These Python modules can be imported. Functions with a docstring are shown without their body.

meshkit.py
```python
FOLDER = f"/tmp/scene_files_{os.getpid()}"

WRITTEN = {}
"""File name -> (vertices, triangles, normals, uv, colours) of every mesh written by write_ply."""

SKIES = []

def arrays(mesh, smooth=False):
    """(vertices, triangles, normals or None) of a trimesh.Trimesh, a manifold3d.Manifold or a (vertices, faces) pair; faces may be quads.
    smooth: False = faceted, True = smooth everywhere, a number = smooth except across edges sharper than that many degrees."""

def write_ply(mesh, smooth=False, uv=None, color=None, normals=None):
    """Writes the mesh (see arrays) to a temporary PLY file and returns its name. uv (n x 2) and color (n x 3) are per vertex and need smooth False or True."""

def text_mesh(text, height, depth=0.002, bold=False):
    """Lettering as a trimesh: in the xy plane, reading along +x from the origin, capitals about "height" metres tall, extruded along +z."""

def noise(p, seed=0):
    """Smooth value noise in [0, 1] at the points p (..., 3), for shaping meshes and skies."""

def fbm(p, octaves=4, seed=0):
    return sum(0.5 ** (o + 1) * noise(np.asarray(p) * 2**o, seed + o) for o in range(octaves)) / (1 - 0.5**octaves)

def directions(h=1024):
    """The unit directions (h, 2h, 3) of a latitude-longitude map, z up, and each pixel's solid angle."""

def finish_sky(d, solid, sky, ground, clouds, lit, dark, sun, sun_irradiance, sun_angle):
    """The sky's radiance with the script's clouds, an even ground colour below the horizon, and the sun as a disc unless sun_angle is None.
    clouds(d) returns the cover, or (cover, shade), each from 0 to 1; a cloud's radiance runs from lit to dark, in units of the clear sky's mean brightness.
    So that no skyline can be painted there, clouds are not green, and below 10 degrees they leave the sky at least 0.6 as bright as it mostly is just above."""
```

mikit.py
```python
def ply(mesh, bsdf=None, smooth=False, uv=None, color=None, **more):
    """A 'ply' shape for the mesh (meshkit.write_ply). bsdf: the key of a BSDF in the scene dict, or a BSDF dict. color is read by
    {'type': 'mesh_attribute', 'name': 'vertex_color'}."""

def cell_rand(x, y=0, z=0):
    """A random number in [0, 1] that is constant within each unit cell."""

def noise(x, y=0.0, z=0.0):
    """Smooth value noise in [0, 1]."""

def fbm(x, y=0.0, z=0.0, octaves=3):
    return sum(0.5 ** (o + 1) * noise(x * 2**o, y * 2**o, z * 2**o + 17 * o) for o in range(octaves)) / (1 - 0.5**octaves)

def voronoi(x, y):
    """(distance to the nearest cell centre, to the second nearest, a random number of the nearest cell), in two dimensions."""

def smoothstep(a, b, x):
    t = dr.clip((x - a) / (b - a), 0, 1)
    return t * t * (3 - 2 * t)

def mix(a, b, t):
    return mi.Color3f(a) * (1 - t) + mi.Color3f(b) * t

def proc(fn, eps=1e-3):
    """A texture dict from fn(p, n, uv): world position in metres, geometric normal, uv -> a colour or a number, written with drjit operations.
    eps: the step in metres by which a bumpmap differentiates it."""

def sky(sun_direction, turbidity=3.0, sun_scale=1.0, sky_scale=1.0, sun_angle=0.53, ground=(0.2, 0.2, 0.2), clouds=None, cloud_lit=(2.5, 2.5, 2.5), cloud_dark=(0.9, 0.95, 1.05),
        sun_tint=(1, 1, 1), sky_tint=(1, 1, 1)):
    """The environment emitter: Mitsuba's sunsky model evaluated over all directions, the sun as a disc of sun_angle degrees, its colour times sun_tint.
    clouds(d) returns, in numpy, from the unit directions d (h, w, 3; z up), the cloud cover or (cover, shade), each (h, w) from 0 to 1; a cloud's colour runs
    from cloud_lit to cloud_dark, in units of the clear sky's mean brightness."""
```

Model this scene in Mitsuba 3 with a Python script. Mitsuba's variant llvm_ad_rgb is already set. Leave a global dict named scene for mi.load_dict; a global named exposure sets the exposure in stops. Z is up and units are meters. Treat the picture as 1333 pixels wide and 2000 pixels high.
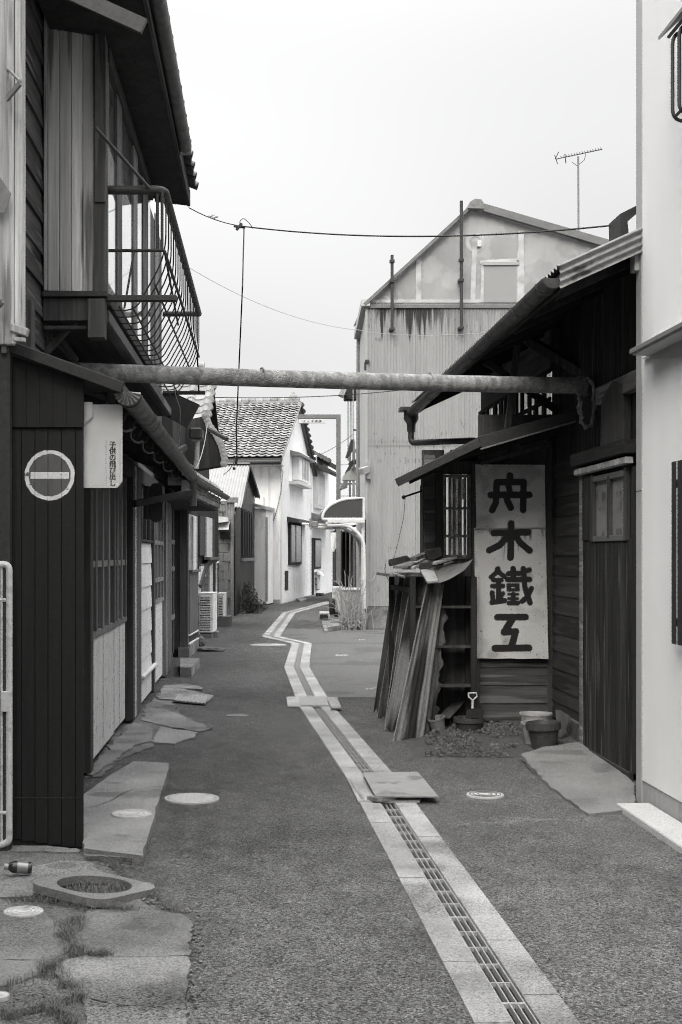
import math
import numpy as np
import trimesh
import drjit as dr
import mitsuba as mi
import mikit
from mikit import noise, fbm, voronoi, cell_rand, smoothstep, proc
from scipy.spatial import ConvexHull
from shapely.geometry import Polygon, LineString, Point, MultiPolygon, box as sbox
from shapely.ops import unary_union

scene, labels = {"type": "scene"}, {}
rng = np.random.default_rng(7)

# ------------------------------------------------------------------ camera, sky, exposure
EYE, FOCAL = 1.36, 2700.0                 # metres above the lane; focal length in pixels of a 1333 x 2000 frame
AX, AY = 480.0, 1085.0                    # where the optical axis meets the frame (shifted lens)
T = mi.ScalarTransform4f
scene["camera"] = {"type": "perspective", "fov_axis": "x", "fov": 2 * math.degrees(math.atan(666.5 / FOCAL)),
                   "to_world": T().look_at(origin=[0, 0, EYE], target=[0, 10, EYE], up=[0, 0, 1]),
                   "principal_point_offset_x": (666.5 - AX) / 1333, "principal_point_offset_y": -(AY - 1000) / 2000,
                   "near_clip": 0.1, "far_clip": 2000.0}


def overcast(d):
    up = np.clip(d[..., 2], 0, 1)
    import meshkit
    t = np.clip((up - 0.30) / 0.6, 0, 1)
    soft = meshkit.fbm(d * np.array([1.6, 1.6, 3.0]) + 3.1, 3)
    return np.ones(d.shape[:2]), np.clip(1.0 - 0.9 * t * t * (3 - 2 * t) + 0.30 * (soft - 0.5), 0, 1)


scene["sky"] = mikit.sky([-0.24, -0.74, 0.63], turbidity=3, sun_scale=0.3, sun_angle=30, sun_tint=(0.84, 1.0, 1.26),
                         clouds=overcast, cloud_lit=(6.5, 6.5, 6.5), cloud_dark=(1.52, 1.52, 1.52), ground=(0.15, 0.15, 0.15))
exposure = 2.7


# ------------------------------------------------------------------ materials (the place is seen in black and white: every base colour is a grey)
def g3(v):
    v = mi.Float(v)
    return mi.Color3f(v, v, v)


def grey(fn):
    return proc(lambda p, n, uv, fn=fn: g3(dr.clip(fn(p, n, uv), 0.004, 0.95)))


def mat(name, base, rough=0.85, spec=0.3, metal=0.0, bump=None, scale=0.002, eps=1e-3, clear=0.0):
    col = grey(base) if callable(base) else {"type": "rgb", "value": [base] * 3}
    b = {"type": "principled", "base_color": col, "roughness": grey(rough) if callable(rough) else rough, "specular": spec, "metallic": metal, "clearcoat": clear}
    if bump is not None:
        b = {"type": "bumpmap", "arbitrary": proc(lambda p, n, uv, fn=bump: mi.Float(fn(p, n, uv)), eps), "scale": scale, "bsdf": b}
    scene[name] = {"type": "twosided", "bsdf": b}


def K(v):                                # a constant kept out of the compiled kernels, so that materials of one family share their code
    return dr.opaque(mi.Float, float(v))


def axes(p, axis):
    return {"x": (p.x, p.y, p.z), "y": (p.y, p.x, p.z), "z": (p.z, p.x, p.y)}[axis]


def spots(p, s, octaves=3):
    return fbm(p.x * s, p.y * s, p.z * s, octaves)


def rough_bump(p, n, uv):
    return fbm(p.x * 150, p.y * 150, p.z * 150, 2)


GRAIN = {k: (lambda p, n, uv, k=k: fbm(axes(p, k)[1] * 150, axes(p, k)[2] * 150, axes(p, k)[0] * 3.0, 2)) for k in "xyz"}


def wood(name, base, axis="z", c=0.5, worn=None, rough=0.8, bump=True):
    b_, c_, w_, on = K(base), K(c), K(worn or 0.1), K(1.0 if worn else 0.0)

    def fn(p, n, uv):
        a, s, t = axes(p, axis)
        fine = fbm(s * 150, t * 150, a * 3.0, 3)
        wide = fbm(s * 23 + 5, t * 23, a * 1.1, 3)
        v = b_ * (1 + c_ * 1.3 * (fine - 0.5) + c_ * 1.8 * (wide - 0.5))
        w = on * smoothstep(0.55, 0.72, fbm(s * 30 + 9, t * 30, a * 1.6, 3))
        return v * (1 - w) + w_ * (0.7 + 0.6 * fine) * w
    mat(name, fn, rough, 0.25, bump=GRAIN[axis] if bump else None, scale=0.0015)


def concrete(name, base, c=0.35, dirt=0.5, bump=True):
    b_, c_, d_ = K(base), K(c), K(dirt)

    def fn(p, n, uv):
        fine = spots(p, 170, 2)
        pit = smoothstep(0.62, 0.72, spots(p, 190, 2))
        big = spots(p, 3.1, 4)
        stain = smoothstep(0.54, 0.70, fbm(p.x * 5 + 9, p.y * 5, p.z * 5, 4))
        return b_ * (1 + c_ * 1.8 * (fine - 0.5) + c_ * 1.5 * (big - 0.5)) * (1 - 0.35 * pit) * (1 - d_ * 0.5 * stain)
    mat(name, fn, 0.85, 0.3, bump=rough_bump if bump else None, scale=0.003)


def speck(name, base, lo=0.8, amp=0.4, s1=30, d=0.0, s2=10, rough=0.6, spec=0.4, metal=0.0, clear=0.0):
    """A plain surface with mottling of two sizes: base * (lo + amp * fine), minus d in patches."""
    b_, l_, a_, f_, d_, g_ = (K(v) for v in (base, lo, amp, s1, d, s2))

    def fn(p, n, uv):
        fine = fbm(p.x * f_, p.y * f_, p.z * f_, 3)
        patch = smoothstep(0.56, 0.72, fbm(p.x * g_ + 3, p.y * g_, p.z * g_, 3))
        return b_ * (l_ + a_ * fine) * (1 - d_ * patch)
    mat(name, fn, rough, spec, metal, clear=clear)


for i, k in enumerate((0.8, 1.0, 1.25)):
    wood(f"shed_board_{i}", 0.045 * k, "y", 0.55, 0.06)       # old dark boarding, grain along the wall
    wood(f"shed_front_{i}", 0.07 * k, "x", 0.75, 0.15)
    wood(f"door_board_{i}", 0.028 * k, "z", 0.8, 0.075)
    wood(f"house_board_{i}", 0.045 * k, "y", 0.8, 0.12)
    wood(f"bay_board_{i}", 0.42 * k, "z", 0.42, 0.15)
    wood(f"lattice_{i}", 0.16 * k, "z", 0.45)
wood("wood_black", 0.032, "z", 0.6)
wood("wood_black_y", 0.032, "y", 0.6)
wood("wood_dark", 0.06, "z", 0.55, 0.09)
wood("wood_dark_y", 0.045, "y", 0.55)
wood("wood_brown", 0.09, "z", 0.5, 0.13)
wood("wood_brown_y", 0.12, "y", 0.5)
wood("wood_silver", 0.44, "z", 0.75, 0.2)
wood("wood_silver_x", 0.36, "x", 0.5, 0.6)
wood("wood_beam", 0.16, "y", 0.8, 0.3)
wood("plank_grey", 0.16, "z", 0.6, 0.25)

# the brown painted boards of the shutter box, with the no-entry mark painted across them
NE = (-1.0, 6.39, 1.73, 0.116)            # set below from the house's place


def painted_boards(p, n, uv):
    r = dr.sqrt(dr.square(p.x - NE[0]) + dr.square(p.z - NE[2])) + 0.004 * (noise(p.x * 60, 1.0, p.z * 60) - 0.5)
    base = 0.012 * (0.75 + 0.5 * fbm(p.x * 40, p.y * 40, p.z * 3, 3)) + 0.004 * smoothstep(0.62, 0.7, spots(p, 90))
    disc = 0.11 * (0.8 + 0.4 * fbm(p.x * 30, p.y * 30, p.z * 6, 3))
    white = 0.74 * (0.86 + 0.28 * spots(p, 60))
    chip = smoothstep(0.72, 0.79, spots(p, 45))
    front = n.y < -0.5
    ring = (r > NE[3] * 0.845) & (r < NE[3])
    bar = (dr.abs(p.x - NE[0]) < NE[3] * 0.775) & (dr.abs(p.z - NE[2] + 0.001) < NE[3] * 0.135)
    v = dr.select((r < NE[3]) & front, disc, base)
    return dr.select((ring | bar) & front, white * (1 - chip) + disc * chip, v)


mat("painted_boards", painted_boards, 0.6, 0.35, bump=GRAIN["z"], scale=0.0008)


def asphalt(p, n, uv):
    stone, edge, which = voronoi(p.x * 125, p.y * 125)
    fine = noise(p.x * 250, p.y * 250)
    patch = fbm(p.x * 0.8, p.y * 0.45, 2.0, 4)
    mid = fbm(p.x * 11, p.y * 8, 5.0, 3)
    pit = smoothstep(0.30, 0.52, edge - stone)
    dust = dr.exp(-dr.square((p.x - 1.50) / 0.20) - dr.square((p.y - 7.12) / 0.05)) + 0.7 * dr.exp(-dr.square((p.x - 1.22) / 0.3) - dr.square((p.y - 6.9 - 0.1 * p.x) / 0.035))
    dust = dust * smoothstep(0.45, 0.62, fbm(p.x * 24, p.y * 24, 8.0, 3))
    pale = smoothstep(0.90, 0.99, which)
    return (0.103 + 0.13 * (patch - 0.5) + 0.08 * (mid - 0.5)) * (0.25 + 1.15 * which + 0.7 * (fine - 0.4)) * (0.75 + 0.45 * pit) + 0.04 * pale + 0.09 * dust


mat("asphalt", asphalt, 0.9, 0.3, bump=lambda p, n, uv: noise(p.x * 130, p.y * 130) + 0.5 * noise(p.x * 260, p.y * 260), scale=0.005)

concrete("kerb_concrete", 0.31, 0.7, 0.45)
concrete("old_concrete", 0.18, 0.9, 0.9)
concrete("old_concrete_pale", 0.20, 0.9, 0.7)
concrete("worn_concrete", 0.135, 0.9, 0.9)
concrete("apron_concrete", 0.25, 0.6, 0.8)
concrete("ramp_concrete", 0.20, 0.45, 0.6)
concrete("white_concrete", 0.46, 0.2, 0.1)
concrete("block_concrete", 0.19, 0.45, 0.6)
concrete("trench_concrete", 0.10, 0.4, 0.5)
mat("plinth", lambda p, n, uv: 0.34 * (0.9 + 0.2 * spots(p, 50)) * (1 - 0.14 * smoothstep(0.5, 0.75, fbm(p.y * 26, p.x * 26, p.z * 2.2, 3))), 0.9, 0.2)
mat("soil", lambda p, n, uv: 0.075 * (0.4 + 1.2 * spots(p, 60)) + 0.13 * smoothstep(0.66, 0.76, spots(p, 140)), 0.95, 0.1, bump=lambda p, n, uv: spots(p, 60), scale=0.012)
mat("stucco", lambda p, n, uv: 0.74 * (0.95 + 0.10 * spots(p, 220)) * (0.97 + 0.06 * spots(p, 3)) * (0.96 + 0.08 * fbm(p.y * 9, 3.0, p.z * 0.5, 3)), 0.9, 0.2, bump=rough_bump, scale=0.002)
mat("far_plaster", lambda p, n, uv: 0.80 * (0.95 + 0.10 * spots(p, 1.7)) * (1 - 0.18 * smoothstep(0.56, 0.74, fbm(p.x * 9, p.y * 9, p.z * 1.3, 4))), 0.9, 0.2)
speck("asphalt_pale", 0.092, 0.35, 1.3, 90, 0.25, 2.2, 0.9, 0.25)
speck("manhole_groove", 0.26, 0.8, 0.4, 60)
for nm, v in (("trim_grey", 0.36), ("trim_pale", 0.62), ("ink", 0.018), ("thin_ink", 0.25), ("manhole_print", 0.12), ("shutter_panel", 0.30), ("canopy_sheet", 0.055), ("grille_dark", 0.025), ("slat_dark", 0.022)):
    mat(nm, v, 0.5, 0.4)
mat("cloth_white", 0.7, 0.9, 0.1)
mat("bottle_glass", 0.03, 0.12, 0.6)
mat("foil", 0.3, 0.3, 0.5, 0.5)
mat("wire_black", 0.02, 0.5, 0.4)
mat("wire_pale", 0.42, 0.6, 0.3)


def peeling(name, base, under, amount):
    b_, u_, m_ = K(base), K(under), K(amount)

    def fn(p, n, uv):
        chip = smoothstep(m_, m_ + 0.05, fbm(p.x * 55, p.y * 55, p.z * 22, 3))
        streak = fbm(p.x * 35, p.y * 35, p.z * 1.5, 3)
        return b_ * (0.9 + 0.2 * spots(p, 12)) * (0.86 + 0.28 * streak) * (1 - chip) + u_ * chip
    mat(name, fn, 0.7, 0.3)


peeling("pale_panel", 0.58, 0.2, 0.67)
peeling("pale_clapboard", 0.60, 0.2, 0.72)
speck("sign_plate", 0.60, 0.96, 0.08, 20, rough=0.4, spec=0.5)


def board_paint(p, n, uv):
    stain = smoothstep(0.50, 0.72, fbm(p.x * 6, p.y * 6, p.z * 5, 4))
    drip = smoothstep(0.46, 0.60, fbm(p.x * 55, 3.0, p.z * 3.0, 3) + 1.1 * (p.z - 1.56)) * (p.z < 1.562)
    rust = smoothstep(0.72, 0.79, spots(p, 60))
    return 0.66 * (0.92 + 0.16 * spots(p, 60)) * (1 - 0.38 * stain) * (1 - 0.7 * drip) * (1 - 0.6 * rust)


mat("board_paint", board_paint, 0.6, 0.4)
speck("steel_black", 0.022, 0.7, 0.8, 90, rough=0.55)
speck("steel_dark", 0.04, 0.6, 0.8, 60, rough=0.55)
speck("steel_grey", 0.20, 0.7, 0.6, 30)
speck("galvanised", 0.36, 0.75, 0.5, 40, rough=0.5, spec=0.5, metal=0.4)
speck("grate_steel", 0.40, 0.75, 0.5, 70, rough=0.5, spec=0.5, metal=0.3)
speck("plate_steel", 0.26, 0.75, 0.5, 14, 0.4, 7)


def rusty(p, n, uv):
    patch = smoothstep(0.44, 0.60, fbm(p.x * 27, p.y * 27, p.z * 14, 4))
    return (0.21 * (1 - patch) + 0.31 * patch) * (0.5 + 1.0 * spots(p, 110)) * (0.7 + 0.6 * fbm(p.x * 45, p.y * 45, p.z * 6, 3))


mat("rusty_metal", rusty, 0.85, 0.25, bump=rough_bump, scale=0.004)
speck("gutter_dark", 0.06, 0.45, 1.1, 18, 0.4, 6, 0.5, 0.45)
speck("gutter_black", 0.040, 0.5, 1.0, 18, 0.4, 6, 0.45, 0.5)
speck("white_paint", 0.62, 0.85, 0.3, 30, 0.25, 30, 0.5, 0.45)
speck("white_plastic", 0.62, 0.9, 0.2, 8, rough=0.5, spec=0.5)
speck("ac_white", 0.66, 0.85, 0.3, 9, 0.3, 16, 0.55, 0.45)
speck("manhole_white", 0.52, 0.8, 0.4, 70, 0.2, 25)


def workshop_metal(p, n, uv):
    col = fbm(p.x * 13.0, 2.0, p.z * 0.5, 3)
    # rust runs below the gable flashing, where the sheets are stained in the photograph
    hang = smoothstep(0.34, 0.58, fbm(p.x * 21.0, 4.0, p.z * 0.9, 3) + 0.8 * (p.z - 5.72))
    where = smoothstep(2.35, 2.5, p.x) * (1 - smoothstep(3.4, 4.0, p.x)) + 0.22
    seam = smoothstep(3.36, 3.40, p.z) * (1 - smoothstep(3.40, 3.42, p.z)) * (0.3 + col)
    rust = smoothstep(0.66, 0.72, fbm(p.x * 30, p.y * 30, p.z * 8, 3)) * smoothstep(0.50, 0.62, fbm(p.x * 0.7, 1.0, p.z * 0.9, 3))
    v = 0.31 * (0.88 + 0.24 * col)
    return v * (1 - 0.72 * hang * where) * (1 - 0.4 * seam) * (1 - 0.35 * rust)


mat("workshop_metal", workshop_metal, 0.6, 0.35)
mat("workshop_board", lambda p, n, uv: 0.36 * (0.80 + 0.40 * fbm(p.x * 1.9, 1.0, p.z * 1.9, 4)) * (0.92 + 0.16 * smoothstep(0.5, 0.6, fbm(p.x * 3.2, 5.0, p.z * 2.4, 4))) * (0.94 + 0.12 * fbm(p.x * 14, 2.0, p.z * 3, 3)), 0.9, 0.2)
speck("mortar_smear", 0.50, 0.75, 0.5, 7, 0.25, 4, 0.9, 0.2)
speck("flashing_grey", 0.17, 0.8, 0.4, 8)
speck("roof_metal_pale", 0.33, 0.9, 0.2, 3, rough=0.9, spec=0.1)
speck("roof_metal_rust", 0.25, 0.6, 0.7, 40, 0.65, 12, 0.7, 0.3)
for i, k in enumerate((0.75, 0.95, 1.18)):
    speck(f"tile_{i}", 0.28 * k, 0.8, 0.4, 9, 0.4, 5)
    k_ = K(k)
    mat(f"stacked_sheet_{i}", lambda p, n, uv, k_=k_: (0.028 + 0.15 * k_ * smoothstep(0.36, 0.68, fbm(uv.x * 4.5 + k_ * 7, uv.y * 2.4, k_ * 5, 4)) * k_) * (0.75 + 0.5 * fbm(uv.x * 45, uv.y * 4, 2.0, 3)) * (0.75 + 0.5 * spots(p, 60)), 0.85, 0.25)
speck("tile_dark", 0.09, 0.6, 0.8, 12, rough=0.55, spec=0.45)
speck("sheet_edge", 0.32, 0.5, 1.0, 25)
speck("sheet_cover", 0.26, 0.8, 0.4, 18, 0.3, 10)
speck("brick_dark", 0.06, 0.6, 0.8, 60, rough=0.9, spec=0.2)
speck("brick_pale", 0.52, 0.8, 0.4, 40, 0.2, 20, 0.9, 0.2)
speck("pot_dark", 0.055, 0.85, 0.3, 40, 0.3, 15, 0.55)
speck("pot_grey", 0.19, 0.85, 0.3, 40, 0.2, 15, 0.55)
speck("pot_pale", 0.36, 0.85, 0.3, 30, 0.3, 12, 0.55)
speck("curtain", 0.78, 0.9, 0.2, 20, rough=0.9, spec=0.1)
speck("glass_dark", 0.05, 0.6, 0.8, 7, 0.4, 12, 0.2, 0.5, clear=0.4)
speck("glass_grime", 0.22, 0.6, 0.8, 7, 0.4, 12, 0.25, 0.5, clear=0.5)
scene["window_pane"] = {"type": "thindielectric", "int_ior": 1.52}
speck("leaf", 0.085, 0.5, 1.0, 40, rough=0.6, spec=0.3)
speck("dry_grass", 0.28, 0.5, 1.0, 30, rough=0.8, spec=0.3)
speck("green_grass", 0.15, 0.5, 1.0, 70, rough=0.8, spec=0.3)


# ------------------------------------------------------------------ frames: each building has its own heading
class Frame:
    def __init__(self, vp):
        self.a = math.atan((vp - AX) / FOCAL)
        self.c, self.s = math.cos(self.a), math.sin(self.a)

    def world(self, v):
        v = np.asarray(v, float)
        return np.stack([v[..., 0] * self.c + v[..., 1] * self.s, -v[..., 0] * self.s + v[..., 1] * self.c, v[..., 2]], -1)

    def ray(self, px, py):
        x, z = (px - AX) / FOCAL, (AY - py) / FOCAL
        return np.array([x * self.c - self.s, x * self.s + self.c, z])

    def u(self, px, py, u):
        d = self.ray(px, py)
        return d * (u / d[0]) + [0, 0, EYE]

    def v(self, px, py, v):
        d = self.ray(px, py)
        return d * (v / d[1]) + [0, 0, EYE]

    def g(self, px, py, z=0.0):
        d = self.ray(px, py)
        return d * ((z - EYE) / d[2]) + [0, 0, EYE]


W0 = Frame(AX)


# ------------------------------------------------------------------ mesh helpers: a mesh is (vertices, triangles)
class Joined(tuple):
    """A joined mesh that still knows its pieces."""


def cat(ms):
    ms = list(ms)
    vs, fs, n = [], [], 0
    for v, f in ms:
        vs.append(np.asarray(v, float)); fs.append(np.asarray(f, int) + n); n += len(v)
    out = Joined((np.vstack(vs), np.vstack(fs)))
    out.pieces = ms
    return out


_S = np.array([[a, b, c] for a in (-1, 1) for b in (-1, 1) for c in (-1, 1)], float)


def _cham(h, c):
    return np.vstack([s * (h - c * (1 - np.eye(3)[k])) for s in _S for k in range(3)])


_CB = _cham(np.array([1.0, 1.1, 1.2]), 0.1)
_hull = ConvexHull(_CB)
_CF = _hull.simplices.copy()
for _i, _t in enumerate(_CF):
    if np.dot(np.cross(_CB[_t[1]] - _CB[_t[0]], _CB[_t[2]] - _CB[_t[0]]), _hull.equations[_i][:3]) < 0:
        _CF[_i] = _t[::-1]


def box(x0, x1, y0, y1, z0, z1, c=0.003):
    h = np.abs(np.array([x1 - x0, y1 - y0, z1 - z0])) / 2
    return _cham(h, min(c, 0.3 * h.min())) + [(x0 + x1) / 2, (y0 + y1) / 2, (z0 + z1) / 2], _CF


def basis(d, up=(0, 0, 1)):
    d = np.asarray(d, float); d = d / np.linalg.norm(d)
    up = np.asarray(up, float)
    if abs(np.dot(d, up)) > 0.97:
        up = np.array([0, 1.0, 0])
    s = np.cross(d, up); s /= np.linalg.norm(s)
    return d, s, np.cross(s, d)


def beam(p, q, w, h, up=(0, 0, 1), c=0.003):
    p, q = np.asarray(p, float), np.asarray(q, float)
    d, s, t = basis(q - p, up)
    L = np.linalg.norm(q - p)
    v, f = box(0, L, -w / 2, w / 2, -h / 2, h / 2, c)
    return p + v[:, :1] * d + v[:, 1:2] * s + v[:, 2:3] * t, f


def fillet(pts, r, n=6):
    pts = [np.asarray(p, float) for p in pts]
    out = [pts[0]]
    for a, b, c in zip(pts, pts[1:], pts[2:]):
        k = min(r, 0.45 * np.linalg.norm(a - b), 0.45 * np.linalg.norm(c - b))
        s, e = b + (a - b) / np.linalg.norm(a - b) * k, b + (c - b) / np.linalg.norm(c - b) * k
        for t in np.linspace(0, 1, n):
            out.append((1 - t) ** 2 * s + 2 * t * (1 - t) * b + t * t * e)
    return np.array(out + [pts[-1]])


def tube(pts, r, n=8, up=(0, 0, 1)):
    pts = np.asarray(pts, float)
    rr = np.broadcast_to(np.asarray(r, float), (len(pts),))
    ang = np.arange(n) * 2 * np.pi / n
    tan = np.gradient(pts, axis=0)
    _, s, _ = basis(tan[0], up)
    vs = []
    for p, t, ra in zip(pts, tan, rr):
        t = t / max(np.linalg.norm(t), 1e-12)
        s = s - t * np.dot(s, t); s /= max(np.linalg.norm(s), 1e-12)
        b = np.cross(t, s)
        vs.append(p + ra * (np.cos(ang)[:, None] * s + np.sin(ang)[:, None] * b))
    m, i = len(pts), np.arange(n)
    f = []
    for k in range(m - 1):
        a, b = k * n + i, k * n + (i + 1) % n
        f += [np.stack([a, b, b + n], 1), np.stack([a, b + n, a + n], 1)]
    v = np.vstack(vs + [pts[:1], pts[-1:]])
    f += [np.stack([(i + 1) % n, i, np.full(n, m * n)], 1), np.stack([(m - 1) * n + i, (m - 1) * n + (i + 1) % n, np.full(n, m * n + 1)], 1)]
    return v, np.vstack(f)


def lathe(prof, n=24, at=(0, 0, 0), tilt=None):
    prof = np.asarray(prof, float)
    ang = np.arange(n) * 2 * np.pi / n
    v = np.vstack([np.stack([r * np.cos(ang), r * np.sin(ang), np.full(n, z)], 1) for r, z in prof])
    i, f = np.arange(n), []
    for k in range(len(prof) - 1):
        a, b = k * n + i, k * n + (i + 1) % n
        f += [np.stack([a, b, b + n], 1), np.stack([a, b + n, a + n], 1)]
    if tilt is not None:
        v = trimesh.transform_points(v, tilt)
    return v + np.asarray(at, float), np.vstack(f)


def prism(poly, t, to3d):
    """poly (a, b) pulled along c from 0 to t; to3d maps columns a, b, c to a point array."""
    ms = []
    for q in getattr(poly, "geoms", [poly]):
        if q.area < 1e-8:
            continue
        m = trimesh.creation.extrude_polygon(q, t, engine="earcut")
        ms.append((m.vertices, m.faces))
    v, f = cat(ms)
    return to3d(v[:, 0], v[:, 1], v[:, 2]), f


def facing(v0):                           # a = u, b = z, c grows towards -v (proud of a wall that faces the camera)
    return lambda a, b, c: np.stack([a, v0 - c, b], 1)


def sidewall(u0, sgn):                    # a = v, b = z, c grows along sgn * u
    return lambda a, b, c: np.stack([u0 + sgn * c, a, b], 1)


def flat(z0):
    return lambda a, b, c: np.stack([a, b, z0 + c], 1)


def grid(fn, nu, nv, thick=None):
    """Surface fn(s, t) -> (n, 3), s and t in [0, 1]; with thick, a closed sheet."""
    s, t = np.meshgrid(np.linspace(0, 1, nu), np.linspace(0, 1, nv), indexing="ij")
    v = fn(s.ravel(), t.ravel())
    i = np.arange(nu * nv).reshape(nu, nv)
    a, b, c, d = i[:-1, :-1].ravel(), i[1:, :-1].ravel(), i[1:, 1:].ravel(), i[:-1, 1:].ravel()
    f = np.vstack([np.stack([a, b, c], 1), np.stack([a, c, d], 1)])
    if thick is None:
        return v, f
    n = np.zeros_like(v)
    fn_ = np.cross(v[f[:, 1]] - v[f[:, 0]], v[f[:, 2]] - v[f[:, 0]])
    for k in range(3):
        np.add.at(n, f[:, k], fn_)
    n /= np.maximum(np.linalg.norm(n, axis=1, keepdims=True), 1e-12)
    m = len(v)
    rim = np.concatenate([i[:, 0], i[-1, 1:], i[::-1, -1][1:], i[0, ::-1][1:-1]])
    r2 = np.roll(rim, -1)
    return np.vstack([v, v - n * thick]), np.vstack([f, f[:, ::-1] + m, np.stack([rim, rim + m, r2], 1), np.stack([r2, rim + m, r2 + m], 1)])


def corrugated(p00, p10, p01, p11, waves, amp, normal, per=8, nt=2, thick=0.002):
    p00, p10, p01, p11, normal = (np.asarray(x, float) for x in (p00, p10, p01, p11, normal))
    normal = normal / np.linalg.norm(normal)

    def fn(s, t):
        s_, t_ = s[:, None], t[:, None]
        base = p00 * (1 - s_) * (1 - t_) + p10 * s_ * (1 - t_) + p01 * (1 - s_) * t_ + p11 * s_ * t_
        return base + normal * (amp * np.sin(2 * np.pi * waves * s))[:, None]
    return grid(fn, int(waves * per) + 1, nt, thick)


def halfpipe(p, q, r, th=0.004, n=10, seg=2):
    p, q = np.asarray(p, float), np.asarray(q, float)
    d, s, t = basis(q - p)

    def fn(a, b):
        ang = np.pi + a * np.pi
        return p + b[:, None] * (q - p) + r * (np.cos(ang)[:, None] * s + np.sin(ang)[:, None] * t)
    return grid(fn, n, seg, th)


def jag(poly, step=0.04, amp=0.008, seed=0):
    r = np.random.default_rng(seed)
    pts = np.array(poly.exterior.segmentize(step).coords[:-1])
    wob = np.convolve(np.tile(r.normal(0, 1, len(pts)), 3), [0.25, 0.5, 0.25], "same")[len(pts):2 * len(pts)]
    pts = pts + r.normal(0, amp * 0.6, pts.shape) + (wob * amp)[:, None] * np.array([0.7, 0.7])
    q = Polygon(pts).buffer(0)
    return max(q.geoms, key=lambda g: g.area) if isinstance(q, MultiPolygon) else q


# ------------------------------------------------------------------ scene entries
def fresh(key):
    if key not in scene and key not in labels and not any(k.startswith(key + "__") for k in scene):
        return key
    n = 1
    while f"{key}_{n:03d}" in scene or f"{key}_{n:03d}" in labels:
        n += 1
    return f"{key}_{n:03d}"


_count = {}


def numbered(base):
    n = _count.get(base, -1) + 1
    _count[base] = n
    return base if n == 0 else f"{base}_{n:03d}"


def thing(name, label, cat_, group=None):
    key = numbered(name)
    labels[key] = {"label": label, "category": cat_}
    if group:
        labels[key]["group"] = group
    return key


def shape(key, mesh, m, fr=W0, smooth=False, uv=None):
    v, f = mesh
    scene[key] = mikit.ply((fr.world(v), np.asarray(f)), m, smooth, uv)
    return key


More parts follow.
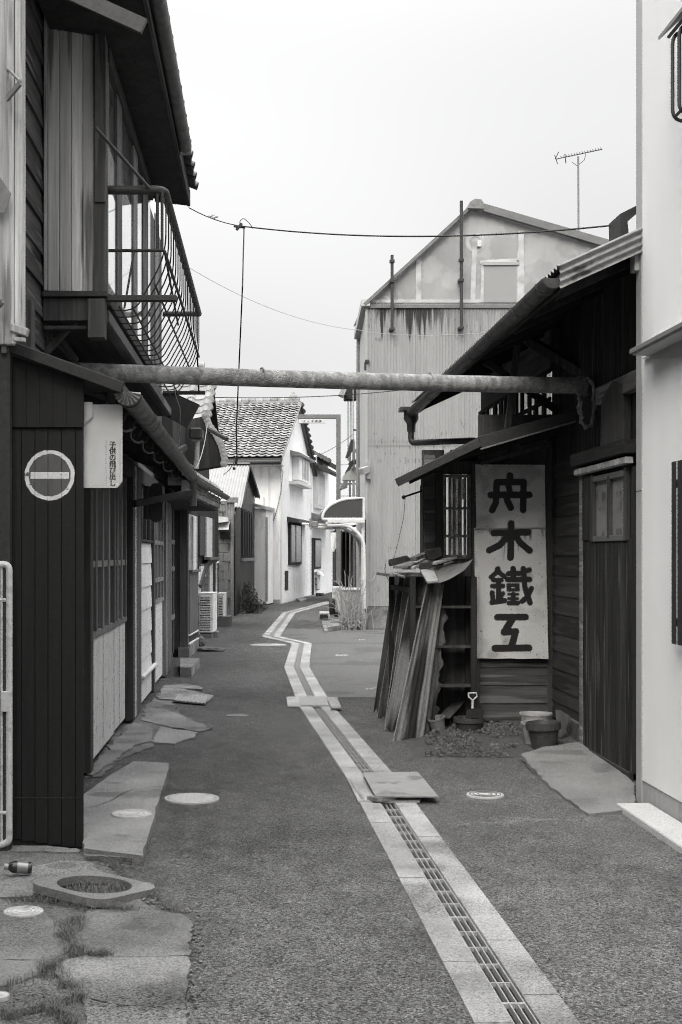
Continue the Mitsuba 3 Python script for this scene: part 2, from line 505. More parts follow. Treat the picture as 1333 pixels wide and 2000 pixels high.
WHOLE = {"tread", "fan_cap", "element", "character", "leaf_crown", "handle", "joint", "stem", "leaf", "grating", "tube", "boom", "stay", "tail", "hopper", "vent_pipe", "ridge_end", "window_frame"}


def part(parent, name, mesh, m, fr=W0, smooth=False, label=None, kind=None, uv=None):
    if isinstance(mesh, Joined) and len(mesh.pieces) > 1 and name not in WHOLE and kind is None:
        return [part(parent, name, q, m, fr, smooth, label) for q in mesh.pieces][0]
    key = numbered(parent + "__" + name)
    shape(key, mesh, m, fr, smooth, uv)
    if label or kind:
        labels[key] = {**({"label": label} if label else {}), **({"kind": kind} if kind else {})}
    return key


def struct(name, mesh, m, label, fr=W0, smooth=False, kind="structure"):
    key = numbered(name)
    shape(key, mesh, m, fr, smooth)
    labels[key] = {"label": label, "kind": kind}
    return key


def solo(name, mesh, m, label, cat_, fr=W0, smooth=False, group=None):
    key = thing(name, label, cat_, group)
    return shape(key, mesh, m, fr, smooth)


def line(p, q, n, sag=0.0):
    t = np.linspace(0, 1, n)[:, None]
    pts = np.asarray(p, float) * (1 - t) + np.asarray(q, float) * t
    pts[:, 2] -= sag * 4 * (t * (1 - t))[:, 0]
    return pts

GLYPHS = {
    '子': '4,27 4,36 41,36 41,49 60,60 60,62 13,62 13,71 75,71 79,67 79,65 72,58 56,47 50,45 50,36 86,36 87,28 50,27 50,-2 47,-7 40,-9 26,-9 23,-3 23,0 41,0 41,27',
    '供': '27,20 28,29 41,29 41,49 29,49 29,57 39,57 41,58 41,76 49,76 49,59 51,57 64,57 65,59 65,76 73,76 74,57 86,57 86,49 74,49 74,29 86,29 87,20/49,30 65,29 65,49 49,49|63,12 67,16 71,16 84,1 86,-5 79,-9 71,4|26,-4 37,7 43,17 51,14 44,2 34,-8 31,-8|1,38 1,41 8,47 14,56 23,76 25,77 31,75 29,66 22,53 22,-9 14,-9 14,39 12,39 7,32 4,33',
    'の': '7,34 12,47 22,58 34,64 51,66 67,61 76,53 82,41 83,27 81,18 72,5 62,-1 47,-4 43,4 61,9 68,15 72,22 73,38 67,50 60,55 51,57 49,42 42,19 36,9 28,3 20,3 12,9 7,21/16,33 18,17 22,13 26,13 31,18 38,36 41,50 41,56 30,53 22,46',
    '飛': '2,-4 2,-2 10,6 16,24 16,30 3,30 4,38 16,39 16,48 7,47 5,53 25,59 29,62 33,62 36,58 38,59 38,64 9,64 9,72 65,72 67,63 76,72 83,69 83,67 75,60 85,54 82,48 87,45 86,37 81,33 84,30 84,28 76,21 86,15 83,9 88,5 88,0 86,-6 83,-9 73,-8 65,-1 60,11 57,30 46,30 46,-8 38,-8 37,30 25,30 23,15 20,6 10,-8 7,-8/69,14 69,10 72,4 77,0 81,0 82,9 71,15/69,52 71,46 74,43 80,42 81,48 72,53/67,38 66,31 68,25 75,30 76,33/46,63 46,38 66,38 59,53 58,64/32,54 25,50 25,38 38,38 38,55',
    'び': '76,71 77,74 82,75 89,61 86,59 82,59|8,52 8,62 22,62 39,66 43,65 44,58 38,56 33,51 25,39 21,28 20,16 21,11 23,7 29,3 33,2 45,3 55,11 57,15 60,27 60,47 56,62 56,64 58,65 61,66 66,65 70,47 76,36 84,28 84,25 80,20 77,20 70,31 68,31 65,11 57,-1 45,-7 29,-7 23,-5 15,2 12,8 11,21 14,35 25,54|67,67 67,70 73,71 79,60 79,57 73,55',
    '出': '8,31 9,32 18,31 18,5 40,5 40,35 13,35 12,37 13,69 21,69 22,67 23,44 40,44 41,77 49,77 50,75 50,44 69,44 69,69 77,69 78,36 50,35 50,6 72,5 72,31 81,32 82,-8 73,-9 71,-4 9,-4',
    'し': '20,13 21,71 31,71 32,69 30,53 30,12 32,7 42,3 56,5 65,10 75,22 78,21 82,14 74,5 61,-3 50,-6 37,-6 30,-4 22,4',
    'え': '10,-1 10,2 18,8 18,10 48,40 16,38 15,44 16,48 36,48 62,51 66,47 66,44 62,42 47,25 53,23 59,5 73,4 82,6 83,5 82,-4 75,-5 55,-4 50,1 47,14 43,18 38,17 18,-5|26,64 27,72 65,67 63,59',
    'ん': '6,-2 6,1 17,23 17,26 40,71 46,70 50,68 50,66 40,51 34,37 46,39 53,34 55,7 57,5 64,5 70,8 77,20 79,27 86,22 85,16 76,1 65,-5 56,-5 51,-3 47,1 45,28 43,30 36,30 32,28 24,19 16,-4 13,-5',
    'ま': '15,7 17,16 22,21 32,24 44,25 43,34 16,35 16,44 29,42 43,43 43,53 17,54 16,63 43,61 43,73 52,73 52,61 76,63 76,55 52,52 52,42 77,44 77,36 52,33 53,21 59,20 69,15 79,7 75,-1 72,-1 64,7 54,12 53,4 50,-2 41,-6 30,-6 21,-3 17,1/24,11 25,5 28,3 37,2 41,3 44,6 44,15 41,16 28,15',
    '横': '1,15 8,26 15,47 15,49 4,49 4,57 16,57 17,77 24,77 24,58 26,57 35,57 36,54 45,54 45,61 35,61 35,68 45,69 46,77 53,77 54,69 66,69 67,77 74,77 74,69 85,69 85,61 74,61 74,55 87,54 87,46 64,45 64,41 84,41 84,8 73,7 74,5 80,3 88,-3 88,-5 85,-8 81,-9 73,-2 64,2 64,4 68,6 68,8 52,8 52,6 56,4 53,0 37,-9 34,-9 30,-5 30,-2 41,2 47,7 36,8 36,26 34,26 34,24 30,21 26,30 24,29 24,-9 16,-8 16,24 14,24 12,17 7,9 4,10/64,16 76,15 76,21 64,21/64,29 76,28 76,34 64,34/54,55 66,54 66,61 54,61/25,44 35,29 36,41 55,42 55,46 32,46 31,49 24,49/44,16 55,15 55,21 44,21/44,29 55,28 55,34 44,34',
    '綿': '39,-1 39,31 58,32 58,36 41,36 41,68 55,68 58,77 67,75 65,68 83,68 84,37 66,36 66,32 85,31 85,2 80,-1 71,-1 69,7 77,7 77,23 66,23 66,-9 58,-9 58,23 48,23 47,-1/49,44 75,43 75,49 49,49/49,57 75,56 75,61 49,61|2,47 12,59 20,77 27,75 28,71 16,51 23,51 29,63 37,59 27,42 33,41 37,27 37,21 32,19 36,6 36,1 29,0 27,12 25,15 25,19 30,21 29,25 5,21 3,29 5,29 13,37 15,41 4,41/19,32 22,31 27,32 26,39 23,39|18,-5 16,17 23,18 25,-4|2,-5 5,4 6,17 7,18 14,17 10,-6 9,-7 4,-6',
}

# ================================================================== THE GROUND
DRAIN = np.array([(0.822, 1.0), (0.815, 4.0), (0.778, 7.6), (0.765, 8.5), (0.632, 12.45), (0.62, 16.77), (0.867, 21.3), (0.42, 23.1), (1.02, 32.6), (2.45, 40.3), (5.6, 47.0)])
drain_line = LineString(DRAIN)
LEN = drain_line.length
lane = Polygon([(-300, -60), (300, -60), (300, 600), (-300, 600)]).difference(drain_line.buffer(0.151, join_style=2, cap_style=2))
struct("lane", prism(lane, 0.02, flat(-0.02)), "asphalt", "worn grey asphalt lane between the old houses")


def off(s, o):
    e = 0.10
    a, b = (np.array(drain_line.interpolate(np.clip(s + k, 0, LEN)).coords[0]) for k in (-e, e))
    d = (b - a) / max(np.linalg.norm(b - a), 1e-9)
    p = np.array(drain_line.interpolate(s).coords[0])
    return p + o * np.array([d[1], -d[0]])


side_ = sbox(0.2, 13.2, 9.0, 25.6).difference(drain_line.buffer(0.156, join_style=2))
side_ = max(getattr(side_, "geoms", [side_]), key=lambda g_: g_.area)
struct("side_lane", prism(jag(side_, 0.5, 0.012, 90), 0.003, flat(0.001)), "asphalt_pale", "smoother pale asphalt of the side opening right of the drain")
labels["drain_channel"] = {"label": "long narrow slotted drain of concrete blocks winding down the lane", "kind": "structure"}
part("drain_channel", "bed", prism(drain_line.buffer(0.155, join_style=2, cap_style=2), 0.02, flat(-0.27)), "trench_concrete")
r_ = np.random.default_rng(3)
for side in (-1, 1):
    s, k = 0.25 if side > 0 else 0.0, 0
    while s < LEN - 0.7:
        e = min(s + 0.6, LEN)
        ss = np.linspace(s + 0.003, e - 0.003, 4)
        inner, outer = [off(t, side * 0.040) for t in ss], [off(t, side * 0.152) for t in ss]
        q = Polygon(inner + outer[::-1]).buffer(0)
        if not q.is_empty:
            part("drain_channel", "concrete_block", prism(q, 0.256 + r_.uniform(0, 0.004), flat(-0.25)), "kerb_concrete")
        s, k = e, k + 1

COVERED = ((7.82, 8.62), (12.4, 13.24))
s = 0.2
while s < LEN - 1.1:
    ms = []
    y0, y1 = off(s, 0)[1], off(s + 1.0, 0)[1]
    if not any(a < y0 and y1 < b for a, b in COVERED):
        ss = np.linspace(s + 0.004, s + 0.996, 6)
        for o in (-0.035, -0.0117, 0.0117, 0.035):
            for a, b in zip(ss, ss[1:]):
                pa, pb = off(a, o), off(b, o)
                ms.append(beam([*pa, -0.010], [*pb, -0.010], 0.0048, 0.022, c=0.0008))
        for a in ss:
            pa, pb = off(a, -0.038), off(a, 0.038)
            ms.append(beam([*pa, -0.008], [*pb, -0.008], 0.006, 0.016, c=0.0008))
        part("drain_channel", "grating", cat(ms), "grate_steel")
    s += 1.0


def gpoly(pts, z=0.0, fr=W0):
    return Polygon([tuple(fr.g(x, y, z)[:2]) for x, y in pts]).buffer(0)


def z3(pts):                              # points noted on an enlargement of the lower left corner
    return [(x * 0.375, 1250 + y * 0.375) for x, y in pts]


# steel plates and covers over the drain
k = thing("steel_plate", "loose square steel plate lying skewed across the drain in the lane", "metal plate")
shape(k, prism(gpoly([(708.5, 1509), (816.5, 1507.5), (857, 1555.5), (734, 1555.5)], 0.045), 0.007, flat(0.038)), "plate_steel")
k = thing("drain_cover", "flat drain cover with a chequered edge beneath the loose steel plate", "drain cover")
part(k, "chequer_plate", prism(gpoly([(678, 1521), (712, 1519), (736, 1561), (700, 1566)], 0.012), 0.012, flat(0.004)), "kerb_concrete")
part(k, "rim", prism(gpoly([(683, 1522), (688, 1522), (712, 1560), (706, 1560)], 0.02), 0.008, flat(0.014)), "plate_steel")
part(k, "base_strip", prism(gpoly([(726, 1557), (823, 1556), (820, 1566), (712, 1566)], 0.012), 0.014, flat(0.004)), "kerb_concrete")
solo("wooden_wedge", prism(gpoly([(717, 1558), (733, 1556), (776, 1556), (772, 1559), (735, 1562)], 0.03), 0.020, flat(0.018)), "plank_grey", "thin dark wooden wedge propping the loose steel plate", "wedge")
k = thing("cross_grate", "ribbed steel grate with a flat plate at each end crossing the drain", "drain grate")
part(k, "side_plate", prism(gpoly([(560, 1362), (584, 1362), (588, 1381), (562, 1381)], 0.01), 0.010, flat(0.005)), "kerb_concrete")
part(k, "side_plate", prism(gpoly([(638, 1362), (659, 1362), (667, 1383), (648, 1383)], 0.03), 0.014, flat(0.018)), "kerb_concrete")
q = gpoly([(583, 1361), (638, 1361), (643, 1380), (588, 1380)], 0.01)
part(k, "frame", prism(q, 0.006, flat(0.006)), "plate_steel")
for t in np.linspace(0.03, 0.97, 16):
    a, b = W0.g(583 + 55 * t, 1361.5, 0.01), W0.g(588 + 55 * t, 1379.5, 0.01)
    part(k, "rib", beam([a[0], a[1], 0.017], [b[0], b[1], 0.017], 0.010, 0.010, c=0.002), "grate_steel")


def manhole(px, py, wpx, label, m="manhole_white", z=0.012, tread=None, name="manhole_cover"):
    c = W0.g(px, py, z)
    r = wpx / 2 / FOCAL * c[1]
    k = thing(name, label, "manhole cover")
    part(k, "frame_ring", lathe([(r, -0.01), (r, z - 0.003), (r * 0.985, z), (r * 0.94, z), (r * 0.935, z - 0.004)], 40, (c[0], c[1], 0)), m)
    part(k, "disc", lathe([(r * 0.925, -0.005), (r * 0.925, z - 0.002), (r * 0.91, z - 0.001), (0.001, z - 0.001)], 40, (c[0], c[1], 0)), "manhole_groove" if tread == "lozenge" else m)
    ms = []
    if tread == "lozenge":
        st = 0.022
        for i in range(-9, 10):
            for j in range(-9, 10):
                x, y = (i + 0.5 * (j % 2)) * st, j * st * 0.8
                if math.hypot(x, y) < r * 0.86:
                    ms.append((np.array([[-.0095, 0, 0], [0, -.0075, 0], [.0095, 0, 0], [0, .0075, 0], [0, 0, .004]]) + [c[0] + x, c[1] + y, z - 0.001], np.array([[0, 1, 4], [1, 2, 4], [2, 3, 4], [3, 0, 4]])))
    elif tread == "rings":
        for rr in (0.35, 0.6, 0.8):
            ms.append(lathe([(r * rr, z - 0.001), (r * rr, z + 0.002), (r * (rr + 0.05), z + 0.002), (r * (rr + 0.05), z - 0.001)], 32, (c[0], c[1], 0)))
    if ms:
        part(k, "tread", cat(ms), "manhole_print" if tread == "rings" and m == "manhole_white" and wpx == 73 else m)
    return k


manhole(375, 1558, 107, "largest pale round manhole cover with a lozenge tread beside the left apron", tread="lozenge")
manhole(258, 1588, 79, "pale ringed manhole cover set into the concrete apron before the lattice door", z=0.056, tread="rings")
manhole(948, 1551, 73, "small white manhole cover with dark rings right of the drain", tread="rings")
manhole(46, 1779, 78, "small pale cover at the left beside the square concrete collar", z=0.016, tread="rings")
manhole(-2, 1943, 42, "pale round pipe cap cut off by the left edge of the photo", z=0.024)
manhole(463, 1397, 45, "dull grey round cover in the asphalt of the middle lane", "ramp_concrete", z=0.006)
manhole(524, 1259, 72, "far flat pale round cover just before the bend of the drain", "kerb_concrete", z=0.008)

for pts, lab in (([(653, 1279.5), (678, 1278.5), (682, 1281), (656, 1282.5)], "short worn white dash right of the drain in the far lane"),
                 ([(712, 1346), (735, 1343), (735, 1345), (714, 1347.5)], "short white paint dash beside the leaning sheets"),
                 ([(701, 1249), (712, 1248), (713, 1250), (702, 1251)], "tiny white paint fleck before the corrugated workshop")):
    solo("paint_mark", prism(gpoly(pts), 0.003, flat(0.001)), "manhole_white", lab, "paint mark")

# left foreground: soil with broken concrete slabs on it
struct("soil_bed", prism(jag(gpoly(z3([(-500, 1090), (440, 1110), (560, 1180), (760, 1380), (985, 1500), (965, 1700), (945, 2000), (940, 2200), (-500, 2200)])), 0.05, 0.008, 1), 0.006, flat(-0.001)), "worn_concrete", "worn gritty concrete bed under the broken slabs at the lower left")
labels["slab_paving"] = {"label": "broken pale concrete slabs with grassy cracks at the lower left", "kind": "structure"}
SLABS = [
    ([(-400, 1200), (200, 1195), (330, 1165), (450, 1170), (545, 1250), (430, 1262), (270, 1292), (180, 1340), (60, 1350), (-400, 1365)], "old_concrete_pale", 0.022),
    ([(-400, 1085), (50, 1075), (200, 1085), (405, 1108), (395, 1120), (150, 1112), (-400, 1120)], "old_concrete_pale", 0.026),
    ([(-400, 1385), (20, 1385), (60, 1440), (225, 1440), (330, 1555), (345, 1620), (260, 1672), (-400, 1676)], "old_concrete", 0.018),
    ([(400, 1480), (480, 1432), (700, 1424), (940, 1452), (975, 1510), (965, 1660), (600, 1668), (470, 1650), (385, 1590)], "old_concrete", 0.026),
    ([(300, 1712), (430, 1672), (963, 1674), (942, 1935), (650, 1918), (445, 1880), (360, 1800)], "old_concrete_pale", 0.024),
    ([(-400, 1690), (235, 1688), (190, 1745), (60, 1808), (-400, 1832)], "old_concrete", 0.016),
    ([(60, 1832), (180, 1790), (310, 1830), (400, 1858), (240, 1908), (60, 1938), (-400, 1975), (-400, 1880)], "old_concrete", 0.020),
    ([(455, 1898), (650, 1934), (942, 1948), (932, 2200), (425, 2200), (480, 2000)], "old_concrete_pale", 0.022),
    ([(-400, 1992), (90, 1998), (265, 1958), (262, 2200), (-400, 2200)], "old_concrete", 0.018)]
for i, (pts, m, h) in enumerate(SLABS):
    part("slab_paving", "slab", prism(jag(gpoly(z3(pts)).buffer(0.014, join_style=2), 0.03, 0.007, 10 + i), h * 0.55 + 0.01, flat(-0.01)), m)

# raised concrete collar (a square ring round a hole full of grass)
c = np.array([-0.607, 5.53, 0.0])
k = thing("concrete_collar", "square concrete collar with a round hole full of grass at lower left", "concrete collar")
ring = sbox(-0.115, -0.115, 0.115, 0.115).buffer(0.08).difference(Point(0, 0).buffer(0.15, 24))
v, f = prism(ring, 0.032, flat(0.0))
tilt = trimesh.transformations.euler_matrix(math.radians(-3), math.radians(3), math.radians(-35))
shape(k, (trimesh.transform_points(v, tilt) + [c[0], c[1], 0.012], f), "ramp_concrete")


def blades(pts, h, n, seed, w=0.004, lean=0.5):
    r = np.random.default_rng(seed)
    vs, fs = [], []
    for i in range(n):
        x, y = pts[r.integers(len(pts))]
        x, y = x + r.normal(0, 0.016), y + r.normal(0, 0.016)
        a, hh = r.uniform(0, 6.283), h * r.uniform(0.35, 1.0)
        d, s = np.array([math.cos(a), math.sin(a)]), np.array([-math.sin(a), math.cos(a)]) * w * r.uniform(0.5, 1)
        l1, l2 = d * hh * lean * 0.3 * r.uniform(0, 1), d * hh * lean * r.uniform(0.4, 1.3)
        b = len(vs) and sum(len(q) for q in vs)
        vs.append(np.array([[x - s[0], y - s[1], 0], [x + s[0], y + s[1], 0], [x + l1[0] - s[0] * .7, y + l1[1] - s[1] * .7, hh * .6], [x + l1[0] + s[0] * .7, y + l1[1] + s[1] * .7, hh * .6], [x + l2[0], y + l2[1], hh]]))
        fs.append(np.array([[0, 1, 3], [0, 3, 2], [2, 3, 4]]) + i * 5)
    return np.vstack(vs), np.vstack(fs)


def along(pts, n, fr=W0):
    g = [fr.g(x, y, 0)[:2] for x, y in pts]
    ls = LineString(g)
    return [ls.interpolate(t, normalized=True).coords[0] for t in np.linspace(0, 1, n)]


cracks = [[(330, 1490), (345, 1560), (380, 1600), (360, 1650)], [(420, 1470), (370, 1560), (340, 1600)], [(360, 1660), (560, 1668), (480, 1660)], [(300, 1690), (230, 1760), (60, 1820), (0, 1850)],
          [(240, 1700), (300, 1760), (370, 1830), (440, 1890)], [(260, 1940), (340, 1990), (380, 2060)], [(0, 1960), (120, 1970), (260, 1930), (430, 1880)], [(70, 1365), (200, 1370), (380, 1400), (470, 1430)], [(560, 1420), (690, 1425)]]
gp = []
for cr in cracks:
    gp += along(z3(cr), 40)
for px, py in ((330, 1560), (520, 1660), (410, 1630), (250, 1730), (350, 1830), (290, 1960), (60, 1990), (400, 1480)):
    gp += [tuple(W0.g(*z3([(px, py)])[0])[:2])] * 14
struct("crack_grass", blades(gp, 0.048, 3600, 5, 0.0017, 1.0), "green_grass", "short grass growing in the cracks of the broken slabs", kind="stuff")
gr_ = np.random.default_rng(33)
grit = []
ico = trimesh.creation.icosphere(0)
for q_ in gp[::1] + along(z3([(985, 1500), (968, 1660), (945, 1950)]), 160) + along(z3([(440, 1115), (560, 1190), (700, 1330), (980, 1440)]), 200):
    a_ = gr_.uniform(0.002, 0.008)
    grit.append((ico.vertices * [a_, a_ * gr_.uniform(0.6, 1.3), a_ * 0.7] + [q_[0] + gr_.normal(0, 0.03), q_[1] + gr_.normal(0, 0.03), 0.006], ico.faces))
struct("grit", cat(grit), "old_concrete", "loose grit and crumbs along the cracked slabs", kind="stuff")
hole = [(c[0] + 0.13 * math.sqrt(a) * math.cos(b), c[1] + 0.13 * math.sqrt(a) * math.sin(b)) for a, b in np.random.default_rng(4).uniform(0, [1, 6.28], (120, 2))]
struct("collar_grass", blades(hole, 0.045, 500, 6, 0.003), "green_grass", "grass inside the round hole of the concrete collar", kind="stuff")
edge = along([(205, 1672), (250, 1720), (300, 1755), (350, 1790)], 60) + along([(180, 1668), (230, 1700)], 20)
struct("verge_grass", blades(edge, 0.03, 700, 8, 0.002, 1.0), "green_grass", "sparse weeds along the slab edge beside the asphalt", kind="stuff")

# bottle lying by the shutter box
c = W0.g(33, 1694, 0.05)
ax = trimesh.transformations.euler_matrix(0, math.radians(-84), math.radians(12))
k = thing("glass_bottle", "small dark brown bottle lying on its side at the foot of the brown boards", "bottle")
part(k, "body", lathe([(0.0, -.062), (.022, -.062), (.025, -.055), (.025, .015), (.020, .028), (.012, .036), (.011, .050), (0, .050)], 20, c, ax), "bottle_glass", smooth=40)
part(k, "paper_label", lathe([(.0256, -.045), (.0256, .0)], 20, c, ax), "foil", smooth=True)
part(k, "cap", lathe([(.0125, .036), (.0135, .038), (.0135, .053), (.0, .054)], 16, c, ax), "galvanised", smooth=40)

# left aprons in front of the doors
labels["door_apron"] = {"label": "raised pale concrete apron before the lattice door on the left", "kind": "structure"}
ap = gpoly([(164.5, 1657), (277, 1672), (332, 1490), (262, 1487), (214, 1515), (163, 1552), (163.5, 1640)], 0.045)
crack = LineString([W0.g(x, y, 0.045)[:2] for x, y in ((400, 1545), (322, 1542), (262, 1541), (240, 1549), (218, 1564), (184, 1576), (100, 1590))]).buffer(0.0035)
for i, q in enumerate(getattr(ap.difference(crack), "geoms", [ap])):
    part("door_apron", "slab", prism(jag(q, 0.09, 0.004, 40 + i), 0.053, flat(-0.008)), "apron_concrete")
part("door_apron", "nosing", prism(gpoly([(165, 1668.5), (267, 1672), (267, 1676), (165, 1671)], 0.03), 0.030, flat(0.0)), "old_concrete")
WORN = [(440, 725), (470, 680), (590, 500), (680, 440), (745, 352), (800, 316), (865, 236), (925, 240), (905, 330), (930, 395), (860, 470), (800, 560), (690, 600), (600, 650), (540, 715)]
labels["broken_apron"] = {"label": "crumbled thin concrete patches along the left house fronts", "kind": "structure"}
for i, (pts, m) in enumerate((
        ([(760, 350), (880, 375), (985, 420), (1100, 470), (1040, 486), (850, 455), (740, 428)], "old_concrete_pale"),
        ([(840, 462), (1030, 492), (990, 525), (905, 552), (795, 545), (820, 495)], "apron_concrete"),
        ([(700, 440), (800, 470), (790, 540), (700, 560), (600, 640), (480, 720), (440, 700), (560, 590), (640, 500)], "ramp_concrete"),
        ([(850, 250), (960, 240), (1060, 258), (1050, 268), (930, 262), (1112, 300), (1085, 335), (1020, 335), (900, 322), (815, 318)], "old_concrete_pale"))):
    part("broken_apron", "slab", prism(jag(gpoly(z3(pts)), 0.06, 0.014, 60 + i), 0.020 + 0.003 * i, flat(-0.006)), m)
part("broken_apron", "slab", prism(jag(gpoly(z3(WORN)), 0.06, 0.015, 66), 0.012, flat(-0.004)), "worn_concrete")
solo("ribbed_plate", cat([prism(gpoly(z3([(930, 278), (1080, 290), (1072, 328), (905, 312)]), 0.03), 0.012, flat(0.014))] + [beam([*(a := W0.g(*z3([(930 + 150 * t, 279 + 11 * t)])[0], 0.03))[:2], 0.028], [*(b := W0.g(*z3([(907 + 164 * t, 312 + 15 * t)])[0], 0.03))[:2], 0.028], 0.02, 0.006) for t in np.linspace(0.05, 0.95, 8)]), "plate_steel", "small ribbed metal plate on the crumbled concrete at the left", "metal plate")
solo("flat_stone", (lambda m: (m.vertices * [0.21, 0.13, 0.035] * (0.85 + 0.3 * np.random.default_rng(2).random((len(m.vertices), 1))) + [*W0.g(411, 1272)[:2], 0.03], m.faces))(trimesh.creation.icosphere(2)), "old_concrete_pale", "flat pale stepping stone below the first air conditioner", "stone", smooth=30)
solo("round_stone", (lambda m: (m.vertices * [0.07, 0.07, 0.09] * (0.85 + 0.3 * np.random.default_rng(3).random((len(m.vertices), 1))) + [*W0.g(392, 1262)[:2], 0.07], m.faces))(trimesh.creation.icosphere(2)), "old_concrete", "rounded grey stone beside the wooden entrance of the tiled house", "stone", smooth=30)
solo("step_block", prism(gpoly([(352, 1305), (374, 1305.5), (391, 1287), (352, 1286)], 0.10), 0.11, flat(0.0)), "old_concrete_pale", "low concrete step block before the wooden entrance on the left", "step")

# right side: soil bank, ramp and white kerb
def bank(s, t):
    x, y = 1.02 + s * 1.40, 9.15 + t * 1.65
    rise = np.clip((x - 1.15) / 0.9, 0, 1) * np.clip((y - 9.3) / 0.9, 0, 1)
    import meshkit
    z = 0.085 * rise + 0.035 * (meshkit.fbm(np.stack([x * 7, y * 7, x * 0], -1), 4) - 0.5) * np.clip(rise * 6, 0, 1)
    edge = np.minimum(np.minimum(s * 8, t * 9), 1)
    return np.stack([x, y, z * edge + 0.012 * edge - 0.008], -1)


struct("soil_bank", grid(bank, 70, 80), "soil", "bank of dark soil against the ironworks wall", smooth=True)
labels["door_ramp"] = {"label": "sloping grey concrete ramp before the dark plank door on the right", "kind": "structure"}
rp = jag(gpoly([(1018, 1482), (1060, 1470), (1147, 1459), (1240, 1531), (1243, 1571), (1207, 1583), (1150, 1589), (1092, 1548), (1045, 1508)], 0.02), 0.05, 0.008, 71)
crk = LineString([W0.g(x, y, 0.02)[:2] for x, y in ((1060, 1524), (1110, 1517), (1165, 1513), (1260, 1500))]).buffer(0.0025)
for q in rp.difference(crk).geoms:
    v, f = prism(q, 0.03, flat(0.0))
    v = v.copy(); v[:, 2] += np.clip((v[:, 1] - 8.0) * 0.028, 0, 0.06) - 0.012
    part("door_ramp", "slab", (v, f), "ramp_concrete")
labels["white_kerb"] = {"label": "white concrete strip along the foot of the white building", "kind": "structure"}
for a, b in ((0.5, 3.0), (3.006, 5.4), (5.406, 7.4)):
    part("white_kerb", "kerb_strip", box(1.985, 2.166, a, b, -0.02, 0.035, 0.006), "white_concrete")

# ================================================================== LEFT: THE OLD TIMBER HOUSE
A, A2 = Frame(505), Frame(515)
H1 = thing("timber_house", "old dark timber house on the left with a boarded bay upstairs and lattice doors", "house")
UF = -1.05                                                            # the ground-floor front
part(H1, "back_wall", box(-4.5, -4.4, 6.75, 18.0, 0, 2.6), "wood_brown_y", A)
part(H1, "end_wall", cat([box(-4.5, UF - 0.05, 6.68, 6.80, 0, 2.6), box(-4.5, UF - 0.13, 17.9, 18.0, 0, 2.6)]), "wood_dark", A)
part(H1, "ceiling", box(-4.4, UF - 0.02, 6.8, 17.9, 2.12, 2.2), "wood_brown_y", A)
part(H1, "floor", box(-4.4, UF - 0.1, 6.8, 17.9, -0.02, 0.03), "wood_brown_y", A)
part(H1, "front_wall", cat([box(UF - 0.09, UF - 0.05, v0_, v1_, z0_, z1_) for v0_, v1_, z0_, z1_ in ((6.8, 8.66, 0, 2.1), (11.12, 12.05, 0, 2.1), (12.05, 13.61, 0, 1.5), (13.61, 13.82, 0, 2.1), (15.3, 16.2, 0, 2.1), (8.66, 11.12, 1.98, 2.1), (12.05, 13.61, 1.98, 2.1), (13.82, 15.3, 1.98, 2.1), (16.2, 17.9, 1.98, 2.1))]), "wood_dark", A)
part(H1, "upper_wall", box(-4.5, -1.19, 6.62, 17.0, 2.6, 5.2), "wood_dark", A)


def sheet_pane(x, v0, v1, z0, z1):
    return np.array([[x, v0, z0], [x, v1, z0], [x, v1, z1], [x, v0, z1]]), np.array([[0, 1, 2], [0, 2, 3]])


# shutter box with the painted no-entry mark
c = A.world(A.v(97, 928, 6.39))
NE = (float(c[0]), float(c[1]), float(c[2]), 49 * 6.39 / 2700)
sb = part(H1, "shutter_box", box(-1.142, -0.815, 6.405, 6.44, 0.0, 2.1, 0.002), "wood_black", A)
edges = [A.v(x, 1200, 6.39)[0] for x in (22, 41.5, 68, 93.5, 120, 147.5, 163)]
for i, (a, b) in enumerate(zip(edges, edges[1:])):
    z0 = A.v(0, 1640 + 18 * (i / 5), 6.39)[2]
    part(sb, "board", box(a + 0.0006, b - 0.0006, 6.39, 6.405, max(z0, 0.006), A.v(0, 836, 6.39)[2], 0.0025), "painted_boards", A)
edges = [A.v(x, 700, 6.37)[0] for x in (24, 51, 77, 103.5, 130, 163.5)]
for i, (a, b) in enumerate(zip(edges, edges[1:])):
    tops = [A.v(0, 684 + (x - 22) * 0.395, 6.37)[2] for x in ((24, 51, 77, 103.5, 130, 163.5)[i], (24, 51, 77, 103.5, 130, 163.5)[i + 1])]
    z0 = A.v(0, 834, 6.37)[2]
    part(sb, "upper_board", prism(Polygon([(a + 0.0006, z0), (b - 0.0006, z0), (b - 0.0006, tops[1]), (a + 0.0006, tops[0])]), 0.02, facing(6.392)), "painted_boards", A)
part(sb, "batten", box(-1.142, -0.812, 6.386, 6.3895, 0.235, 0.241, 0.001), "wood_black", A)

# lean-to roof over the doors, its gutter with the fanned end cap
a, b = A.v(5, 668, 6.3), A.v(240, 752, 6.3)
lr = part(H1, "lean_to_roof", prism(Polygon([(a[0] - 0.35, a[2] + 0.11), (a[0] - 0.35, a[2] + 0.07), (b[0], b[2] - 0.028), (b[0], b[2] + 0.012)]), 6.0, lambda x, y, z: np.stack([x, 6.31 + z, y], 1)), "steel_dark", A)
part(lr, "barge_board", beam([a[0], 6.30, a[2] - 0.008], [b[0], 6.30, b[2] - 0.012], 0.022, 0.052), "steel_black", A)
part(lr, "rafter", cat([beam([-1.25, v, 2.27], [-0.66, v, 2.06], 0.045, 0.06) for v in np.arange(6.9, 12.2, 0.45)]), "wood_black", A)
gu, gz = -0.600, 2.095
gt = part(H1, "eave_gutter", halfpipe([gu, 6.34, gz + 0.012], [gu, 12.25, gz - 0.01], 0.052, 0.004, 14, 12), "gutter_dark", A, smooth=40)
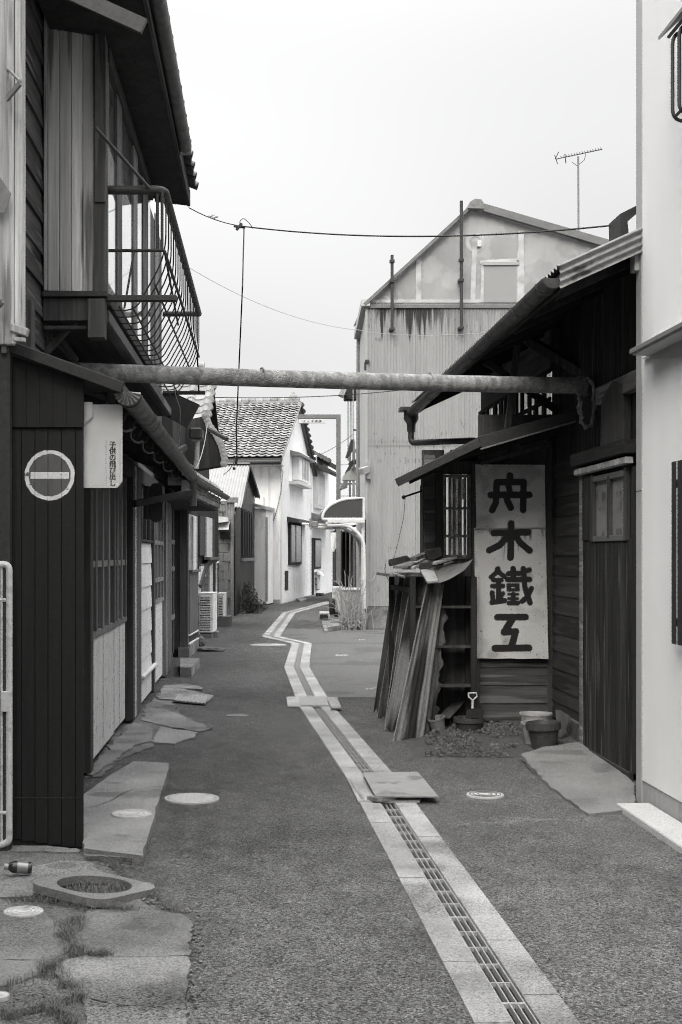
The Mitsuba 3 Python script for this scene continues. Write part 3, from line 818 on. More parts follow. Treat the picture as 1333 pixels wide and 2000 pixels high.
for v in (6.42, 7.3, 7.62, 8.5, 9.6, 9.95, 11.0, 12.1):
    part(gt, "seam_band", halfpipe([gu, v, gz + 0.010], [gu, v + 0.03, gz + 0.010], 0.0565, 0.004, 14), "gutter_dark", A)
fan = []
for i in range(9):
    t0, t1 = math.pi + math.pi * i / 9, math.pi + math.pi * (i + 1) / 9
    tm = (t0 + t1) / 2
    P = lambda r, t, y: np.array([gu + r * math.cos(t), y, gz + 0.014 + r * math.sin(t)])
    fan.append((np.array([P(0.004, tm, 6.30), P(0.060, t0, 6.335), P(0.062, tm, 6.322), P(0.060, t1, 6.335)]), np.array([[0, 1, 2], [0, 2, 3]])))
part(gt, "fan_cap", cat(fan), "steel_grey", A)
for v in (7.05, 7.75, 8.55, 9.45, 10.4, 11.4):
    t = np.linspace(-2.9, 0.7, 12)
    part(gt, "hook", tube(np.stack([gu - 0.075 + 0.042 * np.sin(t), np.full(12, v), gz - 0.055 - 0.045 * np.cos(t)], 1), 0.0075, 6), "steel_grey", A, smooth=True)

# lattice doors
def U(px, py, u=UF):
    return A.u(px, py, u)


zb, zc, zl, zt = 0.05, 1.305, 0.83, 1.80
door = part(H1, "lattice_door", box(UF - 0.06, UF - 0.035, 8.66, 11.12, 1.93, 2.0), "wood_dark", A)
part(door, "pane", sheet_pane(UF - 0.034, 8.7, 11.1, 0.85, 1.95), "window_pane", A)
for n_, (v0, v1, bars) in enumerate(((8.68, 10.18, 4), (10.16, 11.12, 3))):
    d = 0.012 * n_
    part(door, "panel", box(UF - 0.03 - d, UF - 0.012 - d, v0, v1, zb, zl, 0.002), "pale_panel", A, label="pale peeling lower panel")
    part(door, "stile", box(UF - 0.03 - d, UF - d, v0 - 0.03, v0 + 0.02, zb, 2.0), "lattice_0", A)
    part(door, "rail", box(UF - 0.03 - d, UF + 0.004 - d, v0, v1, zc - 0.022, zc + 0.022), "lattice_2", A)
    part(door, "rail", box(UF - 0.03 - d, UF + 0.004 - d, v0, v1, zl, zl + 0.045), "lattice_1", A)
    for i in range(bars):
        vv = v0 + (i + 0.55) * (v1 - v0) / bars
        part(door, "lattice_bar", box(UF - 0.03 - d, UF + 0.012 - d, vv - 0.035, vv + 0.035, zl + 0.045, 1.98), f"lattice_{(i + n_) % 3}", A)
    part(door, "seam", box(UF - 0.0125 - d, UF - 0.010 - d, (v0 + v1) / 2 - 0.002, (v0 + v1) / 2 + 0.002, zb, zl, 0.0005), "wood_brown", A)
part(H1, "door_post", box(UF - 0.08, UF + 0.02, 8.48, 8.62, 0.02, 2.1), "wood_dark", A)
part(H1, "lintel", box(UF - 0.08, UF + 0.03, 8.3, 17.4, 1.99, 2.12), "wood_black_y", A)
for v0, v1, m in ((11.18, 11.34, "wood_dark"), (11.40, 11.50, "pale_panel"), (11.55, 11.98, "wood_brown")):
    part(H1, "post", box(UF - 0.07, UF + 0.035, v0, v1, 0.02, 2.1), m, A)
# clapboarded bay with a dark window over it
for i, (z0, z1) in enumerate(((0.27, 0.41), (0.41, 0.63), (0.63, 0.86), (0.86, 1.07), (1.07, 1.29), (1.29, 1.48))):
    part(H1, "clapboard", prism(Polygon([(0, z0), (0.022, z0), (0.010, z1 - 0.002), (0, z1 - 0.002)]), 1.56, lambda x, y, z: np.stack([UF - 0.02 + x, 12.05 + z, y], 1)), "pale_clapboard", A)
part(H1, "clapboard", box(UF - 0.02, UF - 0.004, 12.05, 13.61, 0.03, 0.25), "pale_clapboard", A)
part(H1, "rail_bar", tube([[UF + 0.03, 12.1, 0.285], [UF + 0.03, 13.6, 0.285]], 0.022, 8), "white_paint", A, smooth=True)
w = part(H1, "high_window", box(UF - 0.06, UF - 0.03, 12.05, 13.61, 1.96, 2.0), "wood_dark", A)
part(w, "pane", sheet_pane(UF - 0.04, 12.05, 13.61, 1.5, 1.98), "window_pane", A)
for v in (12.08, 12.58, 13.05, 13.56):
    part(w, "bar", box(UF - 0.03, UF - 0.005, v - 0.03, v + 0.03, 1.50, 2.0), "wood_dark", A)
part(w, "sill", box(UF - 0.03, UF + 0.015, 12.05, 13.61, 1.482, 1.505), "wood_dark_y", A)
part(H1, "post", box(UF - 0.06, UF + 0.02, 13.63, 13.82, 0.02, 2.05), "wood_dark", A)
# latticed window door
w = part(H1, "lattice_window", box(UF - 0.07, UF - 0.05, 13.82, 15.3, 0.05, 0.9), "wood_dark", A)
part(w, "panel", box(UF - 0.04, UF - 0.015, 13.84, 15.3, 0.04, 0.86), "pale_panel", A)
for z in (0.86, 1.08, 1.47, 1.93):
    part(w, "rail", box(UF - 0.04, UF + 0.004, 13.84, 15.3, z, z + 0.045), "lattice_2", A)
for v in (13.9, 14.35, 14.8, 15.22):
    part(w, "bar", box(UF - 0.04, UF + 0.006, v - 0.04, v + 0.04, 0.9, 1.98), "lattice_1", A)
part(w, "curtain", box(UF - 0.048, UF - 0.046, 13.9, 15.2, 1.0, 1.9), "curtain", A)
pane = part(w, "pane", (np.array([[UF - 0.038, 13.86, .9], [UF - 0.038, 15.28, .9], [UF - 0.038, 15.28, 1.95], [UF - 0.038, 13.86, 1.95]]), np.array([[0, 1, 2], [0, 2, 3]])), "window_pane", A)
for v0, v1, m in ((15.32, 15.5, "lattice_2"), (15.56, 16.2, "wood_brown")):
    part(H1, "post", box(UF - 0.06, UF + 0.03, v0, v1, 0.02, 2.05), m, A)
# recessed wooden door between the two houses
d = part(H1, "wooden_door", box(UF - 0.12, UF - 0.06, 16.2, 17.9, 0.02, 2.0), "wood_dark", A)
for v in (16.35, 16.75, 17.2, 17.65):
    part(d, "bar", box(UF - 0.06, UF - 0.03, v - 0.05, v + 0.05, 0.12, 1.95), "wood_brown", A)
for z in (0.55, 1.16, 1.5):
    part(d, "rail", box(UF - 0.06, UF - 0.025, 16.25, 17.8, z, z + 0.06), "wood_brown_y", A)

# ---------------- upper floor (frame A2)
V0, UB, US = 7.3, -0.833, -1.165
for i, z in enumerate(np.arange(2.28, 4.9, 0.168)):
    part(H1, "siding_board", prism(Polygon([(0, z), (0.024, z), (0.008, z + 0.18), (0, z + 0.18)]), 1.3, lambda x, y, q: np.stack([US - 0.024 + x, 6.25 + q, y], 1)), f"house_board_{(i * 2) % 3}", A2)
for i, (x0, x1) in enumerate(((86, 92.5), (93.5, 115.5), (116.5, 138.5), (139.5, 161), (162, 183))):
    p, q = A2.v(x0, 570, V0), A2.v(x1, 570, V0)
    part(H1, "bay_board", box(p[0], q[0], V0 - (0.012 if i == 0 else 0), V0 + 0.03, 2.762 - 0.002 * i, 4.32, 0.004), f"bay_board_{(0, 1, 1, 2, 1)[i]}", A2)
part(H1, "bay_wall", box(US, UB - 0.03, V0 + 0.031, 10.25, 2.70, 4.3), "wood_black", A2)
post = A2.v(184, 570, V0), A2.v(207, 570, V0)
part(H1, "bay_post", box(post[0][0], post[1][0], V0 - 0.03, V0 + 0.09, 2.73, 4.32), "wood_dark", A2)
part(H1, "bay_post", box(post[0][0] + 0.008, post[1][0] + 0.004, V0 - 0.045, V0 - 0.032, 3.22, 4.32), "wood_dark", A2)
part(H1, "bay_sill", box(US, UB + 0.01, V0 - 0.05, V0 + 0.05, 2.722, 2.752), "steel_black", A2)
part(H1, "bay_beam", box(US, UB - 0.005, V0 - 0.02, V0 + 0.08, 2.60, 2.72), "wood_dark", A2)
bp = A2.v(174, 600, V0), A2.v(206.5, 600, V0)
part(H1, "bay_bracket", box(bp[0][0], bp[1][0], V0 - 0.055, V0 + 0.05, 2.505, 2.71), "wood_dark", A2)
part(H1, "bay_beam", box(US, bp[0][0] - 0.01, V0 - 0.012, V0 + 0.04, 2.555, 2.575), "wood_dark_y", A2)
part(H1, "brace", cat([beam(A2.v(88, 690, V0 + 0.1), A2.v(150, 622, V0 + 0.1), 0.05, 0.035), beam(A2.v(90, 620, V0 + 0.3), A2.v(150, 705, V0 + 0.3), 0.03, 0.03)]), "wood_dark", A2)
part(H1, "bay_floor", box(US, UB - 0.01, V0 + 0.06, 12.4, 2.61, 2.66), "wood_black_y", A2)
part(H1, "bay_edge_beam", box(UB - 0.06, UB + 0.008, V0 + 0.09, 12.4, 2.61, 2.675), "wood_brown_y", A2)
# bay windows, glazed, with white curtains behind
wn = part(H1, "bay_window", box(UB - 0.03, UB + 0.01, V0 + 0.10, 10.3, 4.01, 4.09), "wood_dark_y", A2)
part(wn, "sill", box(UB - 0.05, UB + 0.015, V0 + 0.10, 10.3, 2.70, 2.765), "wood_dark_y", A2)
part(wn, "curtain", box(UB - 0.028, UB - 0.024, V0 + 0.10, 10.3, 2.765, 3.62), "curtain", A2)
part(wn, "eave_reflection", box(UB - 0.029, UB - 0.025, V0 + 0.10, 10.3, 3.62, 4.01), "glass_grime", A2)  # grey strip stands in for the eave mirrored in the upper glass
for i, (x0, x1) in enumerate(((208, 213), (230.5, 240.5), (262, 270), (281, 291), (304, 312))):
    v0, v1 = A2.u(x0, 500, UB)[1], A2.u(x1, 500, UB)[1]
    part(wn, "mullion", box(UB - 0.011, UB - 0.003 - 0.002 * (i % 2), v0 + 0.02, v1, 2.765, 4.01), "wood_brown" if i % 2 else "plank_grey", A2)
part(wn, "pane", (np.array([[UB - 0.012, V0 + .1, 2.76], [UB - 0.012, 10.3, 2.76], [UB - 0.012, 10.3, 4.01], [UB - 0.012, V0 + .1, 4.01]]), np.array([[0, 1, 2], [0, 2, 3]])), "window_pane", A2)
# roof, soffit, rafters, gutter and tile edge
RE, RZ = -0.575, 4.13
rf = part(H1, "roof", prism(Polygon([(RE - 0.01, RZ - 0.02), (RE - 0.01, RZ + 0.045), (-4.5, RZ + 1.85), (-4.5, RZ + 1.78), (US, RZ + 0.2)]), 4.3, lambda x, y, z: np.stack([x, 6.62 + z * 0.92, y], 1)), "wood_black", A2)
part(rf, "fascia", box(RE - 0.012, RE + 0.012, 6.60, 10.62, RZ - 0.085, RZ + 0.03), "wood_dark_y", A2)
part(rf, "end_board", prism(Polygon([(RE, RZ - 0.08), (RE, RZ + 0.04), (UB, RZ + 0.13), (UB, RZ - 0.05)]), 0.03, facing(10.62)), "wood_dark", A2)
bg = A2.v(282, 52, 6.62), A2.v(150, -8, 6.62)
part(rf, "barge_board", beam(bg[0] - [0, 0, 0.0], bg[1] + (bg[1] - bg[0]) * 3, 0.03, 0.075), "steel_dark", A2)
part(rf, "purlin_end", beam(A2.v(269, 42, 6.66), A2.v(120, -2, 7.1), 0.05, 0.05), "wood_dark", A2)
part(rf, "purlin_tip", beam(A2.v(271, 43, 6.655), A2.v(250, 35, 6.70), 0.052, 0.02), "wood_silver_x", A2)
part(rf, "soffit", (np.array([[UB - 0.3, 6.7, RZ + 0.02], [RE, 6.7, RZ - 0.075], [RE, 10.6, RZ - 0.075], [UB - 0.3, 10.6, RZ + 0.02]]), np.array([[0, 1, 2], [0, 2, 3]])), "wood_black", A2)
part(rf, "eave_gutter", halfpipe([RE + 0.050, 6.6, RZ - 0.01], [RE + 0.050, 9.25, RZ - 0.03], 0.040, 0.004, 12, 8), "gutter_dark", A2, smooth=40)
part(rf, "gutter_end", box(RE + 0.015, RE + 0.09, 9.26, 9.30, RZ - 0.075, RZ + 0.0), "steel_grey", A2)


def tile_mesh(w, L, th=0.018, rise=0.035, n=9, lift=0.022):
    """One S-profile pantile: width w along x, length L along -y (downhill), lower edge thick."""
    def fn(s, t):
        x = s * w * 1.12
        z = rise * 0.5 * (1 - np.cos(2 * np.pi * np.clip((s - 0.62) / 0.38, 0, 1))) - rise * 0.35 * np.sin(np.pi * np.clip(s / 0.62, 0, 1))
        return np.stack([x, -t * L * 1.1, z + lift * t], 1)
    return grid(fn, n, 2, th)


TILE = tile_mesh(0.27, 0.26)
for i, v in enumerate(np.arange(6.75, 10.4, 0.27)):
    vv = np.stack([RE - 0.203 - TILE[0][:, 1] * 0.907 + TILE[0][:, 2] * 0.42, v + TILE[0][:, 0], RZ + 0.125 + TILE[0][:, 1] * 0.42 + TILE[0][:, 2] * 0.907], 1)
    part(rf, "tile", (vv, TILE[1]), "tile_dark", A2, smooth=35)

# balcony basket of bent steel bars
UR, ZT, ZM, ZBB, VA, VZ = -0.533, 3.325, 3.0, 2.70, 7.42, 11.4
bl = part(H1, "balcony", tube(fillet([[UB, VA, ZT], [UR, VA, ZT], [UR, VZ, ZT + 0.03]], 0.07), 0.024, 10), "steel_dark", A2, smooth=40, label="steel balcony basket with a thick top rail and bent bars")
part(bl, "middle_rail", tube(fillet([[UB, VA, ZM], [UR, VA, ZM], [UR, VZ, ZM]], 0.015, 3), 0.009, 6), "steel_black", A2, smooth=40)
part(bl, "end_rail", tube([[UR, VZ, ZT + 0.03], [UB, VZ, ZT + 0.03]], 0.022, 8), "steel_dark", A2, smooth=40)
part(bl, "bracket", cat([box(UB - 0.05, UR + 0.075, V0 - 0.02, V0 + 0.03, 2.705, 2.735), box(UB, UR + 0.05, VZ, VZ + 0.03, 2.69, 2.72)]), "steel_black", A2)
for u_ in (-0.77, -0.70):
    part(bl, "floor_bar", tube([[u_, VA - 0.05, ZBB - 0.012], [u_, VZ, ZBB - 0.012]], 0.006, 6), "steel_black", A2)
part(bl, "floor_bar", tube([[-0.585, VA, ZBB + 0.12], [-0.575, VZ, ZBB + 0.12]], 0.006, 6), "steel_black", A2)
for v in np.linspace(VA + 0.12, VZ - 0.02, 19):
    part(bl, "bar", tube(fillet([[UB, v, ZBB], [-0.70, v, ZBB], [UR, v, ZM + 0.0], [UR, v, ZT + 0.01]], 0.12, 8), 0.0046, 6), "steel_black", A2, smooth=40)
for u_ in (-0.545, -0.57):
    part(bl, "corner_bar", tube([[u_, VA, ZM], [u_, VA, ZT]], 0.008, 6), "steel_black", A2)
part(bl, "tie_rod", cat([tube([A2.v(186, 248, 7.14), A2.v(291, 366, VA - 0.03)], 0.009, 6), tube([A2.v(262, 490, VA), A2.v(243, 602, VA)], 0.006, 6)]), "steel_dark", A2)
part(bl, "tie_rod", cat([tube([[UR, VA, ZM], [UR, VA + 1.2, ZBB + 0.1]], 0.006, 6), tube([[UR, VZ - 0.3, ZM], [UR, VZ, ZBB]], 0.006, 6)]), "steel_black", A2)

# dark sheet hanging under the far end of the bay
pl = [A2.v(x, y, 12.4) for x, y in ((307, 770), (345, 770), (391, 791), (366, 837), (307, 803))]
part(H1, "sheet_panel", prism(Polygon([(p[0], p[2]) for p in pl]), 0.03, facing(12.4)), "slat_dark", A2, label="dark sheet metal panel below the bay")
part(H1, "panel_edge", cat([beam(pl[0], pl[4], 0.012, 0.012), beam([pl[0][0], 12.36, pl[0][2]], [pl[1][0], 12.36, pl[1][2]], 0.012, 0.012)]), "steel_grey", A2)

# weathered corner post, its bracket and the rain pipe below it
cp = [A.v(x, 600, 6.22)[0] for x in (-60, 24, 25, 40)]
part(H1, "corner_board", box(cp[0], cp[1], 6.24, 6.33, A.v(0, 672, 6.24)[2], 5.2), "wood_silver", A, label="silvery weathered corner board")
part(H1, "corner_board", box(cp[2], cp[3], 6.26, 6.36, A.v(0, 640, 6.24)[2], 5.2), "wood_silver", A)
part(H1, "rain_pipe", box(cp[0], A.v(20, 0, 6.3)[0], 6.28, 6.36, 0.0, A.v(0, 674, 6.3)[2], 0.02), "steel_dark", A)
part(H1, "broken_bracket", cat([beam(A.v(22, 640, 6.2), A.v(55, 650, 6.2), 0.05, 0.035), beam(A.v(24, 632, 6.2), A.v(27, 672, 6.2), 0.02, 0.02), beam(A.v(26, 662, 6.2), A.v(50, 664, 6.2), 0.03, 0.02)]), "wood_silver", A)
part(H1, "wire_bracket", cat([beam(A.v(14, 132, 6.2), A.v(41, 160, 6.05), 0.012, 0.012), beam(A.v(41, 160, 6.05), A.v(14, 192, 6.2), 0.012, 0.03), beam(A.v(15, 132, 6.2), A.v(15, 192, 6.2), 0.012, 0.012)]), "steel_grey", A)
dm = [A.v(x, y, 6.2) for x, y in ((-25, 378), (-2, 342), (22, 378), (10, 416), (-2, 416))]
part(H1, "diamond_plate", prism(Polygon([(p[0], p[2]) for p in dm]), 0.012, facing(6.2)), "steel_grey", A)
part(H1, "wire_bracket", cat([beam(A.v(-6, 590, 6.2), A.v(6, 586, 6.15), 0.012, 0.012), beam(A.v(6, 588, 6.15), A.v(-6, 604, 6.2), 0.012, 0.02)]), "steel_grey", A)

# ---------------- the warning plate, the wall lantern, the pipe, the guardrail
WS = thing("warning_sign", "white hanging plate with vertical black lettering beside the brown boards", "sign")
v_ = 6.45
px = lambda x, y: A.v(x, y, v_)
cs = [px(x, y) for x, y in ((156, 790), (239.5, 790), (239.5, 940), (229, 953), (156, 953))]
pol = Polygon([(q[0], q[2]) for q in cs]).buffer(-0.006).buffer(0.006)
part(WS, "plate", prism(pol, 0.006, facing(v_)), "sign_plate", A, label="white plate with rounded corners")
part(WS, "rule", cat([prism(sbox(*px(x - .35, 950)[[0, 2]], *px(x + .35, y0)[[0, 2]]), 0.0012, facing(v_ - 0.0055)) for x, y0 in ((163.5, 870), (207.5, 858), (234.8, 858))]), "thin_ink", A)
part(WS, "rule", prism(sbox(*px(163, 949.5)[[0, 2]], *px(228, 948.9)[[0, 2]]), 0.0012, facing(v_ - 0.0055)), "thin_ink", A)
part(WS, "tape", prism(Polygon([px(x, y)[[0, 2]] for x, y in ((160, 786), (182, 786), (182, 814), (164, 831), (160, 831))]), 0.004, facing(v_ - 0.02)), "sign_plate", A)
part(WS, "hanger", cat([beam(px(213, 795), A.v(206, 768, 6.75), 0.02, 0.004), beam(px(229, 795), A.v(229, 772, 6.75), 0.02, 0.004), beam(A.v(206, 770, 6.75), A.v(186, 764, 6.9), 0.02, 0.004)]), "steel_grey", A)


def glyph(ch, size, ox, oz, bold=0.0):
    ps = []
    for p in GLYPHS[ch].split("|"):
        rings = [[tuple(map(float, q.split(","))) for q in r.split(" ")] for r in p.split("/")]
        ps.append(Polygon(rings[0], rings[1:]).buffer(0))
    from shapely.affinity import affine_transform
    k = size / 90.0
    return affine_transform(unary_union(ps).buffer(bold), [k, 0, 0, k, ox, oz])


sz = 13.6 * v_ / FOCAL
for i, ch in enumerate("子供の飛び出し"):
    o = px(213.6, 873.5 + 12.55 * i)
    part(WS, "character", prism(glyph(ch, sz, o[0], o[2], 2.4), 0.0012, facing(v_ - 0.0055)), "ink", A)

bx = [A.v(x, 980, 11.0)[0] for x in (281, 293, 318)]
LN = thing("wall_lantern", "dark rounded box lamp fixed high beside the clapboarded bay on the left", "wall lamp")
zz = A.v(0, 1019, 11.0)[2], A.v(0, 944, 11.0)[2]
part(LN, "body", prism(sbox(bx[1], zz[0], bx[2], zz[1]).buffer(-0.04).buffer(0.04), 0.10, facing(11.1)), "steel_black", A)
part(LN, "rim", prism(sbox(bx[1] - .002, zz[0] - .004, bx[2] + 0.006, zz[1] + .004).buffer(-0.04).buffer(0.04), 0.02, facing(11.13)), "steel_grey", A)
part(LN, "back_box", box(bx[0], bx[1] - 0.004, 11.0, 11.1, zz[0] + 0.02, zz[1] - 0.02, 0.01), "wood_dark", A)
part(LN, "arm", beam(A.v(262, 984, 10.6), A.v(372, 962, 11.2), 0.05, 0.05), "wood_black_y", A)

p, q = W0.v(1142, 753, 9.33), W0.v(232, 727, 8.3)
q = q + (q - p) * 0.12
PIPE = thing("rusty_pipe", "long rusty horizontal pipe spanning the lane between the two wooden buildings", "pipe")
part(PIPE, "tube", tube(line(q, p, 60, 0.012), 0.0545, 24, (0, 0, 1)), "rusty_metal", smooth=40)
part(PIPE, "flange", tube([p - [0.05, 0, 0], p + [0.0, 0, 0]], 0.062, 20), "rusty_metal", smooth=40)
part(PIPE, "collar", cat([tube([q + (p - q) * t - (p - q) / 4.0 * 0.004, q + (p - q) * t + (p - q) / 4.0 * 0.004], 0.0575, 20) for t in (0.36, 0.68)]), "rusty_metal", smooth=40)

GR = thing("guard_rail", "white rounded pipe barrier cut off by the left edge of the photo", "railing")
gv = 6.28
G = lambda x, y, v=gv: A.v(x, y, v)
rail = fillet([G(-420, 1650), G(-420, 1102), G(18, 1102), G(18, 1645), G(-3, 1652)], 0.03)
part(GR, "frame", tube(rail, 0.0155, 10), "white_paint", A, smooth=40)
for y in (1172, 1588):
    part(GR, "cross_rail", tube([G(-420, y), G(18, y)], 0.009, 8), "white_paint", A, smooth=40)
for x in (3, -30, -63, -96, -129, -162, -195, -228, -261):
    part(GR, "bar", tube([G(x, 1102), G(x, 1650)], 0.006, 6), "white_paint", A, smooth=40)
part(GR, "plate", box(G(3, 0)[0], G(21, 0)[0], gv - 0.02, gv + 0.02, G(0, 1390)[2], G(0, 1350)[2]), "white_paint", A)

# unseen house added left of the camera to shade the near end of the lane
NB = thing("added_shade_house", "added dark house shading the near lane, unseen left of the frame", "house")
part(NB, "wall", box(-8.0, -2.3, -7.0, 5.2, 0, 5.0), "wood_dark")
part(NB, "roof", prism(Polygon([(-1.75, 4.85), (-1.75, 4.95), (-5.1, 6.6), (-8.5, 4.95), (-8.5, 4.85), (-5.1, 6.45)]), 12.8, lambda a, b, c: np.stack([a, -7.3 + c, b], 1)), "tile_dark")
for i in range(3):
    part(NB, "window", box(-2.32, -2.27, -5.5 + 3.4 * i, -3.9 + 3.4 * i, 1.0, 2.1), "glass_dark")

# ================================================================== LEFT, FARTHER: THE TILED HOUSE
B = Frame(640)
c = B.g(369, 1284)
uB, vB = c[0], c[1]
H2 = thing("tiled_house", "dark wooden house with a tiled gable roof behind the bayed timber house on the left", "house")
part(H2, "wall", cat([box(uB - 5, -2.25, vB + 0.05, 28.5, 0, 2.5), box(uB - 5, -2.1, vB + 0.3, 24.5, 2.5, 3.35), box(uB - 3, uB - 0.02, vB + 0.02, vB + 1.55, 0, 2.3)]), "wood_black", B)
# entrance: corner post, panelled side with a tall window, base boards
x0 = B.v(351.5, 1200, vB)[0]
part(H2, "corner_post", box(x0, uB - 0.01, vB - 0.03, vB + 0.1, 0.12, 2.2), "wood_brown", B)
part(H2, "post_foot", box(x0 - 0.02, uB + 0.015, vB - 0.05, vB + 0.16, 0.0, 0.13), "old_concrete", B)
part(H2, "front_board", cat([box(x0 - 0.75 + i * 0.15, x0 - 0.61 + i * 0.15, vB - 0.01, vB + 0.03, 0.1, 2.0) for i in range(5)]), "wood_dark", B)
v1 = B.u(387.5, 1282, uB)[1]
part(H2, "side_panel", box(uB - 0.02, uB, vB + 0.1, v1, 0.30, 1.14), "wood_brown", B)
part(H2, "base_board", box(uB - 0.02, uB + 0.01, vB + 0.02, v1, 0.0, 0.155), "old_concrete", B)
part(H2, "base_rail", cat([box(uB - 0.02, uB + 0.012, vB + 0.02, v1, z, z + 0.018) for z in (0.165, 0.28)]), "pale_panel", B)
w = part(H2, "tall_window", box(uB - 0.04, uB - 0.012, vB + 0.12, v1, 1.16, 1.92), "glass_grime", B)
vv = [B.u(x, 1050, uB)[1] for x in (376.5, 382, 385)]
part(w, "frame", box(uB - 0.02, uB + 0.012, vv[0], vv[1], 1.16, 1.9), "white_paint", B)
part(w, "sill", box(uB - 0.02, uB + 0.04, vB + 0.12, v1, 1.13, 1.165), "wood_brown_y", B)
# side wall beyond the entrance
UW = -2.2
for i, (x0, x1, m, z0, z1) in enumerate(((391, 402, "wood_dark", 1.36, 2.05), (402.5, 413, "white_paint", 1.33, 2.06), (414, 420, "wood_dark", 1.3, 2.06))):
    a, b = B.u(x0, 1000, UW)[1], B.u(x1, 1000, UW)[1]
    part(H2, ("shutter", "window_board", "shutter")[i], box(UW - 0.03, UW + 0.0 + 0.02 * (i == 1), a, b, z0, z1), m, B)  # the dark strips stand in for dark window panes beside a white frame
a, b = B.u(399, 1000, UW)[1], B.u(417, 1000, UW)[1]
part(H2, "window_sill", box(UW, UW + 0.12, a, b, 1.28, 1.33), "wood_brown_y", B)
part(H2, "sill_bracket", prism(Polygon([(a - 1.2, 0.86), (a + 0.2, 1.27), (b - .1, 1.27), (a + 0.1, 1.12), (a - 1.0, 0.80)]), 0.05, sidewall(UW, 1)), "steel_dark", B)
for i, (x0, x1, y0, y1, m) in enumerate(((387, 391, 1118, 1240, "white_paint"), (391, 401, 1106, 1128, "white_paint"), (409, 414.5, 1092, 1160, "white_paint"))):
    a, b = B.u(x0, 1000, UW), B.u(x1, 1000, UW)
    part(H2, "white_board", box(UW - 0.02, UW + 0.015, a[1], b[1], B.u(x0, y1, UW)[2], B.u(x0, y0, UW)[2]), m, B)
for i in range(4):
    for j in range(2):
        a, b = B.u(392 + j * 8, 1000, UW)[1], B.u(399.5 + j * 8, 1000, UW)[1]
        part(H2, "siding_board", box(UW - 0.02, UW + 0.006, a, b, 0.70 + i * 0.13, 0.822 + i * 0.13), "wood_brown", B)
part(H2, "drain_pipe", tube([B.u(422.5, 1165, UW + .06), B.u(422.5, 1100, UW + .06), B.u(427, 1098, UW + .06)], 0.02, 8), "white_paint", B)
# eave with gutter, hooks and a row of tiles
E0, E1 = B.u(377, 931, -1.37), B.u(442.5, 969.5, -1.37)
ez = (E0[2] + E1[2]) / 2
pr = part(H2, "pent_roof", prism(Polygon([(-1.42, ez + 0.02), (-1.42, ez + 0.07), (-2.3, ez + 0.46), (-2.3, ez + 0.38)]), E1[1] - E0[1] + 0.1, lambda x, y, z: np.stack([x, E0[1] + z, y], 1)), "wood_black", B)
part(pr, "eave_board", box(-1.50, -1.44, E0[1] + 0.1, E1[1] - 0.2, ez - 0.17, ez - 0.03), "wood_beam", B)
part(pr, "soffit", box(-2.2, -1.5, E0[1] + 0.1, E1[1], ez - 0.20, ez - 0.17), "wood_black_y", B)
part(pr, "eave_gutter", halfpipe([-1.37, E0[1], ez], [-1.37, E1[1], ez], 0.045, 0.004, 12, 4), "gutter_dark", B, smooth=40)
for v in np.linspace(E0[1] + 0.35, E1[1] - 0.25, 8):
    t = np.linspace(-2.9, 0.7, 10)
    part(pr, "hook", tube(np.stack([-1.40 + 0.04 * np.sin(t), np.full(10, v), ez - 0.08 - 0.045 * np.cos(t)], 1), 0.0075, 6), "steel_grey", B, smooth=True)
TB = tile_mesh(0.2, 0.28)
for row in range(3):
    for v in np.arange(E0[1] + 0.02, E1[1] - 0.1, 0.2):
        x = TB[0]
        part(pr, "tile", (np.stack([-1.74 - 0.26 * row - x[:, 1] * 0.914, v + x[:, 0], ez + 0.185 + 0.113 * row + x[:, 1] * 0.405 + x[:, 2]], 1), TB[1]), f"tile_{(int(v * 10) + row) % 3}" if row else "tile_2", B, smooth=35)
for v in np.arange(E0[1] + 0.1, E1[1] - 0.1, 0.2):
    part(pr, "end_tile", lathe([(0, -.02), (.055, -.02), (.06, 0), (.055, .02), (0, .02)], 12, (-1.47, v, ez + 0.075), trimesh.transformations.rotation_matrix(math.pi / 2, [0, 1, 0])), "tile_2", B, smooth=40)
part(pr, "hopper", cat([lathe([(.03, -.14), (.032, -.02), (.06, .02), (.06, .07), (.055, .07), (.0, .02)], 14, (-1.36, E0[1] - 0.05, ez - 0.06)), tube([[-1.36, E0[1] - 0.05, ez - 0.15], [-1.36, E0[1] - 0.05, ez - 0.3]], 0.035, 10)]), "gutter_dark", B, smooth=40)
# upper roof: a gable whose tiled slope faces the camera
g0, g1, g2 = B.v(430, 846, 21.2), B.v(414, 748, 24.2), B.v(333, 748, 24.2)
um, zr, vr, ze, ve = -2.0, 4.42, 24.2, 3.22, 22.3
part(H2, "upper_wall", prism(Polygon([(ve + 0.6, 2.4), (ve + 0.6, ze + 0.2), (vr, zr - 0.15), (2 * vr - ve - .6, ze), (2 * vr - ve - .6, 2.4)]), 6, sidewall(um - 0.35, -1)), "wood_black", B)
sl = (zr - ze) / (vr - ve)
ur = part(H2, "upper_roof", prism(Polygon([(ve, ze), (vr, zr), (2 * vr - ve, ze), (2 * vr - ve, ze - .08), (vr, zr - .09), (ve, ze - .08)]), 4.5, sidewall(um, -1)), "wood_black", B)
part(ur, "barge_board", prism(Polygon([(ve - .05, ze - .16), (ve - .05, ze + 0.02), (vr, zr + 0.02), (vr, zr - .17)]), 0.03, sidewall(um, 1)), "steel_dark", B)
hyp = math.hypot(1, sl)
TU = tile_mesh(0.29, 0.28, rise=0.05)
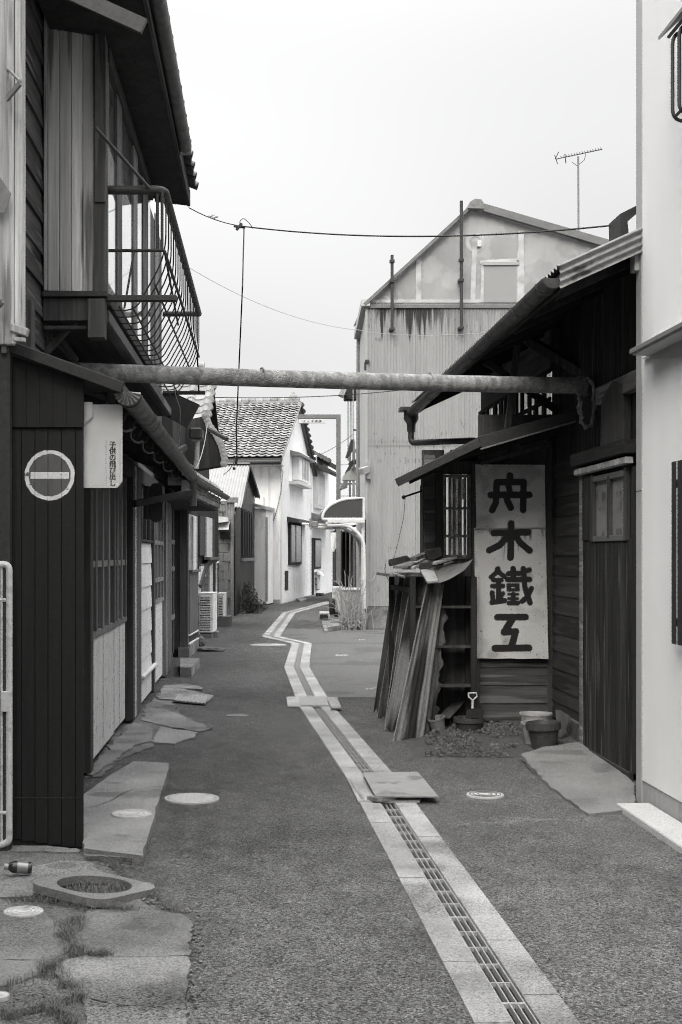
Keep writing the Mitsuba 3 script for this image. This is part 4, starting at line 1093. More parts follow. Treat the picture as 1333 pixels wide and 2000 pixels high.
for r_i in range(9):
    for c_i in range(9):
        x = TU[0]
        d = (r_i + 1) * 0.262
        part(ur, "tile", (np.stack([um - 0.30 - 0.29 * c_i + x[:, 0], vr - (d * 1.0 - 0.262) / hyp + (x[:, 1]) / hyp - x[:, 2] * sl / hyp, zr + 0.03 - (d - 0.262) * sl / hyp + x[:, 1] * sl / hyp + x[:, 2] / hyp], 1), TU[1]), ("tile_0", "tile_1", "tile_0")[(r_i * 5 + c_i * 3) % 3], B, smooth=35)
part(ur, "ridge", tube([[um - 0.1, vr, zr + 0.08], [um - 4.4, vr, zr + 0.08]], 0.08, 10), "tile_1", B, smooth=40)
part(ur, "ridge_end", cat([tube([[um - 0.16, vr, zr + 0.27], [um - 0.28, vr, zr + 0.27]], 0.08, 12), box(um - 0.32, um - 0.12, vr - 0.1, vr + 0.1, zr + 0.08, zr + 0.20, 0.02)]), "tile_2", B, smooth=40)
for i in range(8):
    d = i * 0.27
    part(ur, "verge_tile", lathe([(0, -.10), (.06, -.10), (.065, .10), (0, .10)], 10, (um + 0.01, vr - d / hyp, zr + 0.03 - d * sl / hyp), trimesh.transformations.rotation_matrix(math.pi / 2, [1, 0, 0])), "tile_1", B, smooth=40)
# curved lower verge with its row of round tiles, and a stub of pipe
cv = [B.v(x, y, 20.5) for x, y in ((402, 812), (410, 832), (424, 850), (434, 872), (440, 897), (438, 908))]
part(H2, "porch_gable", prism(Polygon([(q[0], q[2]) for q in cv] + [(cv[-1][0] - .6, cv[-1][2] - 0.1), (cv[0][0] - 0.5, cv[0][2] - .1)]), 0.4, lambda a, b, c_: np.stack([a, 20.5 + c_, b], 1)), "wood_black", B)
ls = LineString([(q[0], q[2]) for q in cv])
for t in np.linspace(0.02, 0.98, 13):
    q = ls.interpolate(t, normalized=True)
    part(H2, "verge_tile", lathe([(0, -.06), (.05, -.06), (.055, .05), (0, .06)], 10, (q.x, 20.46, q.y), trimesh.transformations.rotation_matrix(math.pi / 2, [1, 0, 0])), "tile_1", B, smooth=40)
part(H2, "vent_pipe", cat([tube([B.v(385.5, 862, 15.5), B.v(384.5, 905, 15.5)], 0.027, 12), tube([B.v(384.5, 900, 15.5), B.v(383, 915, 15.5)], 0.033, 12)]), "galvanised", B, smooth=40)
part(H2, "vent_hood", box(*sorted((B.v(371, 0, 15.5)[0], B.v(396, 0, 15.5)[0])), 15.4, 15.7, B.v(0, 861, 15.5)[2], B.v(0, 838, 15.5)[2], 0.02), "slat_dark", B)
part(H2, "eave_pole", beam(B.v(404, 836, 20.2), B.v(444, 858, 19.6), 0.05, 0.05), "wood_black", B)
part(H2, "eave_beam", beam(B.v(328, 890, 15.2), B.v(364, 873, 15.6), 0.05, 0.06), "wood_brown", B)
part(H2, "small_pipe", tube([B.v(338, 890, 14.4), B.v(375, 915, 14.6)], 0.035, 10), "gutter_dark", B, smooth=40)


# air conditioners
def ac_unit(px0, py0, px1, py1, v, fr, depth, label, rows, grp=None, side=0.45, name="air_conditioner", yaw=0.0):
    k = thing(name, label, "air conditioner", grp)
    a, b = fr.v(px0, py1, v), fr.v(px1, py0, v)
    x0, x1, z0, z1 = a[0], b[0], a[2], b[2]
    part(k, "casing", box(x0, x1, v, v + depth, z0, z1, 0.012), "ac_white", fr)
    part(k, "grille_recess", box(x0 + 0.02, x0 + (x1 - x0) * 0.80, v - 0.003, v, z0 + 0.03, z1 - 0.05, 0.001), "grille_dark", fr)
    for i in range(rows):
        z = z0 + 0.035 + (z1 - z0 - 0.09) * (i + 0.5) / rows
        part(k, "slat", box(x0 + 0.018, x0 + (x1 - x0) * 0.81, v - 0.012, v - 0.004, z - 0.006, z + 0.006, 0.002), "ac_white", fr)
    part(k, "foot", cat([box(x0 + 0.02, x1 - 0.02, v + d_, v + d_ + 0.05, z0 - 0.03, z0) for d_ in (0.05, depth - 0.1)]), "steel_grey", fr)
    part(k, "lid", box(x0 - 0.006, x1 + 0.006, v - 0.006, v + depth + 0.006, z1, z1 + 0.014), "ac_white", fr)
    return k


k = ac_unit(388, 1160, 417, 1236, 22.6, B, 0.78, "first white air conditioner unit on concrete blocks by the wooden entrance", 20)
part(k, "block", cat([box(B.v(391, 0, 22.7)[0], B.v(416, 0, 22.7)[0], 22.62, 22.8, 0.0, 0.07), box(B.v(405, 0, 22.7)[0], B.v(424, 0, 22.7)[0], 22.9, 23.3, 0.0, 0.09)]), "old_concrete", B)
k = ac_unit(425, 1160, 438, 1207, 26.2, B, 0.62, "second white air conditioner unit standing behind the first on a dark block", 12)
part(k, "block", box(B.v(425, 0, 26.2)[0], B.v(449, 0, 26.2)[0], 26.15, 26.9, 0.0, 0.20), "trench_concrete", B)

# concrete block pillar with a pale awning
BW = thing("block_wall", "grey concrete block wall with a small pale awning between tiled house and shed", "wall")
vw = 30.2
z_ = lambda y, v=vw: B.v(0, y, v)[2]
xs = [B.v(x, 0, vw)[0] for x in (418, 450.5, 456.5)]
part(BW, "core", box(xs[0] - 0.6, xs[1], vw + 0.03, vw + 0.4, 0, z_(1010)), "block_concrete", B)
for i, z in enumerate(np.arange(0.02, z_(1050), 0.2)):
    for j in range(2):
        a = xs[0] - 0.2 * (i % 2) * 0.5 + j * 0.21
        part(BW, "block", box(a, min(a + 0.205, xs[1]), vw, vw + 0.04, z, z + 0.195, 0.006), "block_concrete", B)
part(BW, "end_post", box(xs[1] + 0.003, xs[2], vw - 0.04, vw + 0.1, 0, z_(1000)), "steel_grey", B)
part(BW, "awning", prism(Polygon([(xs[0] - 0.02, z_(1025)), (xs[0] - 0.02, z_(1008)), (xs[1] - 0.02, z_(1013)), (xs[1] - 0.02, z_(1020))]), 0.5, facing(vw)), "white_paint", B)
part(BW, "awning_sheet", grid(lambda s, t: np.stack([xs[0] + 0.11 + s * (xs[1] - xs[0] - 0.12), vw - 0.02 - 0.4 * t, z_(1020) - 0.18 * t ** 2], 1), 4, 8, 0.004), "white_plastic", B)
part(BW, "dark_box", box(xs[0] + 0.14, xs[1], vw - 0.05, vw - 0.005, z_(1052), z_(1039)), "steel_black", B)

# small shed with a corrugated roof
S = Frame(673)
c = S.g(460, 1203)
uS, vS = c[0], c[1]
SH = thing("small_shed", "little dark shed with a pale corrugated gable roof before the white house", "shed")
ap_, lo, hi = S.u(488, 906, uS + 0.12), S.u(473, 984, uS + 0.12), S.u(506.5, 968, uS + 0.12)
vend = S.u(498, 1182, uS)[1]
part(SH, "side_wall", prism(Polygon([(vS, 0), (vS, lo[2] + (vS - lo[1]) * (ap_[2] - lo[2]) / (ap_[1] - lo[1]) - 0.08), (ap_[1], ap_[2] - 0.1), (vend, ap_[2] + (vend - ap_[1]) * (hi[2] - ap_[2]) / (hi[1] - ap_[1]) - 0.08), (vend, 0)]), 0.06, sidewall(uS, -1)), "slat_dark", S)
part(SH, "front_wall", corrugated([uS - 1.6, vS, 0], [uS - 0.02, vS, 0], [uS - 1.6, vS, lo[2] + .05], [uS - 0.02, vS, lo[2] + .05], 26, 0.012, [0, -1, 0]), "roof_metal_rust", S, smooth=40)
part(SH, "front_cap", box(uS - 0.2, uS + 0.06, vS - 0.06, vS + 0.05, S.u(465, 984, uS)[2], S.u(465, 974, uS)[2]), "steel_grey", S)
dv = np.array([0, ap_[1] - lo[1], ap_[2] - lo[2]]); nn = np.array([0, -dv[2], dv[1]])
part(SH, "roof_sheet", corrugated([uS - 2.2, lo[1] - 0.2, lo[2] - 0.2 * dv[2] / dv[1]], [uS + 0.12, lo[1] - 0.2, lo[2] - 0.2 * dv[2] / dv[1]], [uS - 2.2, ap_[1], ap_[2]], [uS + 0.12, ap_[1], ap_[2]], 34, 0.013, nn), "roof_metal_pale", S, smooth=40)
part(SH, "roof_back", corrugated([uS - 2.2, hi[1], hi[2]], [uS + 0.12, hi[1], hi[2]], [uS - 2.2, ap_[1], ap_[2] - .02], [uS + 0.12, ap_[1], ap_[2] - .02], 34, 0.013, [0, 1, 1]), "roof_metal_pale", S, smooth=40)
part(SH, "ridge_cap", cat([beam([uS - 2.2, ap_[1] - .05, ap_[2] + 0.01], [uS + 0.13, ap_[1] - .05, ap_[2] + 0.01], 0.2, 0.03)]), "roof_metal_pale", S)
part(SH, "verge_board", cat([beam([uS + 0.13, ap_[1], ap_[2] - .04], [uS + 0.13, hi[1], hi[2] - .04], 0.03, 0.1), beam([uS + 0.13, ap_[1], ap_[2] - .04], [uS + 0.13, lo[1], lo[2] - .04], 0.03, 0.05)]), "steel_black", S)
part(SH, "soffit", (np.array([[uS, ap_[1], ap_[2] - .06], [uS + .12, ap_[1], ap_[2] - .06], [uS + .12, hi[1], hi[2] - .06], [uS, hi[1], hi[2] - .06]]), np.array([[0, 1, 2], [0, 2, 3]])), "wood_black", S)
w = part(SH, "window", box(uS - 0.01, uS + 0.02, S.u(471, 0, uS)[1], S.u(491, 0, uS)[1], S.u(480, 1093, uS)[2], S.u(480, 996, uS)[2]), "wood_black", S)
for x in (472, 476.5, 481, 485.5, 490):
    v = S.u(x, 0, uS)[1]
    part(w, "bar", box(uS + 0.02, uS + 0.05, v - 0.05, v + 0.05, S.u(480, 1088, uS)[2], S.u(480, 1000, uS)[2]), "steel_dark", S)
part(w, "sill", box(uS, uS + 0.08, S.u(470, 0, uS)[1], S.u(492, 0, uS)[1], S.u(480, 1096, uS)[2], S.u(480, 1090, uS)[2]), "steel_grey", S)
part(SH, "meter_box", box(uS + 0.0, uS + 0.2, vend - 0.1, vend + 0.1, S.u(498, 1048, uS)[2], S.u(498, 1008, uS)[2]), "slat_dark", S)


def leaves(center, r, n, size, seed):
    g = np.random.default_rng(seed)
    d = g.normal(size=(n, 3)); d /= np.linalg.norm(d, axis=1, keepdims=True)
    p = center + d * np.asarray(r) * (g.random((n, 1)) ** 0.4)
    a = g.normal(size=(n, 3)); a /= np.linalg.norm(a, axis=1, keepdims=True)
    b = np.cross(a, g.normal(size=(n, 3))); b /= np.maximum(np.linalg.norm(b, axis=1, keepdims=True), 1e-9)
    s = size * g.uniform(0.5, 1.2, (n, 1))
    v = np.stack([p - a * s, p + b * s * 0.45 + [0, 0, 0.004], p + a * s, p - b * s * 0.45], 1).reshape(-1, 3)
    i = np.arange(n)[:, None] * 4
    return v, np.vstack([i + [0, 1, 2], i + [0, 2, 3]])


c = W0.g(485, 1198)
k = thing("shrub", "leafy shrub growing at the foot of the dark shed wall", "shrub")
part(k, "leaf_crown", cat([leaves(c + [0, 0, 0.32], (0.26, 0.25, 0.33), 900, 0.035, 1), leaves(c + [0.18, 0.1, 0.16], (0.30, 0.25, 0.18), 560, 0.035, 2), leaves(c + [-0.02, 0, 0.62], (0.10, 0.12, 0.16), 120, 0.03, 3)]), "leaf")
part(k, "stem", cat([tube([c + [a, 0, 0], c + [a * 2, b, 0.4], c + [a * 3, b * 2, 0.6]], [0.012, 0.008, 0.003], 6) for a, b in ((-.02, .02), (.03, -.04), (.05, .05))]), "wood_brown")

# ================================================================== THE WHITE HOUSE AT THE BEND
Hh = Frame(954)
c = Hh.g(555, 1178)
uH, vH = c[0], c[1] - 0.6
WH = thing("white_house", "white plastered house with a wavy grey tile roof at the bend of the lane", "house")
er, rr_ = Hh.u(551, 893, uH + 0.12), Hh.u(588, 787, uH + 0.12)
ve, ze, vr, zr = er[1], er[2], rr_[1], rr_[2]
print("white house", uH, vH, "eave", ve, ze, "ridge", vr, zr)
sl = (zr - ze) / (vr - ve); hyp = math.hypot(1, sl)
wall = Polygon([(vH, 0), (vH, ze + (vH - ve) * sl - 0.12), (vr, zr - 0.14), (2 * vr - vH, ze + (vH - ve) * sl - 0.12), (2 * vr - vH, 0)])
part(WH, "wall", prism(wall, 7.0, sidewall(uH, -1)), "far_plaster", Hh)
part(WH, "corner_trim", cat([box(uH - 0.02, uH + 0.02, vH - 0.02, vH + 0.05, 0, ze), box(uH - .36, uH - .30, vH - 0.012, vH, 0, ze - .1), box(uH - 0.5, uH - 0.46, vH - 0.05, vH - .002, 0.03, 3.0)]), "trim_pale", Hh)
part(WH, "base", box(uH - 4, uH + 0.004, vH - 0.006, vH - 0.0005, 0, 0.12), "plinth", Hh)
rf = part(WH, "roof", prism(Polygon([(ve, ze - .03), (vr, zr - .03), (2 * vr - ve, ze - .03), (2 * vr - ve, ze - .13), (vr, zr - .14), (ve, ze - .13)]), 7.0, sidewall(uH + 0.12, -1)), "tile_dark", Hh)
part(rf, "eave_board", box(uH - 6, uH + 0.1, ve - 0.05, ve + 0.03, ze - 0.19, ze - 0.05), "steel_dark", Hh)
part(rf, "eave_gutter", halfpipe([uH - 6, ve - 0.1, ze - 0.08], [uH + 0.1, ve - 0.1, ze - 0.08], 0.06, 0.005, 10), "steel_grey", Hh, smooth=40)
part(rf, "soffit", box(uH - 6, uH + 0.08, ve, vH, ze - 0.22, ze - 0.18), "trim_grey", Hh)
tw, nrow = 0.215, 22
L = math.hypot(vr - ve, zr - ze)
tl = L / nrow
TW = tile_mesh(tw, tl, th=0.012, rise=0.03, n=8, lift=0.048)
for r_i in range(nrow):
    jit = np.random.default_rng(r_i)
    for c_i in range(13):
        x = TW[0]
        d = r_i * tl
        o = jit.normal(0, 0.006)
        part(rf, "tile", (np.stack([uH + 0.10 - tw * (c_i + 1) + x[:, 0] + o, vr - d / hyp + x[:, 1] / hyp - x[:, 2] * sl / hyp, zr - d * sl / hyp + x[:, 1] * sl / hyp + x[:, 2] / hyp], 1), TW[1]), f"tile_{jit.integers(3)}", Hh, smooth=35)
rd = part(rf, "ridge", box(uH - 3.0, uH + 0.12, vr - 0.09, vr + 0.09, zr, zr + 0.07, 0.01), "tile_1", Hh)
for i in range(13):
    a = uH + 0.08 - 0.225 * i
    part(rf, "ridge_tile", tube([[a, vr, zr + 0.09], [a - 0.215, vr, zr + 0.09]], 0.085, 10), f"tile_{i % 3}", Hh, smooth=40)
part(rf, "ridge_end", cat([box(uH - 0.22, uH - 0.02, vr - 0.09, vr + 0.09, zr + 0.1, zr + 0.26, 0.03), lathe([(0, .0), (.07, 0), (.05, .1), (0, .14)], 10, (uH - 0.12, vr, zr + 0.24))]), "tile_2", Hh, smooth=40)
part(rf, "verge_board", beam([uH + 0.13, vr, zr - .06], [uH + 0.13, 2 * vr - ve, ze - .06], 0.05, 0.16), "wood_black", Hh)
part(rf, "verge_board", beam([uH + 0.13, vr, zr - .03], [uH + 0.13, ve, ze - .03], 0.03, 0.06), "trim_grey", Hh)
for i in range(12):
    t = (i + 0.5) / 12
    part(rf, "verge_tile", lathe([(0, -.12), (.06, -.12), (.065, .12), (0, .12)], 10, (uH + 0.14, vr + (vr - ve) * t, zr + (ze - zr) * t + .05), trimesh.transformations.rotation_matrix(math.pi / 2, [1, 0, 0])), "tile_dark", Hh, smooth=40)


def hu(x, y, u=None):
    return Hh.u(x, y, uH if u is None else u)


# windows on the lane side
w = part(WH, "bay_window", box(uH, uH + 0.22, hu(571, 0)[1], hu(591, 0)[1], hu(580, 940)[2], hu(580, 886)[2]), "far_plaster", Hh)
part(w, "hood", prism(Polygon([(0, hu(566, 878)[2]), (0.32, hu(566, 884)[2]), (0.32, hu(566, 889)[2]), (0, hu(566, 889)[2])]), hu(596, 0)[1] - hu(567, 0)[1], lambda x, y, z: np.stack([uH + x, hu(567, 0)[1] + z, y], 1)), "steel_grey", Hh)
part(w, "pane", box(uH + 0.22, uH + 0.226, hu(577.5, 0)[1], hu(589, 0)[1], hu(580, 936)[2], hu(580, 893)[2]), "glass_grime", Hh)
for x in (577, 583, 588.5):
    part(w, "mullion", box(uH + 0.22, uH + 0.24, hu(x, 0)[1] - 0.06, hu(x, 0)[1] + 0.06, hu(580, 938)[2], hu(580, 891)[2]), "trim_pale", Hh)
part(w, "sill", box(uH, uH + 0.30, hu(565, 0)[1], hu(592, 0)[1], hu(580, 951)[2], hu(580, 945)[2]), "trim_pale", Hh)
w = part(WH, "lower_window", box(uH - 0.02, uH + 0.06, hu(563, 0)[1], hu(586, 0)[1], hu(573, 1103)[2], hu(573, 1022)[2]), "wood_black", Hh)
part(w, "pane", box(uH + 0.06, uH + 0.065, hu(565.5, 0)[1], hu(573, 0)[1], hu(573, 1098)[2], hu(573, 1026)[2]), "glass_dark", Hh)
part(w, "pane", box(uH + 0.06, uH + 0.065, hu(575, 0)[1], hu(584, 0)[1], hu(573, 1098)[2], hu(573, 1026)[2]), "glass_dark", Hh)
part(WH, "canopy", prism(Polygon([(0, hu(573, 1011)[2]), (0.35, hu(573, 1017)[2]), (0.35, hu(573, 1023)[2]), (0, hu(573, 1021)[2])]), hu(596, 0)[1] - hu(561, 0)[1], lambda x, y, z: np.stack([uH + x, hu(561, 0)[1] + z, y], 1)), "steel_dark", Hh)
part(WH, "vent", box(uH - 0.01, uH + 0.015, hu(556.5, 0)[1], hu(562.5, 0)[1], hu(559, 1153)[2], hu(559, 1115)[2]), "slat_dark", Hh)
part(WH, "insulator", cat([lathe([(0, -.05), (.05, -.04), (.03, 0), (.055, .03), (0, .07)], 10, Hh.v(x, y, vH - 0.2)) for x, y in ((538, 909), (543, 917), (541, 912))] + [beam(Hh.v(547, 906, vH - 0.1), Hh.v(553, 923, vH - 0.1), 0.06, 0.04)]), "white_plastic", Hh, smooth=40)
part(WH, "wall_wire", tube(np.vstack([Hh.v(553, 923, vH - 0.15), Hh.v(549, 960, vH - 0.05), Hh.v(540, 1000, vH - 0.03), Hh.v(528, 1035, vH - 0.03), Hh.v(516, 1062, vH - 0.04)]), 0.008, 5), "wire_black", Hh)
# low white annex before it
va = vH - 1.3
xa = [Hh.v(x, 0, va)[0] for x in (470, 520, 524)]
part(WH, "annex", box(xa[0], xa[1], va, vH - 0.01, 0.03, Hh.v(0, 996, va)[2]), "far_plaster", Hh)
part(WH, "annex_roof", prism(Polygon([(xa[0], Hh.v(0, 986, va)[2]), (xa[0], Hh.v(0, 980, va)[2]), (xa[2], Hh.v(0, 993, va)[2]), (xa[2], Hh.v(0, 999, va)[2])]), 1.3, lambda a, b, c_: np.stack([a, va - 0.1 + c_, b], 1)), "trim_grey", Hh)
part(WH, "down_pipe", tube([Hh.v(521.5, 1175, va - .05), Hh.v(521.5, 1010, va - .05)], 0.035, 8), "trim_grey", Hh)

# the next house along the lane
NH = thing("eaved_house", "pale house with projecting tiled eaves just beyond the white tile-roofed house", "house")
v0 = 2 * vr - vH + 0.01
v0 = max(v0, hu(596, 0)[1])
v1 = v0 + 9
part(NH, "wall", box(uH - 5, uH + 0.02, v0, v1, 0, hu(604, 885)[2] - 0.1), "far_plaster", Hh)
uu = uH + 0.02
zz_ = lambda y: hu(604, y)[2]
part(NH, "gable_wall", prism(Polygon([(v0, zz_(905)), (v0 + 2.2, zz_(868)), (v1, zz_(900))]), 4, sidewall(uu, -1)), "far_plaster", Hh)
vx = v0 + 1.6
part(NH, "eave_roof", prism(Polygon([(uu - 0.9, hu(600, 872)[2] + .35), (uu - 0.9, hu(600, 872)[2] + .25), (uu + 0.42, zz_(900) - 0.06), (uu + 0.42, zz_(893))]), 3.2, lambda a, b, c_: np.stack([a, vx + c_, b], 1)), "wood_black", Hh)
for i in range(9):
    t = i / 8
    part(NH, "eave_tile", lathe([(0, -.16), (.075, -.16), (.08, .16), (0, .16)], 10, (uu - 0.5 + 0.9 * t, vx - 0.02, hu(600, 872)[2] + .20 + (zz_(891) - hu(600, 872)[2] - .20) * t), trimesh.transformations.rotation_matrix(math.pi / 2, [1, 0, 0])), "tile_dark", Hh, smooth=40)
part(NH, "window_hood", prism(Polygon([(0, zz_(907)), (0.55, zz_(922)), (0.6, zz_(918)), (0.6, zz_(914)), (0.05, zz_(900))]), 3.0, lambda a, b, c_: np.stack([uu + a, v0 + 0.3 + c_, b], 1)), "steel_dark", Hh)
part(NH, "shutter_box", box(uu, uu + 0.14, v0 + 0.5, v0 + 2.6, zz_(990), zz_(918)), "trim_pale", Hh)
for a, b in ((0.6, 1.2), (1.25, 1.9), (1.95, 2.55)):
    part(NH, "shutter", box(uu + 0.14, uu + 0.155, v0 + a, v0 + b, zz_(985), zz_(922)), "trim_pale", Hh)
part(NH, "lower_roof", prism(Polygon([(0, zz_(1000)), (0.75, zz_(1018)), (0.75, zz_(1023)), (0, zz_(1010))]), 4.0, lambda a, b, c_: np.stack([uu + a, v0 + c_, b], 1)), "steel_grey", Hh)
part(NH, "gutter_pipe", tube([[uu + 0.78, v0 - 0.1, zz_(1019)], [uu + 0.78, v0 + 4, zz_(1019)]], 0.05, 8), "white_paint", Hh, smooth=40)
part(NH, "door", box(uu, uu + 0.03, v0 + 0.05, v0 + 0.5, 0.05, zz_(1050)), "wood_black", Hh)
part(NH, "window", box(uu, uu + 0.04, v0 + 0.6, v0 + 2.4, zz_(1112), zz_(1050)), "wood_black", Hh)
part(NH, "window_pane", box(uu + 0.04, uu + 0.046, v0 + 0.75, v0 + 2.25, zz_(1108), zz_(1054)), "glass_dark", Hh)
k = ac_unit(592, 976, 600.5, 1003, v0 + 0.1, Hh, 0.8, "white air conditioner hung high on the wall of the eaved house", 8)
part(k, "bracket", beam(Hh.v(590, 1005, v0 + 0.3), Hh.v(608, 1006, v0 + 0.3), 0.4, 0.04), "steel_dark", Hh)
k = ac_unit(611, 1124, 622, 1151, 46.0, Hh, 0.6, "white air conditioner unit on the ground by the eaved house under a pale cover", 9)
part(k, "cover_sheet", grid(lambda s, t: np.stack([Hh.v(609, 0, 46)[0] + s * (Hh.v(630, 0, 46)[0] - Hh.v(609, 0, 46)[0]), 45.9 + 0.8 * t, Hh.v(0, 1125, 46)[2] + 0.02 + 0.16 * np.sin(np.pi * s) ** 0.7], 1), 10, 4, 0.01), "cloth_white", Hh)
part(k, "stand", cat([box(Hh.v(612, 0, 46)[0] + i * 0.09, Hh.v(612, 0, 46)[0] + i * 0.09 + 0.04, 46, 46.4, 0.0, 0.1) for i in range(4)]), "steel_black", Hh)
for (pts, lab) in (([(576, 1168), (590, 1166), (602, 1170), (588, 1174)], "pale flat slab by the lower window of the white house"), ([(592, 1161), (618, 1160), (616, 1165), (594, 1166)], "pale flat slab before the dark door of the eaved house")):
    solo("door_slab", prism(gpoly(pts, 0.05), 0.06, flat(0)), "old_concrete_pale", lab, "slab")

# ================================================================== FAR END OF THE LANE
def wv(x, y, v):
    return W0.v(x, y, v)


def vbox(x0, x1, y0, y1, v, d, c=0.004):
    a, b = wv(x0, y1, v), wv(x1, y0, v)
    return box(a[0], b[0], v, v + d, a[2], b[2], c)


FH = thing("end_house", "white walled house closing the view at the far end of the lane", "house")
part(FH, "wall", vbox(600, 656, 1042, 1142, 56, 6), "far_plaster")
part(FH, "grey_panel", vbox(617, 645, 1052, 1069, 53, 0.3), "trim_grey")
part(FH, "door_panel", vbox(617, 632, 1069, 1138, 53, 0.2), "trim_grey")
part(FH, "door_post", vbox(631.5, 636, 1069, 1138, 52.8, 0.2), "wood_black")
part(FH, "window", cat([vbox(612, 640, 1030, 1051, 54, 0.2), vbox(619, 627, 1033, 1047, 53.9, 0.1), vbox(630, 638, 1033, 1047, 53.9, 0.1)]), "trim_pale")
part(FH, "window_frame", cat([vbox(611, 641, 1048.5, 1051, 53.8, 0.1), vbox(627.5, 629.5, 1030, 1050, 53.8, 0.1), vbox(638.5, 640, 1030, 1050, 53.8, 0.1)]), "wood_black")
rf = part(FH, "roof", prism(Polygon([(2.2, 2.75), (2.2, 2.6), (3.9, 3.35), (4.9, 3.75), (4.9, 3.95), (3.4, 3.2)]), 5, lambda a, b, c: np.stack([a, 50 + c, b], 1)), "tile_1")
part(FH, "gable_board", prism(Polygon([(wv(618, 975, 49)[0], wv(618, 975, 49)[2]), (wv(630, 1000, 49)[0], wv(630, 1000, 49)[2]), (wv(629, 1018, 49)[0], wv(629, 1018, 49)[2]), (wv(620, 1000, 49)[0], wv(620, 1000, 49)[2])]), 0.2, facing(49)), "wood_black")
UP = thing("utility_pole", "distant thin utility pole with a cross wire above the far roofs", "utility pole")
part(UP, "pole", tube([wv(634.5, 1020, 90), wv(634.5, 917, 90)], 0.14, 10), "trim_grey", smooth=40)
part(UP, "cross_arm", cat([beam(wv(630, 940, 90), wv(640, 936, 90), 0.12, 0.12), beam(wv(628, 934, 90), wv(633, 938, 90), 0.1, 0.1)]), "trim_grey")
for (a_, b_, sg, rad, lab) in ((wv(560, 945, 92), wv(700, 945, 88), 0.0, 0.055, "thickest far wire, level above the lane's end"), (wv(560, 962, 92), wv(700, 968, 88), 0.1, 0.018, "faint far wire lowest over the lane's end"),
                               (wv(610, 940, 90), wv(660, 936, 90), 0.3, 0.02, "short drooping wire at the distant pole"), (wv(560, 905, 60), wv(760, 902, 62), 0.1, 0.010, "faint wire just below the gateway sign's arm"), (wv(625, 888, 44), wv(690, 848, 44), 0.05, 0.008, "slanting wire rising to the right behind the gateway post")):
    solo("far_wire", tube(line(a_, b_, 12, sg), rad, 5), "wire_black", lab, "wire")
k = thing("alley_fence", "dark open lean-to with posts on the right at the end of the lane", "lean-to")
part(k, "back", vbox(655, 700, 1036, 1150, 43.5, 0.1), "wood_brown")
part(k, "side_wall", cat([vbox(692, 700, 1036, 1150, 40.9, 2.6), vbox(656, 658, 1036, 1150, 42.0, 1.5)]), "wood_brown")
part(k, "ceiling", vbox(656, 700, 1036, 1039, 40.9, 2.6), "wood_brown")
for x in (657, 668, 676, 684, 692):
    part(k, "post", vbox(x - 1, x + 0.8, 1035, 1150, 40.8, 0.06), "wood_black" if x < 680 else "steel_grey")
part(k, "panel", cat([vbox(658.5, 668, 1080, 1121, 40.9, 0.05), vbox(658.5, 668, 1125, 1146, 40.9, 0.05)]), "steel_dark")
part(k, "roof", cat([beam(wv(652, 1044, 40), wv(658, 1033, 40), 0.3, 0.06), beam(wv(658, 1033, 40), wv(700, 1026, 40), 0.3, 0.06)]), "wood_black")
solo("hanging_cloth", grid(lambda s, t: np.stack([wv(645, 0, 39)[0] + s * 0.30 * (1 - 0.25 * t) + 0.03 * t, 39 + 0.04 * np.sin(9 * s + 3 * t), wv(0, 1040, 39)[2] - t * (0.48 + 0.07 * np.sin(6 * s))], 1), 14, 12, 0.006), "cloth_white", "pale cloth hanging to dry under the lean-to at the lane's end", "cloth", smooth=True)

# ================================================================== THE CORRUGATED WORKSHOP (gable towards the camera)
VW = 25.7
w_ = lambda x, y, v=VW: W0.v(x, y, v)
WK = thing("corrugated_workshop", "tall gabled workshop clad in grey corrugated metal on the right of the lane", "workshop")
gl, pk, gr = w_(722, 590), w_(925, 402), w_(1180, 476)
X0, XR = w_(717, 600)[0], 9.5
zc = w_(800, 597)[2]
zr_end = gr[2] + (gr[2] - pk[2]) / (gr[0] - pk[0]) * (XR - gr[0])
part(WK, "wall", cat([box(X0 + 0.03, XR, VW + 0.06, VW + 2.2, 0, zc), box(X0 + 1.4, XR, VW + 2.2, VW + 12, 0, zc)]), "steel_grey")
part(WK, "gable_board", prism(Polygon([(X0, zc), (gl[0], gl[2]), (pk[0], pk[2]), (XR, zr_end), (XR, zc)]), 0.05, lambda a, b, c: np.stack([a, VW + 0.02 + c, b], 1)), "workshop_board", label="patched plaster board gable")
zseam = w_(0, 862)[2]
for z0, z1, vv in ((0.42, zseam + 0.04, VW), (zseam, zc - 0.04, VW - 0.012)):
    for i in range(8):
        a, b = X0 + i * 0.91, X0 + (i + 1) * 0.91 + 0.02
        part(WK, "corrugated_sheet", corrugated([a, vv - 0.003 * (i % 2), z0], [b, vv - 0.003 * (i % 2), z0], [a, vv - 0.003 * (i % 2), z1], [b, vv - 0.003 * (i % 2), z1], 16, 0.009, [0, -1, 0], per=6), "workshop_metal", smooth=40)
part(WK, "cornice", box(X0 - 0.06, XR, VW - 0.05, VW + 0.01, zc - 0.05, zc + 0.02), "flashing_grey")
part(WK, "corner_flashing", box(X0 - 0.03, X0 + 0.012, VW - 0.03, VW + 0.06, 0.4, zc - .05), "trim_grey")
part(WK, "footing", box(X0 + 0.02, XR, VW - 0.005, VW + 0.3, 0, 0.41), "old_concrete_pale")
part(WK, "side_wall", box(X0 - 0.02, X0 + 0.028, VW + 0.08, VW + 2.2, 0.0, zc), "roof_metal_pale")
rf = part(WK, "roof", cat([prism(Polygon([(gl[0] - 0.12, gl[2] - 0.10), (gl[0] - 0.12, gl[2] - 0.06), (pk[0], pk[2] + 0.06), (XR + .3, zr_end + 0.02), (XR + .3, zr_end - 0.04), (pk[0], pk[2])]), 2.3, lambda a, b, c: np.stack([a, VW - 0.10 + c, b], 1))]), "flashing_grey")
